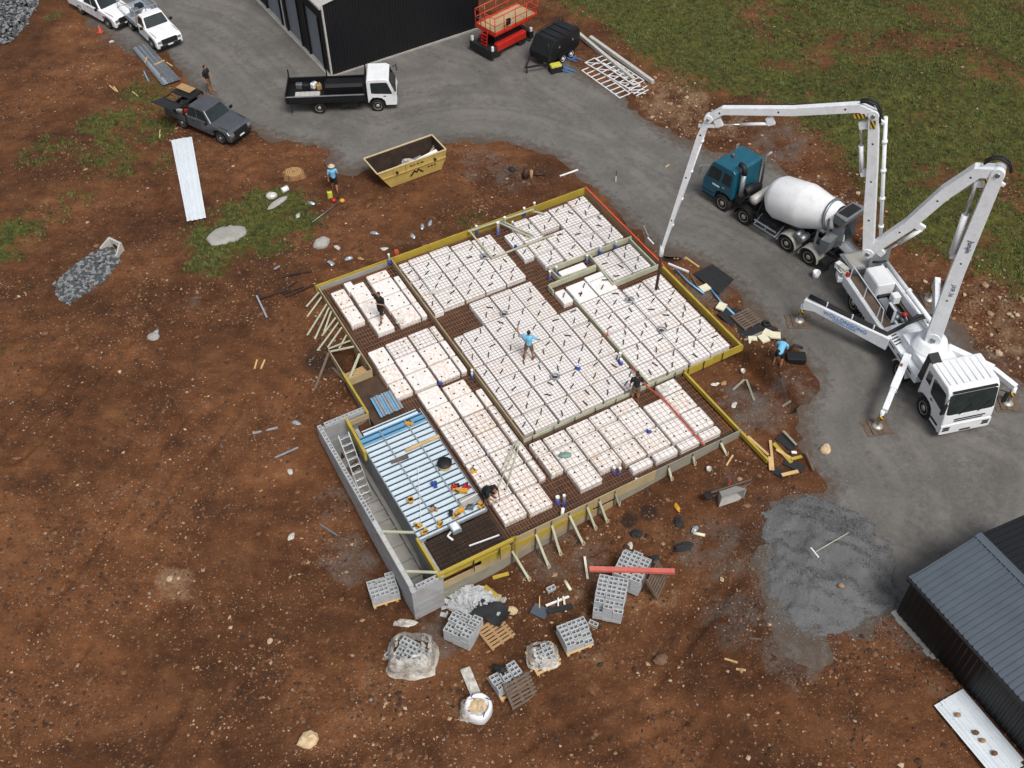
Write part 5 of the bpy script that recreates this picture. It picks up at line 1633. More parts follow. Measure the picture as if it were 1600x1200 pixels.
# ---------------------------------------------------------------- concrete mixer truck
HD = math.atan2(.768, -.641)
t = thing('mixer_truck', 'teal cab concrete mixer truck with white drum backed up to the pump', 'mixer truck', (12.48, 46.85, 0), HD)
for x in (0, -1.55, -4.5, -5.95):
    for s in (-1, 1):
        wheel(t, x, s * 1.14, .50, .32 if x > -3 else .58, 'rim', 10)
m = MB().m('dark_steel'); m.box(-7.0, 1.2, -.48, -.36, .72, .98); m.box(-7.0, 1.2, .36, .48, .72, .98)
for x in (-.9, -2.4, -3.4, -5.2, -6.8):
    m.box(x - .06, x + .06, -.36, .36, .75, .95)
m.build('chassis', t)
prof = [(1.42, .55), (1.5, .75), (1.5, 1.35), (1.28, 2.05), (1.05, 2.62), (.9, 2.78), (-.42, 2.80), (-.56, 2.68), (-.6, 1.1), (-.55, .98), (-.5, 1.02), (-.3, 1.14), (0, 1.18), (.3, 1.14), (.5, 1.02), (.6, .8), (.62, .55)]
cab = MB().m('teal'); cab.prism(prof, 'y', -1.12, 1.12); cab = cab.build('cab', t, bevel=.09)
panel(MB().m('glass'), [(1.46, -1.12, 1.45), (1.46, 1.12, 1.45), (1.1, 1.12, 2.56), (1.1, -1.12, 2.56)], .06, .94, .08, .92, .015).build('windscreen', cab)
for s in (-1, 1):
    q = [(-.5, s * 1.122, 1.72), (1.34, s * 1.122, 1.62), (1.08, s * 1.122, 2.5), (-.5, s * 1.122, 2.5)]
    if s > 0:
        q = [q[1], q[0], q[3], q[2]]
    a, b_ = ((.05, .50), (.60, .93)) if s > 0 else ((.5, .95), (.07, .4))
    panel(MB().m('glass'), q, *a, .08, .95, .012).build('side_window', cab)
    panel(MB().m('glass'), q, *b_, .08, .95, .012).build('side_window', cab)
    panel(MB().m('white_paint'), [(.9, s * 1.122, 1.3), (.2, s * 1.122, 1.3), (.2, s * 1.122, 1.5), (.9, s * 1.122, 1.5)] if s > 0 else [(.2, s * 1.122, 1.3), (.9, s * 1.122, 1.3), (.9, s * 1.122, 1.5), (.2, s * 1.122, 1.5)], .1, .8, .2, .7, .008).build('door_badge', cab)
    m = MB().m('alloy'); m.cbox((.05, s * 1.14, 1.5), .14, .04, .06); m.build('door_handle', cab)
    m = MB().m('dark_steel'); m.box(.62, 1.42, s * 1.0 - .14, s * 1.0 + .14, .5, .56); m.box(.66, 1.42, s * 1.06 - .08, s * 1.06 + .08, .78, .82); m.build('step', cab)
    m = MB().m('alloy'); m.bar((1.25, s * 1.1, 2.35), (1.5, s * 1.5, 2.35), .03, .03); m.cbox((1.5, s * 1.5, 2.1), .06, .22, .5); m.build('mirror', cab)
m = MB().m('amber'); m.lathe((.55, .1, 2.8), (0, 0, 1), [(0, .09), (.14, .08), (.2, .04)], 12); m.build('beacon', cab)
panel(MB().m('black_plastic'), [(1.5, -1.12, .75), (1.5, 1.12, .75), (1.5, 1.12, 1.35), (1.5, -1.12, 1.35)], .2, .8, .1, .9, .02, .04).build('grille', cab)
m = MB().m('alloy'); m.tube([(-.85, .75, 1.2), (-.85, .75, 2.75)], .13, 14); m.build('air_intake_stack', t)
m = MB().m('black_plastic'); m.tube([(-.85, .75, 2.7), (-.85, .75, 3.0), (-.7, .72, 3.12), (-.45, .7, 3.12)], .15, 12); m.build('air_intake_elbow', t)
m = MB().m('black_plastic'); m.tube([(-.9, .55, 1.45), (-.9, -.2, 1.45)], .28, 16); m.build('air_cleaner', t)
m = MB().m('alloy'); m.tube([(-.85, -.95, 1.0), (-.85, -.95, 3.1), (-1.05, -1.05, 3.4)], .07, 10); m.build('exhaust_stack', t)
m = MB().m('dark_steel'); m.box(-1.0, -.66, -.9, .9, .9, 1.35); m.ball((-.75, .55, 1.25), .22, .2, .25); m.tube([(-.75, .8, 1.0), (-1.1, .4, 1.2), (-1.0, -.4, 1.3)], .06, 8); m.build('engine_top', t)
m = MB().m('pale_roof'); m.lathe((-1.75, -.95, 1.55), (0, 1, 0), [(0, .05), (.04, .26), (1.75, .26), (1.82, .05)], 18); m.build('water_tank', t)
m = MB().m('dark_steel'); m.box(-1.95, -1.55, -.7, .7, .98, 1.3); m.bar((-2.2, .8, 1.0), (-2.2, .3, 2.0), .08, .08); m.bar((-2.2, -.8, 1.0), (-2.2, -.3, 2.0), .08, .08); m.bar((-2.2, -.5, 1.75), (-2.2, .5, 1.75), .1, .1); m.build('drum_pedestal', t)
mk('drum_white', '#eceef0', .4, 0, .05, 1.2, 0, 40, .4, '#c2bcb2')
d0 = Vector((-2.35, 0, 1.9)); d1 = Vector((-6.9, 0, 2.95))
dd = (d1 - d0).normalized()
dr = MB().m('drum_white')
dr.lathe(d0, dd, [(0, .35), (.05, .75), (.28, 1.0), (.62, 1.16), (2.2, 1.18), (2.3, 1.17), (3.75, .78), (3.82, .76)], 36, True)
dr.m('steel').lathe(d0, dd, [(3.78, .80), (3.78, .87), (3.9, .87), (3.9, .80)], 36, True, False)
dr.m('drum_white').lathe(d0, dd, [(3.9, .76), (4.3, .62)], 36, True, False)
dr.m('rust_pipe').lathe(d0, dd, [(4.3, .62), (4.5, .58), (4.5, .48), (3.9, .5)], 30, True)
dr.build('drum', t)
m = MB().m('steel'); m.bar((-5.9, .75, 1.0), (-5.75, .45, 2.0), .12, .1); m.bar((-5.9, -.75, 1.0), (-5.75, -.45, 2.0), .12, .1); m.bar((-6.5, .7, 1.0), (-6.35, .75, 3.1), .1, .08); m.bar((-6.5, -.7, 1.0), (-6.35, -.75, 3.1), .1, .08); m.bar((-6.4, -.8, 2.3), (-6.4, .8, 2.3), .1, .08)
m.build('drum_support', t)
mk('chute_grey', '#7d8387', .6, .3, .2, 3, .1, 30, .4, '#9a968f')
m = MB().m('chute_grey')
m.hexa([(-6.5, -.62, 2.9), (-7.15, -.75, 3.0), (-7.15, .75, 3.0), (-6.5, .62, 2.9), (-6.55, -.72, 3.5), (-7.35, -.85, 3.55), (-7.35, .85, 3.55), (-6.55, .72, 3.5)])
m.m('dark_steel').box(-7.2, -6.65, -.55, .55, 3.5, 3.562)
m.build('charge_hopper', t)
m = MB().m('chute_grey')
m.add([(-6.5, -.5, 2.6), (-6.7, -.55, 1.6), (-6.9, -.4, 1.3), (-6.9, .4, 1.3), (-6.7, .55, 1.6), (-6.5, .5, 2.6), (-7.2, -.5, 2.9), (-7.25, -.4, 1.9), (-7.2, .4, 1.9), (-7.2, .5, 2.9)], [(0, 1, 7, 6), (1, 2, 7), (2, 3, 8, 7), (3, 4, 8), (4, 5, 9, 8), (0, 5, 4, 1)])
m.hexa([(-6.75, .35, 1.2), (-6.75, 1.05, 1.2), (-6.35, 1.05, 1.2), (-6.35, .35, 1.2), (-6.95, .2, 2.3), (-6.95, 1.15, 2.1), (-6.4, 1.15, 2.0), (-6.4, .35, 2.2)])
m.build('discharge_chute', t)
m = MB().m('chute_grey')
n_ = 8
rg = [[(-6.95 - x, .42 * math.cos(math.pi * k / n_), z - .32 * math.sin(math.pi * k / n_)) for k in range(n_ + 1)] for x, z in ((0, 1.6), (.8, 1.35), (1.5, 1.15))]
m.loft([r_ + [(p_[0], p_[1] * .94, p_[2] + .025) for p_ in r_[::-1]] for r_ in rg], True)
m.build('swing_chute', t)
for x, s in ((-4.5, 1), (-4.5, -1), (-5.95, 1), (-5.95, -1)):
    arch(t, x, s * 1.2, .5, .62, 'concrete')
for s in (-1, 1):
    arch(t, -1.55, s * 1.2, .5, .4, 'black_paint')
    m = MB().m('galv'); m.bar((-2.3, s * 1.15, .78), (-3.75, s * 1.15, .78), .06, .06); m.bar((-2.3, s * 1.15, .5), (-3.75, s * 1.15, .5), .06, .06)
    for x in (-2.3, -3.0, -3.75):
        m.bar((x, s * 1.15, .45), (x, s * .5, .85), .05, .05)
    m.build('side_rail', t)
    m = MB().m('black_plastic'); m.box(-3.6, -2.5, s * .78 - .2, s * .78 + .2, .82, 1.05); m.build('side_locker', t)
m = MB().m('steel'); m.lathe((-5.25, .82, 1.22), (0, 1, 0), [(-.3, .2), (.3, .2), (.32, .12)], 14); m.lathe((-4.95, .82, 1.3), (0, 1, 0), [(-.25, .16), (.25, .16), (.27, .1)], 14); m.build('hydraulic_drum', t)
m = MB().m('dark_steel'); m.box(-7.1, -6.6, -1.1, 1.1, .6, .72); m.bar((-7.1, 1.0, .3), (-7.0, 1.0, .75), .3, .05); m.bar((-7.1, -1.0, .3), (-7.0, -1.0, .75), .3, .05); m.build('rear_bumper', t)

# ---------------------------------------------------------------- concrete pump truck with boom
PH = rad(-77)
t = thing('pump_truck', 'white concrete pump truck with outriggers out and boom raised', 'pump truck', (19.66, 31.42, 0), PH)
PO, PR = Vector(t.location), Matrix.Rotation(PH, 3, 'Z')
PL = lambda v_: PR.inverted() @ (Vector(v_) - PO)       # world -> truck
for x in (0, -2.3, -5.75, -7.1):
    for s in (-1, 1):
        wheel(t, x, s * 1.16, .52, .32 if x > -3 else .58, 'alloy', 10)
m = MB().m('dark_steel'); m.box(-8.6, 1.1, -.48, -.34, .7, 1.02); m.box(-8.6, 1.1, .34, .48, .7, 1.02); m.build('chassis', t)
prof = [(1.42, .42), (1.5, .6), (1.5, 1.12), (1.46, 1.5), (1.2, 2.72), (1.0, 2.92), (-.55, 2.96), (-.62, 2.85), (-.66, 1.0), (-.6, .9), (-.5, 1.06), (-.3, 1.2), (0, 1.24), (.3, 1.2), (.52, 1.05), (.62, .8), (.64, .42)]
cab = MB().m('white_paint'); cab.prism(prof, 'y', -1.22, 1.22); cab = cab.build('cab', t, bevel=.13)
ws = [(1.455, -1.22, 1.55), (1.455, 1.22, 1.55), (1.19, 1.22, 2.74), (1.19, -1.22, 2.74)]
panel(MB().m('glass'), ws, .03, .97, .03, .93, .016).build('windscreen', cab)
for s in (-1, 1):
    q = [(-.55, s * 1.222, 1.75), (1.36, s * 1.222, 1.55), (1.12, s * 1.222, 2.62), (-.55, s * 1.222, 2.62)]
    if s > 0:
        q = [q[1], q[0], q[3], q[2]]
    A, B_ = ((.36, .96), (.06, .27)) if s < 0 else ((.04, .64), (.73, .94))
    panel(MB().m('glass'), q, *A, .04, .95, .012).build('side_window', cab)
    panel(MB().m('glass'), q, *B_, .3, .95, .012).build('side_window', cab)
    m = MB().m('black_plastic'); m.cbox((.35, s * 1.235, 1.5), .16, .03, .05); m.build('door_handle', cab)
    m = MB().m('black_plastic'); m.bar((1.3, s * 1.2, 2.5), (1.5, s * 1.45, 2.5), .03, .03); m.cbox((1.5, s * 1.47, 2.15), .08, .2, .6); m.build('mirror', cab)
    m = MB().m('dark_steel'); m.box(.68, 1.3, s * 1.2 - .04, s * 1.2 + .02, .42, .52); m.box(.7, 1.25, s * 1.22 - .03, s * 1.22 + .01, .72, .82); m.build('step', cab)
f = [(1.505, -1.22, .45), (1.505, 1.22, .45), (1.48, 1.22, 1.5), (1.48, -1.22, 1.5)]
for v0, v1, u0, u1 in ((.62, .69, .22, .8), (.73, .80, .22, .84), (.36, .43, .2, .72)):
    panel(MB().m('black_plastic'), f, u0, u1, v0, v1, .012, .02).build('grille_slot', cab)
panel(MB().m('white_paint'), f, .0, 1.0, -.02, .50, .055, .06).build('bumper', cab)
for u in (.04, .82):
    for v_ in (.16, .30):
        panel(MB().m('black_plastic'), f, u, u + .14, v_, v_ + .09, .066, .02).build('light_slot', cab)
    panel(MB().m('alloy'), f, u + .02, u + .12, .18, .36, .062, .02).build('headlight', cab)
panel(MB().m('black_plastic'), f, .4, .62, .02, .12, .066, .02).build('number_plate', cab)
m = MB().m('deck_blue'); m.cbox((1.40, -.95, 1.72), .02, .35, .2, 0, 0, rad(-12)); m.build('dash_card', cab)
for y_ in (-.55, .35):
    MB().m('black_plastic').bar((1.50, y_, 1.58), (1.40, y_ + .6, 2.02), .03, .02).build('wiper', cab)
MB().m('black_plastic').cbox((1.22, 0, 2.80), .12, 2.1, .05).build('sun_visor', cab)
for k in range(7):
    y = -.96 + .32 * k
    m = MB().m('white_paint'); m.rbox(-.45, .9, y - .1, y + .1, 2.94, 2.985, .02); m.build('roof_rib', cab)
m = MB().m('black_plastic'); m.hexa([(-.72, -1.2, 1.6), (-.3, -1.2, 2.9), (-.3, -.72, 2.9), (-.72, -.72, 1.6), (-1.02, -1.2, 1.6), (-.9, -1.2, 3.15), (-.9, -.72, 3.15), (-1.02, -.72, 1.6)]); m.build('air_intake', t)
for x, s in ((-2.3, 1), (-2.3, -1), (-5.75, 1), (-5.75, -1), (-7.1, 1), (-7.1, -1)):
    arch(t, x, s * 1.2, .52, .4, 'boom_white', a0=.25, a1=2.9)
# pedestal and sub frame
m = MB().m('boom_white'); m.box(-3.9, -1.05, -1.2, 1.2, 1.05, 1.5); m.box(-3.3, -1.3, -.85, .85, 1.5, 1.95); m.hexa([(-4.6, -1.25, 1.05), (-3.9, -1.25, 1.05), (-3.9, 1.25, 1.05), (-4.6, 1.25, 1.05), (-4.4, -.6, 1.45), (-3.9, -1.2, 1.5), (-3.9, 1.2, 1.5), (-4.4, .6, 1.45)]); m.build('sub_frame', t, bevel=.03)
for y in (-1.206, 1.206):
    for k in range(3):
        m = MB().m('black_plastic'); m.cbox((-3.3 + .8 * k, y, 1.3), .5, .012, .06); m.build('frame_slot', t)
for k in range(4):
    m = MB().m('black_plastic'); m.cbox((-3.7 + .18 * k, -.98, 1.506), .06, .4, .012, .3); m.build('frame_slot', t)
TX = -2.3
m = MB().m('boom_white'); m.lathe((TX, 0, 1.9), (0, 0, 1), [(0, .85), (.12, .85), (.14, .74), (.5, .66), (.52, .5)], 28); m.build('turret', t)
# rear deck: walkways, water box, pumping cylinders, hopper
m = MB().m('boom_white'); m.box(-8.3, -4.4, -1.24, -1.02, .75, 1.32); m.box(-8.3, -4.4, 1.02, 1.24, .75, 1.32); m.build('side_skirt', t, bevel=.03)
m = MB().m('old_timber'); m.box(-8.2, -4.45, -1.0, -.52, 1.2, 1.25); m.box(-8.2, -4.45, .5, 1.0, 1.2, 1.25); m.build('walkway', t)
m = MB().m('white_paint'); m.rbox(-7.85, -6.5, -.48, .5, 1.25, 2.05, .07); m.build('water_tank', t)
m = MB().m('white_paint'); m.rbox(-6.2, -5.8, .1, .5, 1.3, 1.75, .04); m.build('control_box', t)
m = MB().m('white_paint'); m.hexa([(-5.35, -.5, 1.2), (-4.75, -.5, 1.2), (-4.75, -.38, 1.2), (-5.35, -.38, 1.2), (-5.35, -.5, 2.0), (-4.75, -.5, 2.0), (-4.75, -.38, 2.0), (-5.35, -.38, 2.0)]); m.m('black_plastic').box(-5.3, -4.8, -.512, -.5, 1.3, 1.95); m.build('oil_cooler', t)
m = MB().m('steel')
for y in (-.22, .22):
    m.tube([(-6.4, y, 1.12), (-4.3, y, 1.12)], .13, 12)
m.tube([(-5.3, .0, 1.35), (-4.9, .3, 1.4), (-4.5, .2, 1.35)], .06, 8); m.ball((-5.0, -.1, 1.3), .2, .18, .15); m.box(-6.3, -5.4, -.4, .05, 1.15, 1.35)
m.build('pump_cylinders', t)
m = MB().m('red'); m.lathe((-4.9, .25, 1.35), (0, 0, 1), [(0, .12), (.16, .12), (.2, .05)], 12); m.build('red_valve', t)
m = MB().m('dark_steel'); m.box(-6.4, -4.5, -.5, .5, 1.05, 1.12); m.box(-6.6, -6.35, -.35, .35, 1.1, 1.4); m.build('valve_block', t)
for y0 in (-1.0,):
    m = MB().m('white_paint')
    for x in (-8.1, -6.6, -5.2):
        m.bar((x, y0, 1.25), (x, y0, 2.05), .04, .04)
    m.bar((-8.1, y0, 2.05), (-4.9, y0, 2.05), .04, .04); m.bar((-4.9, y0, 2.05), (-4.75, y0, 1.3), .04, .04)
    m.build('hand_rail', t)
m = MB().m('boom_white'); m.tube([(-8.4, .95, 1.7), (-3.3, .72, 2.1)], .12, 12); m.tube([(-6.0, .87, 1.88), (-5.9, .87, 1.88)], .17, 12); m.build('delivery_pipe', t)
m = MB().m('boom_white'); m.box(-8.3, -3.6, .62, .68, 1.3, 1.75); m.build('pipe_guard', t)
m = MB().m('chute_grey')
q = [(-8.35, -.7, 1.05), (-9.15, -.7, 1.05), (-9.15, .7, 1.05), (-8.35, .7, 1.05), (-8.2, -.95, 1.65), (-9.55, -.95, 1.6), (-9.55, .95, 1.6), (-8.2, .95, 1.65)]
m.hexa(q); m.m('concrete').box(-9.4, -8.35, -.8, .8, 1.60, 1.655); m.build('hopper', t)
m = MB().m('chute_grey'); m.hexa([(-8.2, -.1, 1.6), (-8.16, -.1, 1.6), (-8.16, .95, 1.6), (-8.2, .95, 1.6), (-8.3, -.1, 2.6), (-8.26, -.1, 2.6), (-8.26, .95, 2.6), (-8.3, .95, 2.6)]); m.build('splash_guard', t)
m = MB().m('pale_roof'); m.box(-8.75, -8.25, -1.35, -1.0, 1.3, 1.5); m.cbox((-8.6, -1.15, 1.56), .5, .3, .1, .3); m.m('white_paint').cbox((-8.95, -1.2, 1.4), .35, .3, .3, .4); m.tube([(-8.4, -1.2, 1.3), (-8.4, -1.45, 1.5), (-8.8, -1.5, 1.5), (-8.8, -1.2, 1.3)], .03, 6); m.m('red').cbox((-8.2, -1.12, 1.42), .2, .12, .18); m.m('white_paint').cbox((-8.55, -1.3, 1.05), .6, .25, .25, -.3); m.build('control_cluster', t)
m = MB().m('black_plastic'); m.tube([(-8.6, .3, 1.9), (-8.2, .1, 2.0), (-8.0, .5, 2.1), (-8.2, .8, 1.9)], .05, 8); m.build('grease_lines', t)


# outriggers
def foot(p, pad_rz, base, names=True):
    """jack leg on a timber pad; p = truck-local xy of the foot"""
    x, y = p
    zt = base
    m = MB().m('boom_white'); m.tube([(x, y, .62), (x, y, zt)], .10, 14); m.build('jack_leg', t)
    m = MB().m('hazard_stripe'); m.lathe((x, y, .62), (0, 0, 1), [(.0, .13), (.28, .13)], 14); m.build('hazard_band', t)
    m = MB().m('steel'); m.tube([(x, y, .2), (x, y, .64)], .06, 12); m.build('jack_rod', t)
    m = MB().m('rim'); m.lathe((x, y, .10), (0, 0, 1), [(0, .25), (.05, .25), (.10, .12), (.12, .05)], 18); m.build('jack_foot', t)


PADS = []
FEET = [PL(P(*q_)) for q_ in ((1370, 668), (1573, 632), (1248, 503), (1450, 470))]
for (x, y), nm in ((FEET[0][:2], 'front left'), (FEET[1][:2], 'front right'), (FEET[2][:2], 'rear left'), (FEET[3][:2], 'rear right')):
    foot((x, y), 0, 1.15)
    PADS.append((PO + PR @ Vector((x, y, 0)), nm))
m = MB().m('boom_white'); m.bar((-2.3, -1.0, 1.55), (-.75, -2.45, 1.28), .34, .36); m.bar((-.75, -2.45, 1.28), (FEET[0].x + .04, FEET[0].y + .04, 1.18), .26, .28); m.build('outrigger', t, bevel=.02)
m = MB().m('amber'); m.cbox((-1.75, -1.62, 1.6), .1, .14, .2, .75); m.build('side_marker', t)
m = MB().m('boom_white'); m.bar((-2.3, 1.0, 1.55), (-.75, 2.5, 1.32), .34, .36); m.bar((-.75, 2.5, 1.32), (FEET[1].x + .04, FEET[1].y - .04, 1.22), .26, .28); m.build('outrigger', t, bevel=.02)
for s, fx_, fy_ in ((-1, FEET[2].x, FEET[2].y), (1, FEET[3].x, FEET[3].y)):
    a0, a1 = Vector((-3.55, s * 1.22, 1.2)), Vector((fx_ + .05, fy_, 1.42))
    d = (a1 - a0).normalized(); n_ = Vector((-d.y, d.x, 0)).normalized() * .15
    up = Vector((0, 0, 1))
    R0 = [a0 - n_ - up * .36, a0 + n_ - up * .36, a0 + n_ + up * .36, a0 - n_ + up * .36]
    am = a0.lerp(a1, .86)
    R1 = [am - n_ * .9 - up * .2, am + n_ * .9 - up * .2, am + n_ * .9 + up * .26, am - n_ * .9 + up * .26]
    R2 = [a1 - n_ * .9 - up * .42, a1 + n_ * .9 - up * .42, a1 + n_ * .9 + up * .22, a1 - n_ * .9 + up * .22]
    og_ = MB().m('boom_white').loft([R0, R1, R2], True).build('outrigger', t, bevel=.015)
    if s < 0:
        mid = a0.lerp(a1, .50)
        nn = n_.normalized()
        if (PR @ nn).y > 0:
            nn = -nn
        td = d if (PR @ d).x > 0 else -d
        mk('sign_blue', '#2f7ccb', .5, 0, .05)
        fo = frame(mid + nn * .16 + up * .08, td, up)
        text(og_, 'lettering', 'WOLLONGONG', .30, 'sign_blue', fo)
        fo = frame(mid + nn * .162 - up * .12, td, up)
        text(og_, 'lettering', 'CONCRETE PUMPING', .125, 'sign_blue', fo)
        for k in (.2, .45, .75):
            c_ = a0.lerp(a1, k)
            m = MB().m('boom_white'); m.bar(c_ + up * .3, c_ + up * .62, .05, .05); m.build('hose_hook', og_)
        # hoses carried along the arm and up to the turret
        for j in (0, 1):
            pts = [a0.lerp(a1, u) - nn * (.05 + .1 * j) + up * (.36 + .03 * j) for u in (.97, .8, .6, .4, .2, .05)]
            pts += [Vector((-3.9, -.5, 1.75 + .1 * j)), Vector((-4.2 + .2 * j, .4, 2.0)), Vector((-4.0, 1.3, 1.95)), Vector((-4.6, 2.0, 1.7 + .1 * j)), Vector((-6.2, 2.9, 1.8))]
            MB().m('black_plastic').tube(pts, .075, 8).build('hose', t)
# boom: five box sections folding in one vertical plane
B0 = PO + PR @ Vector((TX, 0, 0)); tipw = Vector(P(1025, 450, .85))
hd = Vector((tipw.x - B0.x, tipw.y - B0.y, 0)); hd.normalize()
nrm = Vector((hd.y, -hd.x, 0))
CC = Vector((0, 0, CAM_H))


def BP(x, y, off=0.0):
    g = Vector(P(x, y, 0)); D = g - CC
    k = ((B0 - CC).dot(nrm) + off) / D.dot(nrm)
    return CC + D * k


J = [B0 + Vector((0, 0, 2.6)), BP(1560, 268), BP(1357, 392), BP(1366, 178), BP(1108, 184), BP(1034, 392)]
JL = [PL(q) for q in J]
nl = PR.inverted() @ nrm


def section(path, w0, w1, hs, name='boom_section'):
    """box girder along a bent path; hs = depth at each path point"""
    n = len(path)
    dirs = [(path[min(i + 1, n - 1)] - path[max(i - 1, 0)]).normalized() for i in range(n)]
    ups = []
    for d in dirs:
        u = nl.cross(d).normalized()
        ups.append(u if not ups or u.dot(ups[-1]) > 0 else -u)
    path = [path[0] - dirs[0] * hs[0] * .35] + list(path) + [path[-1] + dirs[-1] * hs[-1] * .35]
    ups = [ups[0]] + ups + [ups[-1]]
    hs = [hs[0] * .6] + list(hs) + [hs[-1] * .6]
    rings = []
    for i, q in enumerate(path):
        w_ = w0 + (w1 - w0) * i / (n + 1); u = ups[i]; h_ = hs[i]
        rings.append([q - nl * w_ / 2 - u * h_ / 2, q + nl * w_ / 2 - u * h_ / 2, q + nl * w_ / 2 + u * h_ / 2, q - nl * w_ / 2 + u * h_ / 2])
    o = MB().m('boom_white').loft(rings, True).build(name, t, bevel=.015)
    for f_ in (.3, .55, .8):
        for sg in (-1, 1):
            x_ = f_ * (n - 1); i_ = int(x_)
            q = path[i_ + 1].lerp(path[i_ + 2], x_ - i_) + nl * sg * ((w0 * (1 - f_) + w1 * f_) / 2)
            MB().m('black_plastic').lathe(q, nl * sg, [(0, .045), (.006, .045)], 8).build('port_plug', o)
    return o


def ram(p0, p1, r, fr=.55):
    p0, p1 = Vector(p0), Vector(p1)
    m = MB().m('boom_white'); m.tube([p0, p0.lerp(p1, fr)], r, 14); c_ = m.build('ram_barrel', t)
    MB().m('alloy').tube([p0.lerp(p1, fr), p1], r * .55, 12).build('ram_rod', c_)


def knuckle(p, r, w_):
    MB().m('boom_white').lathe(p - nl * w_ / 2, nl, [(0, r * .9), (.02, r), (w_ - .02, r), (w_, r * .9)], 20).build('boom_joint', t)
    MB().m('steel').lathe(p - nl * (w_ / 2 + .06), nl, [(0, r * .35), (w_ + .12, r * .35)], 14).build('pivot_pin', t)


offs = [0, .0, .42, .42, .42]
ws_ = [(.62, .5, .62, .5, .66), (.46, .40, .55, .46, .55), (.36, .32, .50, .38, .44), (.30, .26, .44, .36, .40), (.24, .18, .36, .16, .24)]
PATHS = [[J[0], BP(1497, 420), J[1]], [J[1], BP(1528, 266), BP(1478, 299), BP(1420, 350), J[2]], [J[2], BP(1359, 335), BP(1364, 250), J[3]], [J[3], BP(1343, 167), BP(1240, 173), BP(1130, 172), J[4]], [J[4], BP(1094, 212), BP(1062, 308), J[5]]]
DEP = [(.68, .60, .52), (.46, .50, .50, .46, .42), (.46, .48, .42, .40), (.36, .38, .36, .33, .30), (.29, .26, .21, .15)]
secs = []
for k in range(5):
    secs.append(section([PL(q_) for q_ in PATHS[k]], ws_[k][0], ws_[k][1], DEP[k]))
for k, (r_, w_) in enumerate(((.36, .64), (.27, .54), (.25, .48), (.22, .38), (.19, .32))):
    knuckle(JL[k], r_, w_)


def boompt(k, f_, side):
    p0, p1 = JL[k], JL[k + 1]
    d = (p1 - p0).normalized(); u = nl.cross(d).normalized()
    if u.z < 0:
        u = -u
    return p0.lerp(p1, f_) + u * side


ram(boompt(0, .52, -.52), boompt(0, .93, -.62), .15)
ram(boompt(1, .62, -.42), boompt(1, .95, -.45), .10)
ram(boompt(2, .60, -.40), boompt(2, .93, -.50), .10)
ram(boompt(3, .62, -.34), boompt(3, .95, -.36), .07)
for k, f0_, s0_, f1_, s1_ in ((0, .52, -.52, .93, -.62), (1, .62, -.42, .95, -.45), (2, .60, -.40, .93, -.50), (3, .62, -.34, .95, -.36)):
    for f_, s_ in ((f0_, s0_), (f1_, s1_)):
        a0, a1 = boompt(k, f_ - .012, s_ * 1.12), boompt(k, f_, s_ * .15)
        MB().m('boom_white').bar(a0, a1, .16, .3, nl.cross(a1 - a0)).build('ram_lug', t)
for pts_ in (((1538, 254), (1550, 247), (1566, 246), (1577, 254), (1580, 268)), ((1345, 158), (1358, 157), (1370, 162), (1376, 174), (1376, 190))):
    sg_ = nl if (PR @ nl).y < 0 else -nl
    for j in range(2):
        MB().m('black_plastic').tube([PL(BP(*q_)) + sg_ * (.1 - .2 * j) for q_ in pts_], .05, 8).build('elbow_hose', t)
# linkage plates
for k in (1, 2, 3, 4):
    a0, a1 = boompt(k - 1, .94, .4 if k in (1, 3) else -.4), boompt(k, .07, .3 if k != 2 else .3)
    m = MB().m('boom_white'); m.bar(a0, a1, .12, .12); m.build('link_plate', t)
# delivery line following the boom
for k in range(5):
    sd_ = (.42, .42, .75, .4, .2)[k]
    a0, a1 = JL[k].lerp(JL[k + 1], .03) + nl * sd_, JL[k].lerp(JL[k + 1], .97) + nl * sd_
    if k == 2:
        a0, a1 = boompt(2, .05, .46) + nl * .15, boompt(2, .97, .42) + nl * .15
    o = MB().m('boom_white').tube([a0, a1], .08, 10).build('boom_pipe', t)
    for f_ in (.15, .38, .6, .82):
        MB().m('boom_white').tube([a0.lerp(a1, f_) - (a1 - a0).normalized() * .06, a0.lerp(a1, f_) + (a1 - a0).normalized() * .06], .115, 10).build('pipe_clamp', o)
        if k == 4:
            MB().m('boom_white').bar(a0.lerp(a1, f_), a0.lerp(a1, f_) + nl * .35 + Vector((0, 0, .05)), .08, .05).build('bracket', o)
for k in range(1, 5):
    a0, a1, a2 = JL[k].lerp(JL[k - 1], .03) + nl * .42, JL[k] + nl * .55, JL[k].lerp(JL[k + 1], .03) + nl * .42
    MB().m('boom_white' if k > 2 else 'black_plastic').tube([a0, a1, a2], .085, 8).build('pipe_elbow', t)
# hydraulic hoses strapped along the boom
for k in range(4):
    for j in range(2):
        pp = [PL(q_) for q_ in PATHS[k]]
        sg_ = (nl if (PR @ nl).y > 0 else -nl)
        MB().m('black_plastic').tube([q_ + sg_ * (ws_[k][1] / 2 + .05) + Vector((0, 0, .12 + .06 * j)) for q_ in pp], .022, 6).build('hydraulic_hose', t)
hs_ = JL[5]
hz = PL(Vector(P(1025, 452, .75)))
MB().m('boom_white').tube([JL[5] + Vector((0, 0, .3)), JL[5], JL[5].lerp(hz, .12)], .11, 12).build('tip_reducer', t)
MB().m('rust_pipe').tube([JL[5].lerp(hz, .1), JL[5].lerp(hz, .5) + Vector((.05, 0, 0)), hz], .075, 12).build('end_hose', t)
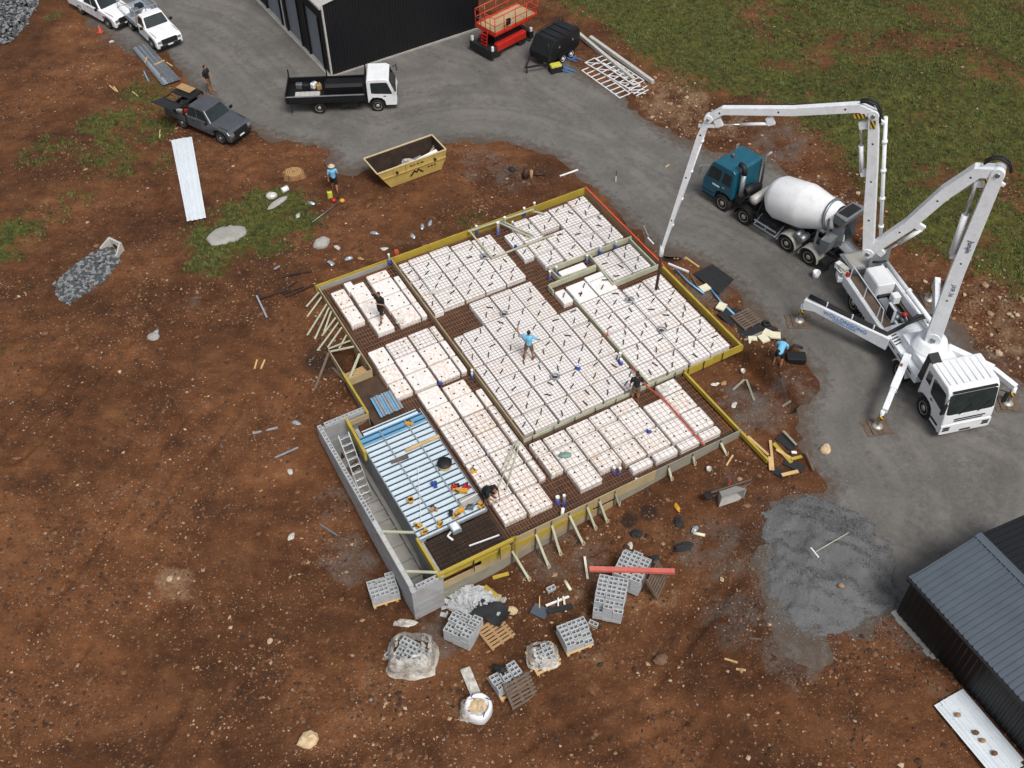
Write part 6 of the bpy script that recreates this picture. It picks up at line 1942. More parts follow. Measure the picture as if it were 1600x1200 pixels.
# lettering on the first section, hazard bands at the elbows
u0 = (JL[1] - JL[0]).normalized()
side = nl if (PR @ nl).y < 0 else -nl
mk('lettering_dark', '#2c3550', .5, 0, .1)
for f_, s_, sz in ((.60, 'Junjin', .30), (.33, 'JXR 36', .24)):
    fr_ = frame(JL[0].lerp(JL[1], f_) + side * .29 , -u0, side.cross(-u0))
    text(secs[0], 'lettering', s_, sz, 'lettering_dark', fr_)
for k, f_ in ((1, .06), (2, .95), (3, .08)):
    p_ = JL[k].lerp(JL[k + 1], f_)
    d = (JL[k + 1] - JL[k]).normalized()
    for sg in (-1, 1):
        mm = MB().m('hazard_stripe'); q = p_ + nl * sg * (ws_[k][0] / 2 + .006)
        uu = nl.cross(d).normalized()
        mm.hexa([q - d * .22 - uu * .1 - nl * .004, q + d * .22 - uu * .1 - nl * .004, q + d * .22 + uu * .1 - nl * .004, q - d * .22 + uu * .1 - nl * .004, q - d * .22 - uu * .1 + nl * .004, q + d * .22 - uu * .1 + nl * .004, q + d * .22 + uu * .1 + nl * .004, q - d * .22 + uu * .1 + nl * .004])
        mm.build('hazard_sticker', t)
# pads under the feet
for (p_, nm) in PADS:
    pd = thing('outrigger_pad', f'stack of weathered timber planks under the {nm} pump outrigger foot', 'timber pad', (p_.x, p_.y, .015), PH + R.uniform(.9, 1.6))
    for k in range(4):
        MB().m('old_timber').box(-.62 + R.uniform(-.05, .05), .6 + R.uniform(-.05, .05), -.5 + .25 * k, -.26 + .25 * k, 0, .05).build('plank', pd)
    for k in range(3):
        MB().m('old_timber').box(-.36 + .25 * k, -.13 + .25 * k, -.42 + R.uniform(-.05, .05), .42, .052, .098).build('plank', pd)
t = thing('bucket', 'white bucket on the road behind the mixer truck', 'bucket', P(1274, 434))
MB().m('white_paint').lathe((0, 0, 0), (0, 0, 1), [(0, .16), (.42, .2), (.42, .17), (.1, .14)], 16).build('shell', t)
MB().m('steel').tube([(-.2, 0, .4), (-.12, -.16, .3), (.12, -.16, .3), (.2, 0, .4)], .01, 6).build('handle', t)


# ================================================================ site plant
# skip bin
t = thing('skip_bin', 'open yellow steel skip bin with scrap inside beside the road', 'skip bin', (-5.85, 50.0, .05), rad(30.5))
L_, W_, H_ = 4.35, 1.7, 1.25
o_ = [(-L_ / 2, -W_ / 2), (L_ / 2, -W_ / 2), (L_ / 2, W_ / 2), (-L_ / 2, W_ / 2)]
bt = [(-L_ / 2 + .75, -W_ / 2 + .05), (L_ / 2 - .35, -W_ / 2 + .05), (L_ / 2 - .35, W_ / 2 - .05), (-L_ / 2 + .75, W_ / 2 - .05)]
md = [(-L_ / 2 + .28, -W_ / 2), (L_ / 2 - .04, -W_ / 2), (L_ / 2 - .04, W_ / 2), (-L_ / 2 + .28, W_ / 2)]
m = MB().m('skip_yellow')
m.loft([[(x, y, 0) for x, y in bt], [(x, y, .75) for x, y in md], [(x, y, H_) for x, y in o_]], False)
m.m('skip_inside')
sh_ = lambda P_, d: [(x - math.copysign(d, x), y - math.copysign(d, y)) for x, y in P_]
m.loft([[(x, y, H_) for x, y in sh_(o_, .03)], [(x, y, .75) for x, y in sh_(md, .03)], [(x, y, .06) for x, y in sh_(bt, .03)]], False)
m.add([(x, y, .06) for x, y in sh_(bt, .03)], [(0, 1, 2, 3)])
m.m('skip_yellow').add([(x, y, 0) for x, y in bt], [(3, 2, 1, 0)])
shell = m.build('shell', t)
m = MB().m('pale_roof')
for k in range(4):
    (x0, y0), (x1, y1) = o_[k], o_[(k + 1) % 4]
    m.bar((x0, y0, H_), (x1, y1, H_), .07, .06)
mk('rim_cream', '#cdbb92', .6, 0, .1, 3, 0, 40, .25); m.mats[0] = 'rim_cream'
m.build('rim_rail', t)
m = MB().m('skip_yellow'); m.bar((-L_ / 2 + .3, -W_ / 2 - .03, .78), (L_ / 2 - .05, -W_ / 2 - .03, .78), .06, .06); m.bar((-L_ / 2 + .3, W_ / 2 + .03, .78), (L_ / 2 - .05, W_ / 2 + .03, .78), .06, .06); m.build('waist_rail', t)
for x in (-1.2, -.4, .5, 1.4):
    m = MB().m('skip_yellow'); m.bar((x, -W_ / 2 - .02, .8), (x, -W_ / 2 - .02, H_), .05, .04); m.build('side_rib', t)
for s in (-1, 1):
    for x in (-1.0, 1.4):
        m = MB().m('dark_steel'); m.lathe((x, s * (W_ / 2), .95), (0, s, 0), [(0, .05), (.12, .05), (.13, .08), (.15, .08)], 10); m.build('lift_lug', t)
m = MB().m('black_paint')
pk = [(-.35, .16), (-.05, .5), (.08, .36), (.2, .52), (.55, .18), (.42, .2), (.22, .42), (.1, .26), (-.05, .38), (-.24, .17)]
m.prism([(x + .15, z + .14) for x, z in pk], 'y', -W_ / 2 + .02, -W_ / 2 - .012)
m.build('mountain_logo', shell)
m = MB().m('black_paint')
for k, wd_ in enumerate((.16, .1, .12, .2)):
    m.box(-.15 + k * .22, -.15 + k * .22 + wd_, -W_ / 2 - .006, -W_ / 2, .95, 1.03)
for k in range(3):
    m.box(.95 + .2 * k, 1.08 + .2 * k, -W_ / 2 - .004, -W_ / 2 + .04, .5, .56)
m.build('faded_lettering', shell)
sk = lambda x, y, z: t.location + Matrix.Rotation(rad(30.5), 3, 'Z') @ Vector((x, y, z))
for k, (x, y, z, sx, sy, c, lab) in enumerate([(.0, -.25, .35, .9, .5, 'plastic_wrap', 'crumpled clear plastic heap in the middle of the skip'), (1.2, -.45, .45, 1.3, .4, 'white_paint', 'white board leaning in the right end of the skip'), (-1.1, -.5, .25, .5, .35, 'pipe_white', 'white foam block in the left end of the skip'), (.6, -.1, .2, .8, .4, 'steel', 'grey scrap sheet in the skip'), (-.5, -.4, .2, .5, .35, 'galv', 'bent silver sheet in the skip')]):
    mb = MB().m(c)
    if k in (0, 4):
        mb.ball((0, 0, 0), sx / 2, sy / 2, .3, 10, 6, .25, R)
    else:
        mb.cbox((0, 0, 0), sx, sy, .08 if k != 2 else .3, 0, .3, -.15)
    tag(mb.build('scrap', loc=sk(x, y, z + .42), rz=rad(30.5)), lab, 'scrap')
for k in range(5):
    q = sk(1.0 + .15 * k, -.1 + .05 * k, .5)
    tag(MB().m(['blue', 'old_timber', 'galv', 'pine', 'steel'][k]).bar((-.6, 0, -.15), (.6, .1 * k - .2, .25), .06, .04).build('offcut', loc=q, rz=.5 + .1 * k), ['blue', 'dark timber', 'silver', 'pine', 'steel'][k] + ' offcut strip in the right half of the skip', 'offcut')

# scissor lift
A_, B_ = Vector(P(779, 90)), Vector(P(818, 70))
ang = math.atan2(B_.y - A_.y, B_.x - A_.x)
t = thing('scissor_lift', 'red scissor lift with orange guard rails beside the large shed', 'scissor lift', A_, ang)
for x in (0, 2.2):
    for y in (0, 1.75):
        wheel(t, x, y if y else -.0001, .40, .3, 'dark_steel', 6)
m = MB().m('red'); m.box(-.1, 2.5, -.05, .35, .42, .95); m.box(-.1, 2.5, 1.4, 1.8, .42, .95); m.build('side_locker', t, bevel=.08)
m = MB().m('dark_steel'); m.box(-.55, 2.75, .3, 1.45, .4, .7); m.box(-.75, -.45, -.2, 1.95, .25, .75); m.box(2.7, 3.0, -.2, 1.95, .3, .8); m.build('chassis', t)
for x, y in ((-.6, -.1), (-.6, 1.85), (2.85, -.1)):
    MB().m('white_paint').cbox((x, y, .9), .15, .12, .3).build('jack_cap', t)
m = MB().m('dark_steel')
for k in range(3):
    z0 = .98 + .2 * k
    for y in (.35, 1.4):
        m.bar((0, y, z0), (2.2, y, z0 + .16), .06, .1); m.bar((0, y + .08, z0 + .16), (2.2, y + .08, z0), .06, .1)
m.build('scissor_arms', t)
m = MB().m('red'); m.box(-.35, 2.6, -.08, 1.83, 1.62, 1.74); m.build('deck_frame', t)
m = MB().m('form_ply'); m.box(-.3, 3.5, -.03, 1.78, 1.742, 1.76); m.build('deck_floor', t)
m = MB().m('red'); m.box(2.6, 3.55, -.02, 1.77, 1.66, 1.738); m.build('deck_extension', t)
for ya in (-.05, 1.8):
    m = MB().m('orange_rail')
    for x in (-.3, .5, 1.5, 2.5, 3.5):
        m.tube([(x, ya, 1.74), (x, ya, 2.85)], .03, 8)
    m.tube([(-.3, ya, 2.85), (3.5, ya, 2.85)], .035, 8); m.tube([(-.3, ya, 2.3), (3.5, ya, 2.3)], .028, 8); m.bar((-.3, ya, 1.82), (3.5, ya, 1.82), .02, .14)
    m.build('guard_rail', t)
for x in (-.3, 3.5):
    m = MB().m('orange_rail'); m.tube([(x, -.05, 2.85), (x, 1.8, 2.85)], .035, 8); m.tube([(x, -.05, 2.3), (x, 1.8, 2.3)], .028, 8); m.bar((x, -.05, 1.82), (x, 1.8, 1.82), .02, .14)
    for y in (.4, .85, 1.3):
        m.tube([(x, y, 1.74), (x, y, 2.85)], .025, 6)
    m.build('end_rail', t)
m = MB().m('red'); m.bar((-.5, .6, .5), (-.38, .6, 1.7), .05, .05); m.bar((-.5, 1.1, .5), (-.38, 1.1, 1.7), .05, .05)
for k in range(5):
    m.bar((-.52 + .02 * k, .6, .6 + .22 * k), (-.52 + .02 * k, 1.1, .6 + .22 * k), .1, .03)
m.build('access_ladder', t)
m = MB().m('black_plastic'); m.cbox((.9, -.02, 2.2), .3, .14, .4); m.build('control_panel', t)

# black tool trailer
A_, B_ = Vector(P(880, 99)), Vector(P(893, 92))
ang = math.atan2(B_.y - A_.y, B_.x - A_.x)
t = thing('tool_trailer', 'black box tool trailer with sloping front parked beside the scissor lift', 'trailer', A_, ang + rad(4))
for x in (0, .8):
    for y in (0, 1.95):
        wheel(t, x, y if y else -.0001, .33, .22, 'white_paint', 6)
prof = [(1.75, .62), (1.75, 1.5), (1.6, 1.82), (-.75, 1.82), (-1.35, .95), (-1.35, .62)]
m = MB().m('black_paint'); m.prism(prof, 'y', .1, 1.75); m.build('box', t, bevel=.03)
m = MB().m('black_plastic')
for x in (-.3, .3, .9):
    m.box(x - .02, x + .02, .15, 1.7, 1.822, 1.86)
m.bar((-.6, .18, 1.95), (1.5, .18, 1.95), .04, .04); m.bar((-.6, 1.68, 1.95), (1.5, 1.68, 1.95), .04, .04); m.build('roof_rack', t)
for y in (-.08, 1.7):
    m = MB().m('black_paint'); m.prism([(-.5, .62), (-.4, .76), (1.2, .76), (1.3, .62)], 'y', y, y + .24); m.build('mudguard', t)
m = MB().m('dark_steel'); m.bar((-1.3, .15, .5), (-2.6, .92, .5), .08, .1); m.bar((-1.3, 1.7, .5), (-2.6, .92, .5), .08, .1); m.box(-1.3, 1.7, .15, 1.7, .48, .6); m.tube([(-2.5, .92, .05), (-2.5, .92, .8)], .04, 8); m.build('drawbar', t)
m = MB().m('black_paint'); m.tube([(-1.3, .15, .6), (-1.3, .15, 1.9)], .03, 6); m.tube([(1.75, 1.6, 1.0), (1.75, 1.6, 2.2)], .03, 6); m.build('corner_post', t)
for x in (-.3, 1.0):
    m = MB().m('alloy'); m.cbox((x, .09, 1.25), .1, .02, .14); m.build('door_latch', t)
t = thing('generator', 'yellow and black generator on the road beside the black trailer', 'generator', P(868, 112), rad(20))
MB().m('dark_steel').box(-.42, .42, -.28, .28, .06, .42).build('frame_box', t)
MB().m('hivis').rbox(-.36, .36, -.22, .22, .42, .56, .05).build('tank', t)
MB().m('tyre').lathe((-.3, -.3, .1), (0, 1, 0), [(0, .1), (.06, .1)], 12).build('wheel', t)
t = thing('fuel_can', 'small yellow jerry can at the trailer drawbar', 'jerry can', P(853, 100), .4)
MB().m('hivis').rbox(-.13, .13, -.1, .1, 0, .36, .03).build('body', t)
MB().m('black_plastic').tube([(-.06, 0, .35), (0, 0, .44), (.08, 0, .36)], .02, 6).build('handle', t)
for k, (p0, p1) in enumerate((((888, 88), (905, 95)), ((876, 105), (895, 113)))):
    a0, a1 = Vector(P(*p0, .3)), Vector(P(*p1, .05))
    tr = thing('trestle', ['upper', 'lower'][k] + ' blue folding trestle beside the black trailer wheels', 'trestle', (a0 + a1) / 2)
    for d in (-.12, .12):
        MB().m('blue').bar(a0 + Vector((d, d, 0)), a1 + Vector((d * 1.6, d * .5, 0)), .05, .04).build('leg', tr, True)
    MB().m('blue').bar((a0 + a1) / 2 + Vector((-.12, -.1, 0)), (a0 + a1) / 2 + Vector((.12, .1, 0)), .04, .03).build('crossbar', tr, True)

# ---------------------------------------------------------------- long beams and white frames
for k, (p0, p1) in enumerate((((902, 55), (990, 128)), ((922, 64), (1020, 132)))):
    a0, a1 = T(*p0, .16), T(*p1, .16)
    z = max(a0.z, a1.z); a0.z = a1.z = z
    tag(MB().m('pale_roof').bar(a0, a1, .22, .24).build('timber_beam', world=True, loc=(a0 + a1) / 2), ['shorter', 'longer'][k] + ' cream coloured beam lying on the grass bank edge', 'beam')
for k, (p0, p1, dz) in enumerate((((909, 110), (968, 153), .06), ((914, 98), (985, 140), .16), ((930, 92), (990, 133), .28))):
    a0, a1 = Vector(P(*p0, dz)), Vector(P(*p1, dz))
    d = (a1 - a0).normalized(); n_ = Vector((-d.y, d.x, 0)) * .85
    fr = thing('welded_truss', ['bottom', 'middle', 'top'][k] + ' white welded frame of the pile beside the road', 'steel frame', (a0 + a1) / 2)
    MB().m('white_paint').bar(a0, a1, .06, .06).build('rail', fr, True)
    MB().m('white_paint').bar(a0 + n_, a1 + n_, .06, .06).build('rail', fr, True)
    for j in range(9):
        c_ = a0.lerp(a1, j / 8)
        MB().m('white_paint').bar(c_, c_ + n_, .05, .045).build('rung', fr, True)
    if k == 1:
        for j in range(4):
            c0_, c1_ = a0.lerp(a1, j / 4), a0.lerp(a1, (j + 1) / 4)
            MB().m('white_paint').bar(c0_ + Vector((0, 0, .03)), c1_ + n_ + Vector((0, 0, .03)), .04, .04).build('diagonal', fr, True)
for k in range(5):
    plank(f'loose white angle bar at the end of the frame pile, {ORD[k]}', P(978 + 4 * k, 138 + 3 * k, .1 + .04 * k), P(1005 + 2 * k, 134 + 6 * (k % 3), .1 + .04 * k), .05, .04, 'white_paint', 'angle_bar', 'bar')
# roofing sheet stacks


def sheets(label, p0, p1, width, mats, n, rz_j=0.0, lift=.02, name='roof_sheets'):
    a0, a1 = T(*p0), T(*p1)
    c_ = (a0 + a1) / 2
    th_ = math.atan2(a1.y - a0.y, a1.x - a0.x); L_ = (a1 - a0).length
    z = max(a0.z, a1.z, gz(c_.x, c_.y), max(gz(a0.x + (a1.x - a0.x) * f_, a0.y + (a1.y - a0.y) * f_) for f_ in (.15, .3, .45, .6, .75, .9))) + .08
    st = thing(name, label, 'roof sheets', (c_.x, c_.y, z), th_)
    for k in range(n):
        mb = MB().m(mats[k % len(mats)])
        sec = []
        m_ = int(width / .25)
        for j in range(m_):
            y = -width / 2 + j * width / m_
            sec += [(y, 0), (y + .10, 0), (y + .12, .03), (y + .16, .03), (y + .18, 0)]
        sec.append((width / 2, 0))
        dx, dy, dr = R.uniform(-.12, .12), R.uniform(-.1, .1) + .07 * k, R.uniform(-rz_j, rz_j)
        cs, sn = math.cos(dr), math.sin(dr)
        vs = []
        for x in (-L_ / 2 + dx, L_ / 2 + dx):
            for y, zz in sec:
                vs.append((x * cs - (y + dy) * sn, x * sn + (y + dy) * cs, zz + lift * k))
        q_ = len(sec)
        mb.add(vs, [(i, i + 1, q_ + i + 1, q_ + i) for i in range(q_ - 1)])
        mb.build('sheet', st)
    return st


mk('zinc_white', '#dbe3e9', .4, .08, .06, 2, 0, 40, .08, '#a9a6a2')
sheets('stack of white ribbed roof sheets lying on the left soil', (283, 222), (306, 347), .78, ['zinc_white'], 4, .03)
sheets('grey ribbed roof sheets lying along the soil beside the road', (218, 76), (268, 133), .8, ['steel', 'galv'], 3, .02)
st = sheets('stack of pale roof sheets weighted with stones beside the small shed', (1478, 1098), (1572, 1212), 1.1, ['zinc_white'], 4, .015)
for k, (x, y, lab) in enumerate([(1497, 1117, 'tan stone nearest the far end of the weighted roof sheets'), (1525, 1145, 'small brown stone, second along the weighted roof sheets'), (1535, 1157, 'wedge shaped stone, third along the weighted roof sheets'), (1554, 1177, 'round stone nearest the near end of the weighted roof sheets')]):
    q = P(x, y, st.location.z + .16)
    mb = MB().m('stone_tan' if k % 2 == 0 else 'stone_brown'); mb.ball((0, 0, 0), .12, .10, .08, 8, 5, .15, R)
    tag(mb.build('rock', loc=q), lab, 'rock')
for k, (p0, p1, lab, mt_) in enumerate([((228, 101), (231, 93), 'short pine stick on the grey roof sheets, left', 'pine'), ((242, 105), (258, 98), 'pine batten across the grey roof sheets', 'pine'), ((260, 98), (269, 104), 'pine offcut at the road edge by the grey sheets', 'pine'), ((253, 118), (252, 126), 'dark stick on the near end of the grey sheets', 'old_timber'), ((225, 112), (232, 127), 'pale blue plastic strip on the soil left of the grey sheets', 'deck_blue'), ((171, 134), (181, 143), 'pine stick alone on the left slope', 'pine'), ((178, 136), (184, 144), 'second pine stick crossing on the left slope', 'pine'), ((207, 144), (216, 151), 'thin pine offcut on the green left slope', 'pine'), ((250, 203), (250, 216), 'upright looking pine offcut above the white roof sheets', 'pine'), ((265, 220), (277, 224), 'pine batten under the end of the white roof sheets', 'pine'), ((268, 147), (292, 133), 'pine batten behind the grey pickup', 'pine'), ((398, 577), (402, 563), 'short stick on bare soil left of the slab', 'pine'), ((408, 577), (414, 563), 'twin short stick on bare soil left of the slab', 'pine'), ((395, 678), (434, 669), 'grey plank on the soil left of the block wall', 'galv'), ((430, 716), (466, 700), 'silver strip on the soil left of the block wall', 'galv'), ((500, 820), (528, 838), 'blue grey rod beside the block wall', 'steel'), ((1064, 398), (1092, 418), 'pale plank beside the black ply sheet', 'pine'), ((1005, 353), (1013, 370), 'grey offcut outside the orange form', 'form_grey'), ((1012, 372), (1021, 382), 'small white offcut outside the orange form', 'white_paint'), ((875, 276), (903, 266), 'white plank lying at the road edge above the slab', 'pipe_white'), ((1145, 610), (1163, 594), 'left leg board of the chevron of planks in the mud', 'form_grey'), ((1166, 594), (1178, 626), 'right leg board of the chevron of planks in the mud', 'form_grey'), ((1222, 636), (1256, 614), 'timber peg board across the trench end', 'form_grey'), ((1132, 1030), (1152, 1036), 'longer stick in the soil below the gravel', 'pine'), ((1150, 1046), (1165, 1048), 'shorter stick in the soil below the gravel', 'pine'), ((1135, 728), (1145, 712), 'pale stick on the soil beyond the near form', 'pine'), ((1190, 1000), (1170, 998), 'weathered stick near the gravel edge', 'old_timber'), ((1040, 262), (1045, 258), 'tiny offcut near boom tip', 'pine')]):
    a0, a1 = T(*p0, .035), T(*p1, .035)
    if 'across the grey' in lab or 'on the grey' in lab or 'near end' in lab:
        a0.z += .14; a1.z += .14
    plank(lab, a0, a1, .10 if 'plank' in lab or 'board' in lab else .075, .05, mt_, 'offcut', 'offcut')

# ---------------------------------------------------------------- concrete block stacks and pallets
def pallet(label, q, rz, tilt=None, mat='pine', z=None):
    p_ = thing('pallet', label, 'pallet', q, rz)
    for k in range(7):
        MB().m(mat).box(-.58, .58, -.55 + .163 * k, -.55 + .163 * k + .11, .10, .122).build('slat', p_)
    for y in (-.52, -.05, .42):
        MB().m(mat).box(-.055 + y, .055 + y, -.57, .57, .0, .099).build('bearer', p_)
    if tilt:
        p_.rotation_euler = tilt
    return p_


def stack(label, q, rz, nx_, ny_, nz_, gone=(), z0=.125, upright=False):
    """bonded stack of hollow blocks; only layers that can be seen are built"""
    st = thing('block_stack', label, 'block stack', q, rz)
    bx_, by_, bz_ = (.395, .197, .197)
    for k in range(nz_):
        for i in range(nx_):
            for j in range(ny_):
                if (i, j, k) in gone or (i, j, '*') in gone and k >= nz_ - 1:
                    continue
                edge = i in (0, nx_ - 1) or j in (0, ny_ - 1) or k == nz_ - 1 or any((i, j, kk) in gone for kk in range(k + 1, nz_))
                if not edge:
                    continue
                o = bpy.data.objects.new('block', HB)
                COL.objects.link(o); o.parent = st
                o.location = ((i - (nx_ - 1) / 2) * bx_ + R.uniform(-.012, .012), (j - (ny_ - 1) / 2) * by_ + R.uniform(-.008, .008), z0 + k * bz_)
                o.rotation_euler.z = R.uniform(-.03, .03)
    return st


def film(label, q, rx, ry, h, seed, base=0.0):
    """torn clear wrap slumped around a load"""
    r = random.Random(seed)
    n, m_ = 26, 9
    V_ = []
    for i in range(m_ + 1):
        f_ = i / m_
        for k in range(n):
            a = 6.283 * k / n
            sq = 1 / max(abs(math.cos(a)), abs(math.sin(a))) ** .75
            rr = (1.10 - .50 * f_ ** 3.0) * sq * (1 + r.uniform(-.07, .07)) * (1.16 if i == 0 else 1)
            V_.append((rx * rr * math.cos(a), ry * rr * math.sin(a), base + h * f_ * (1 + r.uniform(-.16, .16)) + .02))
    F_ = [(i * n + k, i * n + (k + 1) % n, (i + 1) * n + (k + 1) % n, (i + 1) * n + k) for i in range(m_) for k in range(n) if not (i >= m_ - 2 and r.random() < .5)]
    mb = MB().m('plastic_wrap'); mb.add(V_, F_, True)
    return tag(mb.build('plastic_film', loc=q), label, 'plastic film')


def loose(label, q, rz, n=1, tilt=0.0):
    o = bpy.data.objects.new('loose_block', HB)
    COL.objects.link(o); o.location = q; o.rotation_euler = (tilt, 0, rz)
    return tag(o, label, 'concrete block')


rot = lambda p0, p1: math.atan2(T(*p1).y - T(*p0).y, T(*p1).x - T(*p0).x)
q = T(600, 928); rz = rot((577, 912), (588, 947)) + rad(90)
pallet('pallet under the block stack against the left side of the block wall', q, rz)
stack('grey block stack on a pallet left of the block wall', q, rz, 3, 5, 3, {(0, 4, 2), (0, 3, 2), (1, 4, 2), (2, 0, 2), (2, 1, 2)})
q = T(725, 990); rz = rad(-28)
stack('tumbled block stack beside the black cloth and rubble', q, rz, 3, 6, 5, {(0, 5, 4), (1, 5, 4), (0, 4, 4), (2, 5, 4), (2, 4, 4), (1, 3, 4), (2, 2, 4), (0, 0, 4), (1, 0, 4), (0, 5, 3), (1, 5, 3), (0, 1, 4)}, 0.0)
q = T(775, 990)
pallet('bare ply topped pallet beside the tumbled block stack', q, rad(35), mat='cardboard')
q = T(952, 950); rz = rad(-14)
pallet('pallet under the tall tight block stack', q, rz, mat='old_timber')
stack('tall tight block stack below the red beam', q, rz, 3, 7, 6, {(0, 0, 5), (1, 0, 5), (2, 0, 5), (0, 1, 5), (1, 1, 5), (0, 0, 4), (2, 0, 4), (2, 1, 5), (0, 0, 3)})
q = T(985, 905); rz = rad(-27)
pallet('pallet under the block stack carrying the red beam', q, rz, mat='old_timber')
sA = stack('block stack carrying the red beam', q, rz, 3, 7, 5, {(2, 6, 4), (0, 6, 4)})
tp = T(985, 905).z + .125 + 5 * .197
a0, a1 = Vector(P(921, 889, tp + .08)), Vector(P(1054, 893, tp + .02))
plank('long faded red steel beam resting on a block stack', a0, a1, .2, .14, 'red_beam', 'red_beam', 'beam')
pz = pallet('upright pallet leaning on the block stack with the red beam', T(1022, 915), rad(60), mat='old_timber')
pz.rotation_euler = (rad(60), 0, rad(62))
pz.location.z += .5
q = T(898, 1000); rz = rad(22)
pallet('pallet under the stepped block stack', q, rz)
stack('stepped block stack showing long slots beside the wrapped one', q, rz, 3, 5, 3, {(2, 0, 2), (2, 1, 2), (2, 0, 1), (1, 0, 2)})
q = T(850, 1030); rz = rad(25)
pallet('pallet under the small film wrapped block stack', q, rz)
stack('small block stack inside torn film', q, rz, 2, 4, 2, {(0, 3, 1)})
film('torn cream plastic film over the small block stack', q + Vector((-.05, .05, .1)), .5, .45, .62, 3)
q = T(645, 1030)
stack('block stack inside the big clear wrap near the wall corner', q, rad(-30), 3, 4, 4, {(0, 0, 3), (0, 1, 3), (2, 3, 3)}, 0.0)
film('big slumped clear plastic wrap over the blocks near the wall corner', q, .80, .70, 1.3, 5)
tag(MB().m('plastic_wrap').ball((0, 0, .1), .5, .18, .12, 10, 6, .25, R).build('plastic_film', loc=T(632, 975)), 'twisted tail of plastic film above the big wrap', 'plastic film')
q = T(792, 1068); rz = rad(31)
pallet('pallet under the block stack with the leaning pallet', q, rz)
stack('block stack with a black cloth and a pallet leaning on it', q, rz, 3, 4, 3, {(0, 3, 2), (0, 2, 2), (0, 1, 2), (1, 3, 2)})
pz = pallet('slatted brown pallet leaning against the nearest block stack', T(812, 1085), rad(31), mat='old_timber')
pz.rotation_euler = (rad(52), 0, rad(31)); pz.location.z += .42
tag(MB().m('black_plastic').ball((0, 0, 0), .32, .16, .12, 10, 6, .25, R).build('black_cloth', loc=q + Vector((-.25, .25, .75)), rz=-.6), 'black rag on top of the nearest block stack', 'rag')
# bulk bag
q = T(748, 1115)
bg_ = thing('bulk_bag', 'white bulk bag of rubble with film hanging out, nearest of the wrapped loads', 'bulk bag', q)
mb = MB().m('white_paint'); n_ = 20
rg = [[(rr * (1 + .05 * math.sin(3 * a_)) * math.cos(a_), rr * math.sin(a_) * (1 + .04 * math.cos(5 * a_)), z_) for a_ in [6.283 * k / n_ for k in range(n_)]] for z_, rr in ((0, .46), (.2, .55), (.5, .54), (.72, .5), (.74, .42), (.5, .4))]
mb.loft(rg, True, True); mb.build('bag_wall', bg_)
mb = MB().m('sail_stone'); mb.ball((0, 0, .5), .38, .38, .15, 10, 6, .2, R); mb.build('fill', bg_)
for k in range(4):
    a_ = .4 + 1.57 * k
    MB().m('wrap_blue').bar((.52 * math.cos(a_), .52 * math.sin(a_), .72), (.4 * math.cos(a_ + .3), .4 * math.sin(a_ + .3), .78), .04, .02).build('strap', bg_)
film('cream film spilling over the bulk bag', q + Vector((-.2, -.05, .35)), .4, .36, .5, 8)
tag(MB().m('plastic_wrap').cbox((0, 0, 0), .4, 1.15, .12, .38).build('block_sleeve', loc=T(735, 1068, .2)), 'long white sleeve of wrapped offcuts above the bulk bag', 'plastic sleeve')
loose('single grey block beside the big clear wrap', T(608, 1024), .8)
loose('single block left of the tall stack, upper', T(905, 975, .0), .4)
loose('single block left of the tall stack, lower', T(927, 977), -.5)
loose('small block with two cells on soil above the conduit scrap', T(861, 922), .5)
# rubble of broken blocks
rb = thing('rubble_heap', 'heap of broken grey blocks at the end of the block wall', 'rubble', T(735, 940))
mb = MB().m('block'); mb.ball((0, 0, -.1), 1.0, .7, .3, 16, 8, .15, R); mb.build('mound', rb)
for k in range(210):
    x, y = R.gauss(737, 17), R.gauss(938, 9)
    p_ = T(x, y, max(.0, .34 - ((x - 737) / 34) ** 2 * .3 - ((y - 938) / 20) ** 2 * .3) + R.random() * .08)
    s_ = R.uniform(.12, .30)
    MB().m('block').cbox(p_, s_, s_ * R.uniform(.5, 1), s_ * R.uniform(.2, .6), R.random() * 3, R.uniform(-.6, .6), R.uniform(-.6, .6)).build('fragment', rb, True)
c_ = T(768, 960, .12)
mb = MB().m('black_plastic')
V_ = [(-.7 + .2 * i + R.uniform(-.05, .05), -.5 + .2 * j + R.uniform(-.05, .05), R.uniform(0, .22)) for i in range(8) for j in range(6)]
mk('black_cloth', '#232427', .8, 0, .3, 4, .3, 20); mb = MB().m('black_cloth')
mb.add(V_, [(i * 6 + j, i * 6 + j + 1, i * 6 + j + 7, i * 6 + j + 6) for i in range(7) for j in range(5)], True)
tag(mb.build('black_cloth', loc=c_, rz=-.5), 'crumpled black cloth over the block rubble', 'cloth')
plank('yellow plank lying beside the block rubble', T(757, 918, .1), T(785, 940, .06), .2, .05, 'form_yellow')
plank('yellow offcut under the near form straps', T(770, 905, .1), T(795, 898, .1), .16, .05, 'form_yellow')

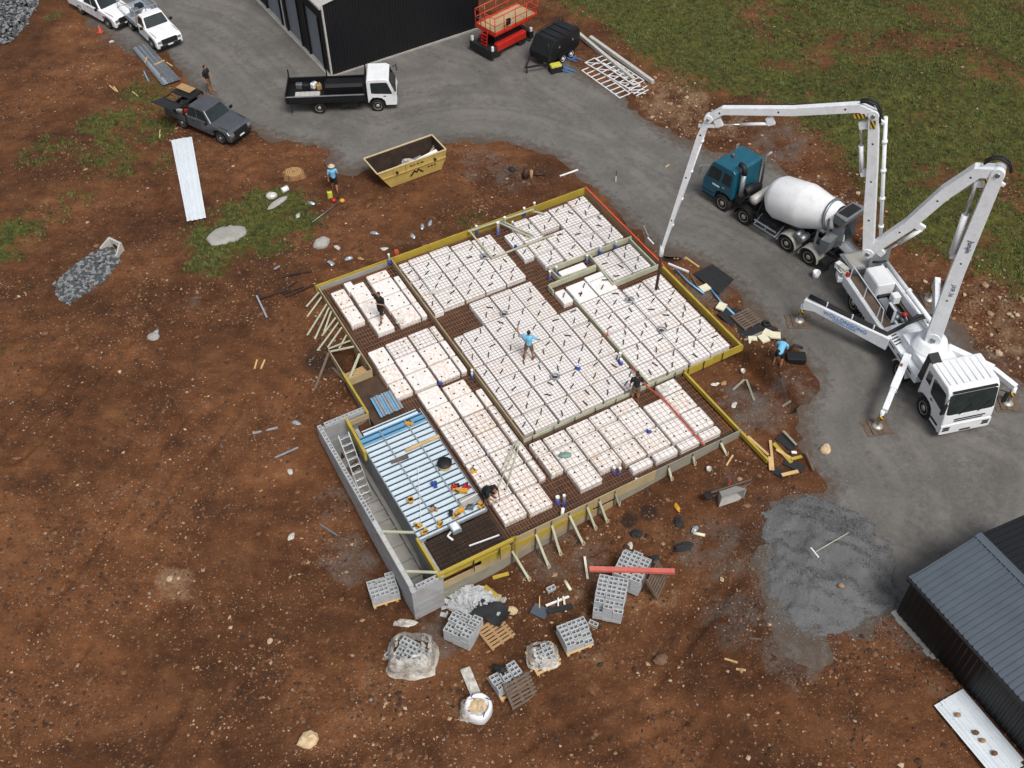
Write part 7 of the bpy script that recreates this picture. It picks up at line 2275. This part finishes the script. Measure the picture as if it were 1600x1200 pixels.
# ---------------------------------------------------------------- timber scrap heap at the long beam's end
th_ = thing('scrap_heap_base', 'x', 'x') if False else None
for k, (p0, p1, w_, mt_, lab) in enumerate([((1168, 683), (1200, 712), .12, 'pine', 'pine plank beside the long yellow beam end'), ((1203, 690), (1206, 718), .12, 'pine', 'short pine batten at the beam end'), ((1208, 695), (1236, 725), .18, 'form_yellow', 'yellow plank on the scrap heap'), ((1212, 705), (1237, 720), .14, 'pine', 'pine plank slanting under the yellow one'), ((1235, 721), (1252, 716), .14, 'form_yellow', 'short yellow offcut on the scrap heap'), ((1203, 718), (1205, 738), .22, 'pine', 'wide pine offcut at the left of the scrap heap'), ((1220, 747), (1246, 740), .16, 'pine', 'pine offcut at the bottom of the scrap heap'), ((1258, 712), (1270, 739), .10, 'old_timber', 'stick at the right of the scrap heap'), ((1222, 679), (1243, 700), .10, 'form_grey', 'grey batten along the black sheet of the scrap heap'), ((1235, 713), (1243, 712), .12, 'pipe_white', 'pale block on the scrap heap')]):
    plank(lab, T(*p0, .06 + .025 * k), T(*p1, .05 + .02 * k), w_, .05, mt_, 'scrap_timber', 'timber')
for k, (x, y, sx, sy, rz_, lab) in enumerate([(1228, 692, .9, .5, -.9, 'black foam sheet at the top of the scrap heap'), (1240, 728, .9, .45, -.6, 'black foam sheet at the right of the scrap heap'), (1214, 738, .7, .4, -.7, 'black foam sheet at the bottom of the scrap heap')]):
    tag(MB().m('black_cloth').cbox((0, 0, .02), sx, sy, .03, rz_).build('foam_sheet', loc=T(x, y, .05)), lab, 'foam sheet')
c_ = [P(x, y, .05) for x, y in ((1083, 428), (1113, 413), (1147, 437), (1124, 460))]
mb = MB().m('black_cloth'); mb.hexa([Vector(q) for q in c_] + [Vector(q) + Vector((0, 0, .02)) for q in c_])
tag(mb.build('ply_sheet', world=True, loc=P(1115, 435)), 'large black coated ply sheet lying at the road edge', 'ply sheet')
c_ = [P(x, y, .04) for x, y in ((1120, 490), (1150, 480), (1215, 515), (1170, 535))]
mb = MB().m('black_cloth'); mb.hexa([Vector(q) for q in c_] + [Vector(q) + Vector((0, 0, .015)) for q in c_])
tag(mb.build('black_membrane', world=True, loc=P(1165, 505)), 'black membrane sheet beside the yellow edge beam', 'membrane')
pallet('dark weathered pallet on the black membrane beside the road', P(1166, 500, .07), rad(30), mat='old_timber')
for k, (p0, p1) in enumerate((((1055, 420), (1100, 459)), ((1108, 448), (1148, 492)))):
    tag(MB().m('deck_blue').tube([P(*p0, .06), P((p0[0] + p1[0]) / 2 - 2, (p0[1] + p1[1]) / 2 + 1, .07), P(*p1, .06)], .05, 8).build('blue_pipe', world=True, loc=P(*p0, 0)), ['upper', 'lower'][k] + ' pale blue pipe lying beside the yellow edge beam', 'pipe')
plank('white pipe beside the upper blue pipe', P(1044, 412, .08), P(1076, 425, .08), .09, .09, 'pipe_white', 'pipe', 'pipe')
plank('thin timber next to the black ply sheet', P(1078, 428, .06), P(1093, 452, .06), .06, .05, 'old_timber')
mk('cream_foam', '#dcd8bd', .8, 0, .06)
for k, (x, y, lab) in enumerate([(1101, 451, 'cream foam square between the blue pipes'), (1127, 480, 'cream foam square at the end of the blue pipe'), (1176, 533, 'cream foam square by the slab corner'), (1193, 530, 'cream foam square near the bending worker'), (1200, 522, 'topmost cream foam square near the bending worker'), (1211, 525, 'rounded cream foam piece beside the bending worker')]):
    tag(MB().m('cream_foam').cbox((0, 0, .05), .5, .42, .09, .5 + .5 * k).build('foam_square', loc=P(x, y, .05 + .02 * k)), lab, 'foam piece')
plank('white edge strip behind the cream foam squares', P(1163, 532, .1), P(1200, 516, .1), .12, .08, 'form_grey', 'strip', 'strip')
t = thing('tool_case', 'open black tool case beside the bending worker', 'tool case', P(1243, 562, .1), rad(-5))
MB().m('black_plastic').rbox(-.45, .45, -.28, .28, 0, .3, .03).build('case', t)
MB().m('black_plastic').tube([(-.4, .3, .2), (-.1, .5, .5), (.3, .4, .4)], .07, 8).build('hose_handle', t)
t = thing('black_coil', 'black tangled strap on the road by the dark pallet', 'strap', P(1197, 507, .05))
MB().m('black_plastic').tube([(.3 * math.cos(k * 1.3) * (.4 + .1 * (k % 5)), .3 * math.sin(k * 1.3) * (.4 + .1 * (k % 3)), .05 + .02 * (k % 4)) for k in range(16)], .05, 6).build('coil', t)
# wheelbarrow on its side
t = thing('wheelbarrow', 'grey wheelbarrow lying on its side on the soil', 'wheelbarrow', T(1135, 775), rad(20))
mb = MB().m('concrete')
A1 = [(-.55, -.1), (.55, -.15), (.6, .5), (-.45, .5)]
mb.loft([[(-.42, .02, .12), (.4, .02, .12), (.42, .02, .5), (-.4, .02, .5)], [(-.6, -.42, .04), (.6, -.42, .04), (.62, -.42, .72), (-.55, -.42, .72)], [(-.57, -.41, .07), (.57, -.41, .07), (.58, -.41, .69), (-.52, -.41, .69)], [(-.38, -.02, .16), (.36, -.02, .16), (.38, -.02, .46), (-.36, -.02, .46)]], True)
mb.build('tray', t)
for z in (.16, .48):
    MB().m('old_timber').bar((-.75, .1, z), (1.2, .1, z), .05, .06).build('handle', t)
mb = MB().m('tyre'); mb.lathe((-.85, .1, .32), (0, 0, 1), [(-.05, .12), (-.05, .2), (.05, .2), (.05, .12)], 18, True); mb.build('wheel', t)
for z in (.16, .48):
    MB().m('red').bar((.1, .1, z), (.35, .4, z), .04, .04).build('leg', t)
# rake on the gravel heap
t = thing('rake', 'pale green handled levelling rake lying on the gravel heap', 'rake', P(1297, 848, .75))
a0, a1 = Vector(P(1273, 863, .90)), Vector(P(1326, 832, .98))
MB().m('treated_pine').tube([a0, a1], .022, 8).build('handle', t, True)
b0, b1 = Vector(P(1267, 856, .88)), Vector(P(1279, 871, .90))
MB().m('white_paint').bar(b0, b1, .05, .05).build('head', t, True)
mb = MB().m('stone_tan'); mb.ball((0, 0, 0), .13, .1, .09, 8, 5, .2, R)
tag(mb.build('rock', loc=P(1314, 915, .62)), 'orange tan rock half sunk in the gravel heap', 'rock')
# small things scattered on the soil
for k, (x, y, kind, lab) in enumerate([(1060, 817, 'black', 'black crumpled bag upper right of the block stacks'), (1068, 856, 'black', 'long black bag right of the block stacks'), (1022, 876, 'black', 'black bag at the red beam end'), (1058, 794, 'orange', 'orange rag on the soil below the near form'), (1107, 736, 'white', 'small white tub on the soil below the near form'), (1085, 828, 'grey', 'grey scrap lump right of the black bag'), (1092, 836, 'pipe', 'short pale pipe offcut on the soil'), (887, 916, 'pipe', 'short cream pipe offcut above the block stacks'), (985, 853, 'white', 'white glove above the red beam stack'), (1117, 602, 'white', 'white paper on the mud beside the long yellow beam'), (1160, 583, 'white', 'white cup in the mud by the trench'), (1147, 634, 'white', 'white lid in the mud'), (1130, 600, 'tan', 'tan carton in the mud beside the long yellow beam'), (995, 835, 'black', 'small dark rag near the forms'), (453, 738, 'white', 'white scrap on the soil left of the block wall'), (463, 662, 'grey', 'grey scrap bag left of the block wall'), (455, 840, 'white', 'pale torn paper on the left soil'), (585, 365, 'grey', 'upper small grey debris beyond the far form'), (600, 390, 'white', 'white foam lump beyond the far form'), (545, 405, 'grey', 'folded silver plastic beyond the far form'), (563, 405, 'tan', 'crumpled tan paper beyond the far form'), (517, 412, 'grey', 'small grey box beyond the far form'), (527, 388, 'white', 'white offcut beyond the far form'), (660, 355, 'grey', 'silver crumpled foil pieces beyond the far form'), (645, 370, 'grey', 'second silver foil piece beyond the far form'), (672, 350, 'grey', 'third silver foil piece beyond the far form'), (1290, 704, 'none', ''), (486, 318, 'grey', 'folded silver bag on the red soil near the man in the hat'), (175, 66, 'white', 'white bag by the road top left'), (157, 50, 'orange', 'orange cone top left by the white cars'), (730, 35, 'white', 'white sack behind the black trailer'), (466, 338, 'white', 'white paper in the green patch'), (243, 521, 'grey', 'small grey pipe mouth on the left soil'), (878, 405, 'none', ''), (800, 266, 'black', 'dark lump on the road island above the slab')]):
    if kind == 'none':
        continue
    mb = MB().m({'black': 'black_cloth', 'orange': 'tool_orange' if 'cone' not in lab else 'orange_edge', 'white': 'pale_roof', 'grey': 'galv', 'pipe': 'cream_foam', 'tan': 'cardboard'}[kind])
    if kind == 'black':
        mb.ball((0, 0, .08), .26 if 'long' not in lab else .42, .18, .13, 12, 7, .25, R)
    elif kind == 'pipe':
        mb.lathe((-.25, 0, .07), (1, 0, 0), [(0, .05), (0, .07), (.5, .07), (.5, .05)], 10)
    elif 'cone' in lab:
        mb.lathe((0, 0, .02), (0, 0, 1), [(0, .14), (.02, .13), (.45, .03), (.46, .01)], 12); mb.box(-.18, .18, -.18, .18, 0, .02)
    elif 'tub' in lab or 'cup' in lab:
        mb.lathe((0, 0, 0), (0, 0, 1), [(0, .1), (.22, .12), (.22, .1), (.05, .09)], 12)
    else:
        mb.ball((0, 0, .05), .16 + .08 * R.random(), .11, .07, 9, 5, .3, R)
    tag(mb.build({'black': 'black_bag', 'pipe': 'pipe_offcut'}.get(kind, 'litter' if 'cone' not in lab else 'traffic_cone'), loc=T(x, y), rz=R.random() * 3), lab, {'black': 'bag', 'pipe': 'pipe'}.get(kind, 'litter' if 'cone' not in lab else 'cone'))
# conduit and cardboard scraps near the near form
for k, (p0, p1, w_, mt_, lab) in enumerate([((853, 948), (889, 933), .1, 'pipe_white', 'bent white downpipe in the scrap above the block stacks'), ((832, 952), (855, 962), .5, 'blue_grey_roof', 'slate blue sheet in the scrap above the block stacks'), ((843, 935), (843, 952), .04, 'pine', 'upright pine stick in the scrap'), ((880, 935), (884, 958), .08, 'cream_foam', 'cream strip in the scrap above the block stacks'), ((872, 938), (872, 955), .05, 'pipe_white', 'thin white strip in the scrap'), ((855, 960), (895, 950), .25, 'black_cloth', 'black sheet in the scrap above the block stacks'), ((913, 875), (918, 908), .09, 'cream_foam', 'cream tube at the left end of the red beam'), ((925, 877), (950, 862), .03, 'rust_pipe', 'thin rusty rod beside the tall block stack'), ((1300, 700), (1301, 701), .02, 'pine', '')]):
    if lab:
        plank(lab, T(*p0, .08 + .03 * k), T(*p1, .05 + .02 * k), w_, .04, mt_, 'scrap_strip', 'scrap')
# rusty pipes by the far left slab corner
for k, (p0, p1) in enumerate([((442, 434), (470, 426)), ((445, 432), (488, 425)), ((440, 457), (465, 442)), ((443, 462), (475, 450)), ((448, 466), (490, 448)), ((405, 470), (455, 455)), ((402, 466), (418, 500)), ((430, 425), (438, 420))]):
    plank(f'rusty steel section in the pile by the far left slab corner, {ORD[k]}', T(*p0, .05 + .02 * k), T(*p1, .05 + .02 * k), .09, .07, 'rust_pipe' if k < 6 else 'galv', 'steel_section', 'steel section')
# tree stump, concrete spill, bags, lid in the far patch
t = thing('tree_stump', 'round sawn tree stump on the red soil behind the grassy patch', 'tree stump', T(460, 276))
mb = MB().m('stump'); n_ = 18
prof_ = [1 + .12 * math.sin(3 * k) + R.uniform(-.06, .06) for k in range(n_)]
mb.loft([[(.62 * prof_[k] * s_ * math.cos(6.283 * k / n_), .5 * prof_[k] * s_ * math.sin(6.283 * k / n_), z_) for k in range(n_)] for z_, s_ in ((-.1, 1.15), (.15, 1.02), (.32, .95), (.36, .85))], True); mb.build('trunk_base', t)
mb = MB().m('pine')
for r_ in (.42, .3, .18):
    mb.lathe((0, 0, .362), (0, 0, 1), [(0, r_), (.006, r_), (.006, r_ - .03)], 16, False, False)
mb.build('growth_ring', t)
mb = MB().m('concrete'); n_ = 22
ps = [(.95 + .22 * math.sin(2 * a_ + 1) + R.uniform(-.12, .12)) for a_ in [6.283 * k / n_ for k in range(n_)]]
c_ = T(354, 368)
mb.loft([[(.88 * ps[k] * s_ * math.cos(6.283 * k / n_), .95 * ps[k] * s_ * math.sin(6.283 * k / n_), z_) for k in range(n_)] for z_, s_ in ((-.15, 1.03), (.08, 1.0), (.13, .9), (.15, .5))], True, True)
tag(mb.build('concrete_spill', loc=c_), 'hardened pale concrete spill on the edge of the grassy patch', 'concrete spill')
for k, (x, y, rx_, ry_, rz_, h, lab, mt_) in enumerate([(425, 308, .32, .26, .2, .22, 'white lumpy bag in the grassy patch', 'pale_roof'), (434, 318, .75, .22, 0.9, .14, 'long pale roll of geotextile in the grassy patch', 'concrete'), (503, 383, .5, .36, .8, .3, 'grey concrete dome lump right of the grassy patch', 'concrete'), (240, 528, .32, .26, 0, .16, 'pale concrete ring lump on the left soil', 'concrete')]):
    mb = MB().m(mt_); mb.ball((0, 0, h * .4), rx_, ry_, h, 14, 8, .07, R)
    tag(mb.build('lump', loc=T(x, y), rz=rz_), lab, 'lump')
t = thing('bucket', 'white bucket lying in the grassy patch', 'bucket', T(446, 300), .5)
MB().m('white_paint').lathe((-.18, 0, .16), (1, .2, 0), [(0, .12), (0, .15), (.38, .17), (.38, .14), (.05, .12)], 14).build('shell', t)
t = thing('brush_cutter', 'orange and red brush cutter lying on the soil below the man in the hat', 'brush cutter', T(530, 316))
a0, a1 = T(531, 318, .12), T(488, 349, .08)
MB().m('steel').tube([a0, a1], .03, 8).build('shaft', t, True)
MB().m('tool_orange').ball(T(535, 317, .15), .16, .14, .13, 10, 6).build('engine', t, True)
MB().m('red').ball(T(522, 316, .13), .14, .12, .12, 10, 6).build('fuel_tank', t, True)
MB().m('black_plastic').tube([T(528, 312, .1), T(532, 306, .3), T(538, 308, .25)], .03, 6).build('handle', t, True)
# concrete headwall of the drain
t = thing('headwall', 'small white concrete drain headwall above the grey rocks', 'headwall', T(184, 388), rad(-33))
m = MB().m('concrete'); m.mats[0] = 'pale_roof'
m.hexa([(-.62, -.1, 0), (.62, -.1, 0), (.62, .06, 0), (-.62, .06, 0), (-.62, -.1, .75), (.62, -.1, .75), (.62, .06, .75), (-.62, .06, .75)])
m.build('back_wall', t)
for s in (-1, 1):
    m = MB().m('pale_roof'); m.hexa([(s * .62, -.1, 0), (s * .5, -.1, 0), (s * .75, -.85, 0), (s * .87, -.85, 0), (s * .62, -.1, .75), (s * .5, -.1, .75), (s * .75, -.85, .25), (s * .87, -.85, .25)]); m.build('wing_wall', t)
m = MB().m('black_plastic'); m.lathe((0, -.1, .3), (0, -1, 0), [(0, .2), (.01, .2)], 16); m.m('concrete').lathe((0, -.1, .3), (0, -1, 0), [(0, .2), (0, .26), (.03, .26), (.03, .2)], 16, True, False); m.build('pipe_mouth', t)
t.scale = (.75, .75, .75)
# dark stump and stakes on the road island
t = thing('burnt_log', 'dark split log standing on the soil island above the slab', 'log', T(820, 278))
MB().m('rust_pipe').tube([(0, 0, -.1), (.1, .1, .6)], [.2, .13], 9).build('trunk', t)
MB().m('cardboard').tube([(.35, -.1, -.1), (.38, -.05, .55)], [.1, .09], 8).build('split_post', t)
MB().m('rust_pipe').tube([(.4, .2, .1), (1.2, .15, .12)], [.12, .05], 8).build('branch', t)
t = thing('survey_peg', 'thin survey peg standing on the road left of the boom tip', 'peg', P(962, 285))
MB().m('white_paint').bar((0, 0, 0), (0, 0, .45), .05, .04).build('peg', t)
MB().m('black_plastic').bar((0, 0, .45), (0, 0, .8), .04, .03).build('flag', t)


# ================================================================ people
STAND = dict(pel=(0, 0, .95), cho=(0, 0, 1.22), che=(.0, 0, 1.38), nek=(0, 0, 1.53), hed=(.02, 0, 1.68),
             hiL=(0, .10, .93), knL=(.03, .12, .52), anL=(0, .13, .09), toL=(.19, .15, .04),
             hiR=(0, -.10, .93), knR=(.03, -.12, .52), anR=(0, -.13, .09), toR=(.19, -.15, .04),
             shL=(0, .20, 1.46), elL=(-.02, .27, 1.18), wrL=(.08, .28, .94),
             shR=(0, -.20, 1.46), elR=(-.02, -.27, 1.18), wrR=(.08, -.28, .94))


def cap(mb, p0, p1, r0, r1, n=10):
    p0, p1 = Vector(p0), Vector(p1)
    d = (p1 - p0).normalized()
    pts, rs = [], []
    for k in range(4):
        a = math.pi / 2 * (1 - k / 3)
        pts.append(p0 - d * r0 * math.sin(a) * .98); rs.append(max(.002, r0 * math.cos(a)))
    for k in range(4):
        a = math.pi / 2 * k / 3
        pts.append(p1 + d * r1 * math.sin(a) * .98); rs.append(max(.002, r1 * math.cos(a)))
    mb.tube(pts, rs, n)


def grow(o, vox):
    m_ = o.modifiers.new('skin', 'REMESH'); m_.mode = 'VOXEL'; m_.voxel_size = vox; m_.use_smooth_shade = True
    s_ = o.modifiers.new('soft', 'SMOOTH'); s_.factor = .5; s_.iterations = 3


def person(label, loc, rz, pose, shirt, shorts, head='hair', longs=False, scale=1.05, hold=None):
    j = {k: Vector(v) for k, v in {**STAND, **pose}.items()}
    t = thing('person', label, 'person', loc, rz)
    b = MB().m('skin')
    cap(b, j['pel'], j['cho'], .135, .13); cap(b, j['cho'], j['che'], .13, .15); cap(b, j['che'] + Vector((0, .07, .02)), j['che'] + Vector((0, -.07, .02)), .11, .11)
    cap(b, j['che'], j['nek'], .08, .055); cap(b, j['nek'], j['hed'] - Vector((0, 0, .03)), .055, .06)
    hd_ = j['hed']
    b.ball(hd_, .098, .078, .122, 14, 10); f_ = Vector((1, 0, 0))
    b.ball(hd_ + Vector((.098, 0, -.015)), .022, .014, .025, 8, 6); b.ball(hd_ + Vector((.03, 0, -.085)), .06, .05, .045, 10, 6)
    for s in (-1, 1):
        b.ball(hd_ + Vector((-.005, s * .08, -.005)), .022, .014, .034, 8, 6)
    for S_ in 'LR':
        sg = 1 if S_ == 'L' else -1
        cap(b, j['hi' + S_], j['kn' + S_], .085, .058); cap(b, j['kn' + S_], j['kn' + S_].lerp(j['an' + S_], .4), .056, .058); cap(b, j['kn' + S_].lerp(j['an' + S_], .4), j['an' + S_], .056, .038)
        cap(b, j['sh' + S_], j['el' + S_], .054, .042); cap(b, j['el' + S_], j['wr' + S_], .042, .028)
        cap(b, j['che'] + Vector((0, sg * .1, .02)), j['sh' + S_], .08, .06)
        d = (j['wr' + S_] - j['el' + S_]).normalized()
        sd_ = d.cross(Vector((1, 0, .01)) if abs(d.x) < .9 else Vector((0, 1, 0))).normalized()
        nn = d.cross(sd_)
        w0 = j['wr' + S_]
        cap(b, w0, w0 + d * .07, .03, .036)
        for q in range(4):
            o_ = sd_ * (.027 - .018 * q); ln_ = (.075, .085, .08, .062)[q]
            k0 = w0 + d * .08 + o_; k1 = k0 + d * ln_ * .55 + nn * .012; k2 = k1 + d * ln_ * .35 + nn * .03
            cap(b, k0, k1, .0095, .009, 6); cap(b, k1, k2, .009, .0075, 6)
        k0 = w0 + d * .03 + sd_ * .03
        cap(b, k0, k0 + d * .035 + sd_ * .03 + nn * .01, .012, .010, 6); cap(b, k0 + d * .035 + sd_ * .03 + nn * .01, k0 + d * .07 + sd_ * .032 + nn * .025, .010, .008, 6)
    body = b.build('body', t); grow(body, .011)
    e = MB().m('hair')
    for s in (-1, 1):
        e.ball(hd_ + Vector((.088, s * .032, .012)), .01, .013, .008, 6, 4)
    e.build('eyes', body)
    c = MB().m(shirt)
    cap(c, j['pel'] + Vector((0, 0, .06)), j['cho'], .155, .155); cap(c, j['cho'], j['che'], .155, .172); cap(c, j['che'] + Vector((0, .07, .03)), j['che'] + Vector((0, -.07, .03)), .13, .13); cap(c, j['che'], j['nek'] - Vector((0, 0, .05)), .1, .075)
    for S_ in 'LR':
        sg = 1 if S_ == 'L' else -1
        cap(c, j['che'] + Vector((0, sg * .1, .02)), j['sh' + S_], .1, .078)
        cap(c, j['sh' + S_], j['sh' + S_].lerp(j['el' + S_], .7 if not longs else .98), .076, .066)
        if longs:
            cap(c, j['el' + S_], j['wr' + S_].lerp(j['el' + S_], .1), .06, .045)
    o_ = c.build('shirt', t); grow(o_, .016)
    c = MB().m(shorts)
    cap(c, j['pel'] + Vector((0, .03, .07)), j['pel'] + Vector((0, -.03, .0)), .152, .15)
    for S_ in 'LR':
        cap(c, j['pel'].lerp(j['hi' + S_], .8), j['hi' + S_].lerp(j['kn' + S_], .85), .115, .088)
        if longs:
            cap(c, j['kn' + S_], j['an' + S_].lerp(j['kn' + S_], .1), .082, .062)
    o_ = c.build('shorts' if not longs else 'trousers', t); grow(o_, .016)
    for S_ in 'LR':
        c = MB().m('boots'); cap(c, j['an' + S_] + Vector((0, 0, .05)), j['an' + S_] - Vector((0, 0, .02)), .052, .05); cap(c, j['an' + S_] - Vector((.04, 0, .04)), j['to' + S_], .05, .042)
        o_ = c.build('boot', t); grow(o_, .014)
    if head == 'hair':
        h = MB().m('hair'); h.ball(hd_ + Vector((-.018, 0, .028)), .098, .086, .115, 14, 8); o_ = h.build('hair', t); grow(o_, .014)
    elif head == 'cap':
        h = MB().m('black_cloth'); h.ball(hd_ + Vector((-.01, 0, .04)), .106, .09, .1, 14, 8); h.box(.06, .2, -.07, .07, 1, 1.001) if False else None
        h.prism([(hd_.x + .05, -.07), (hd_.x + .18, -.05), (hd_.x + .2, 0), (hd_.x + .18, .05), (hd_.x + .05, .07)] and [(hd_.x + .05, hd_.y - .07), (hd_.x + .18, hd_.y - .05), (hd_.x + .2, hd_.y), (hd_.x + .18, hd_.y + .05), (hd_.x + .05, hd_.y + .07)], 'z', hd_.z + .045, hd_.z + .058)
        h.build('cap', t)
    else:
        h = MB().m('hat'); h.lathe(hd_ + Vector((0, 0, .04)), (0, 0, 1), [(0, .2), (.012, .2), (.018, .11), (.09, .1), (.115, .05), (.118, .01)], 20); h.build('hat', t)
    t.scale = (scale,) * 3
    return t


WALK = dict(knL=(.16, .11, .52), anL=(.24, .12, .10), toL=(.42, .13, .06), knR=(-.04, -.11, .5), anR=(-.26, -.12, .13), toR=(-.10, -.13, .04), wrL=(-.06, .28, .96), wrR=(.2, -.26, 1.0), elR=(.02, -.26, 1.17))
BENT = dict(pel=(-.12, 0, .86), cho=(.10, 0, 1.02), che=(.26, 0, 1.06), nek=(.42, 0, 1.06), hed=(.55, 0, 1.04), hiL=(-.1, .11, .84), knL=(.08, .15, .46), anL=(-.05, .16, .09), toL=(.14, .19, .04), hiR=(-.1, -.11, .84), knR=(.08, -.15, .46), anR=(-.05, -.16, .09), toR=(.14, -.19, .04), shL=(.30, .20, 1.05), elL=(.36, .24, .76), wrL=(.46, .14, .54), shR=(.30, -.20, 1.05), elR=(.36, -.24, .76), wrR=(.46, -.14, .54))
SQUAT = dict(pel=(-.12, 0, .42), cho=(.04, 0, .64), che=(.18, 0, .78), nek=(.28, 0, .88), hed=(.38, 0, .96), hiL=(-.1, .11, .40), knL=(.26, .2, .46), anL=(.06, .2, .09), toL=(.24, .23, .04), hiR=(-.1, -.11, .40), knR=(.26, -.2, .46), anR=(.06, -.2, .09), toR=(.24, -.23, .04), shL=(.20, .2, .84), elL=(.36, .26, .62), wrL=(.54, .14, .46), shR=(.20, -.2, .84), elR=(.36, -.26, .62), wrR=(.54, -.14, .46))
ARMS = dict(elL=(.05, .44, 1.36), wrL=(.22, .52, 1.58), elR=(.02, -.40, 1.30), wrR=(.2, -.42, 1.12))
person('worker in black shirt standing on the road beside the grey pickup', Vector(P(329, 145)), rad(-20), dict(knR=(.08, -.12, .52), anR=(.14, -.14, .09), toR=(.32, -.15, .04), wrL=(.18, .2, 1.06), elL=(.02, .27, 1.2)), 'shirt_black', 'shorts_khaki', 'hair', False, 1.07)
person('worker in blue shirt, black shorts and pale hat walking near the skip', T(524, 299), rad(100), WALK, 'shirt_blue', 'shorts_black', 'hat', False, 1.00)
q = T(516, 308)
t = thing('jerry_can', 'yellow jerry can beside the man in the pale hat', 'jerry can', T(516, 308), .3)
MB().m('hivis').rbox(-.14, .14, -.1, .1, 0, .4, .04).build('body', t)
MB().m('black_plastic').tube([(-.06, 0, .4), (0, 0, .48), (.08, 0, .4)], .02, 6).build('handle', t)
person('worker all in black holding his hat, striding on the far left bay', Vector(P(597, 500, PT + .02)), rad(-120), {**WALK, 'elR': (.06, -.36, 1.55), 'wrR': (.1, -.2, 1.76), 'elL': (.1, .3, 1.2), 'wrL': (.25, .12, 1.3)}, 'shirt_black', 'shorts_black', 'hair', False, 1.03)
person('worker in blue shirt with arms raised on the middle bay', Vector(P(826, 561, PT + .02)), rad(80), {**ARMS, 'anL': (0, .19, .09), 'toL': (.16, .26, .04), 'knL': (.03, .16, .52), 'anR': (0, -.19, .09), 'toR': (.16, -.26, .04), 'knR': (.03, -.16, .52)}, 'shirt_blue', 'shorts_khaki', 'hair', False, 1.05)
person('worker in black tee and tan shorts standing by the timber between bays', Vector(P(992, 626, .1)), rad(85), dict(wrR=(.25, -.16, 1.16), elR=(.04, -.27, 1.2), anL=(.04, .13, .09)), 'shirt_black', 'shorts_khaki', 'cap', False, 1.03)
person('worker in black crouching at the steel deck edge', Vector(P(762, 779, PT - .02)), rad(-45), SQUAT, 'shirt_black', 'shorts_black', 'hair', False, 1.05)
person('worker in blue and navy shirt bending over by the trench', T(1214, 570), rad(65), BENT, 'shirt_blue', 'shorts_black', 'hair', False, 1.05)
pr = person('worker in navy and orange high visibility clothing behind the pump hopper', Vector(P(1349, 385)), rad(200), dict(wrL=(.26, .2, 1.1), wrR=(.26, -.2, 1.1)), 'tool_orange', 'shorts_black', 'cap', True, 1.05)
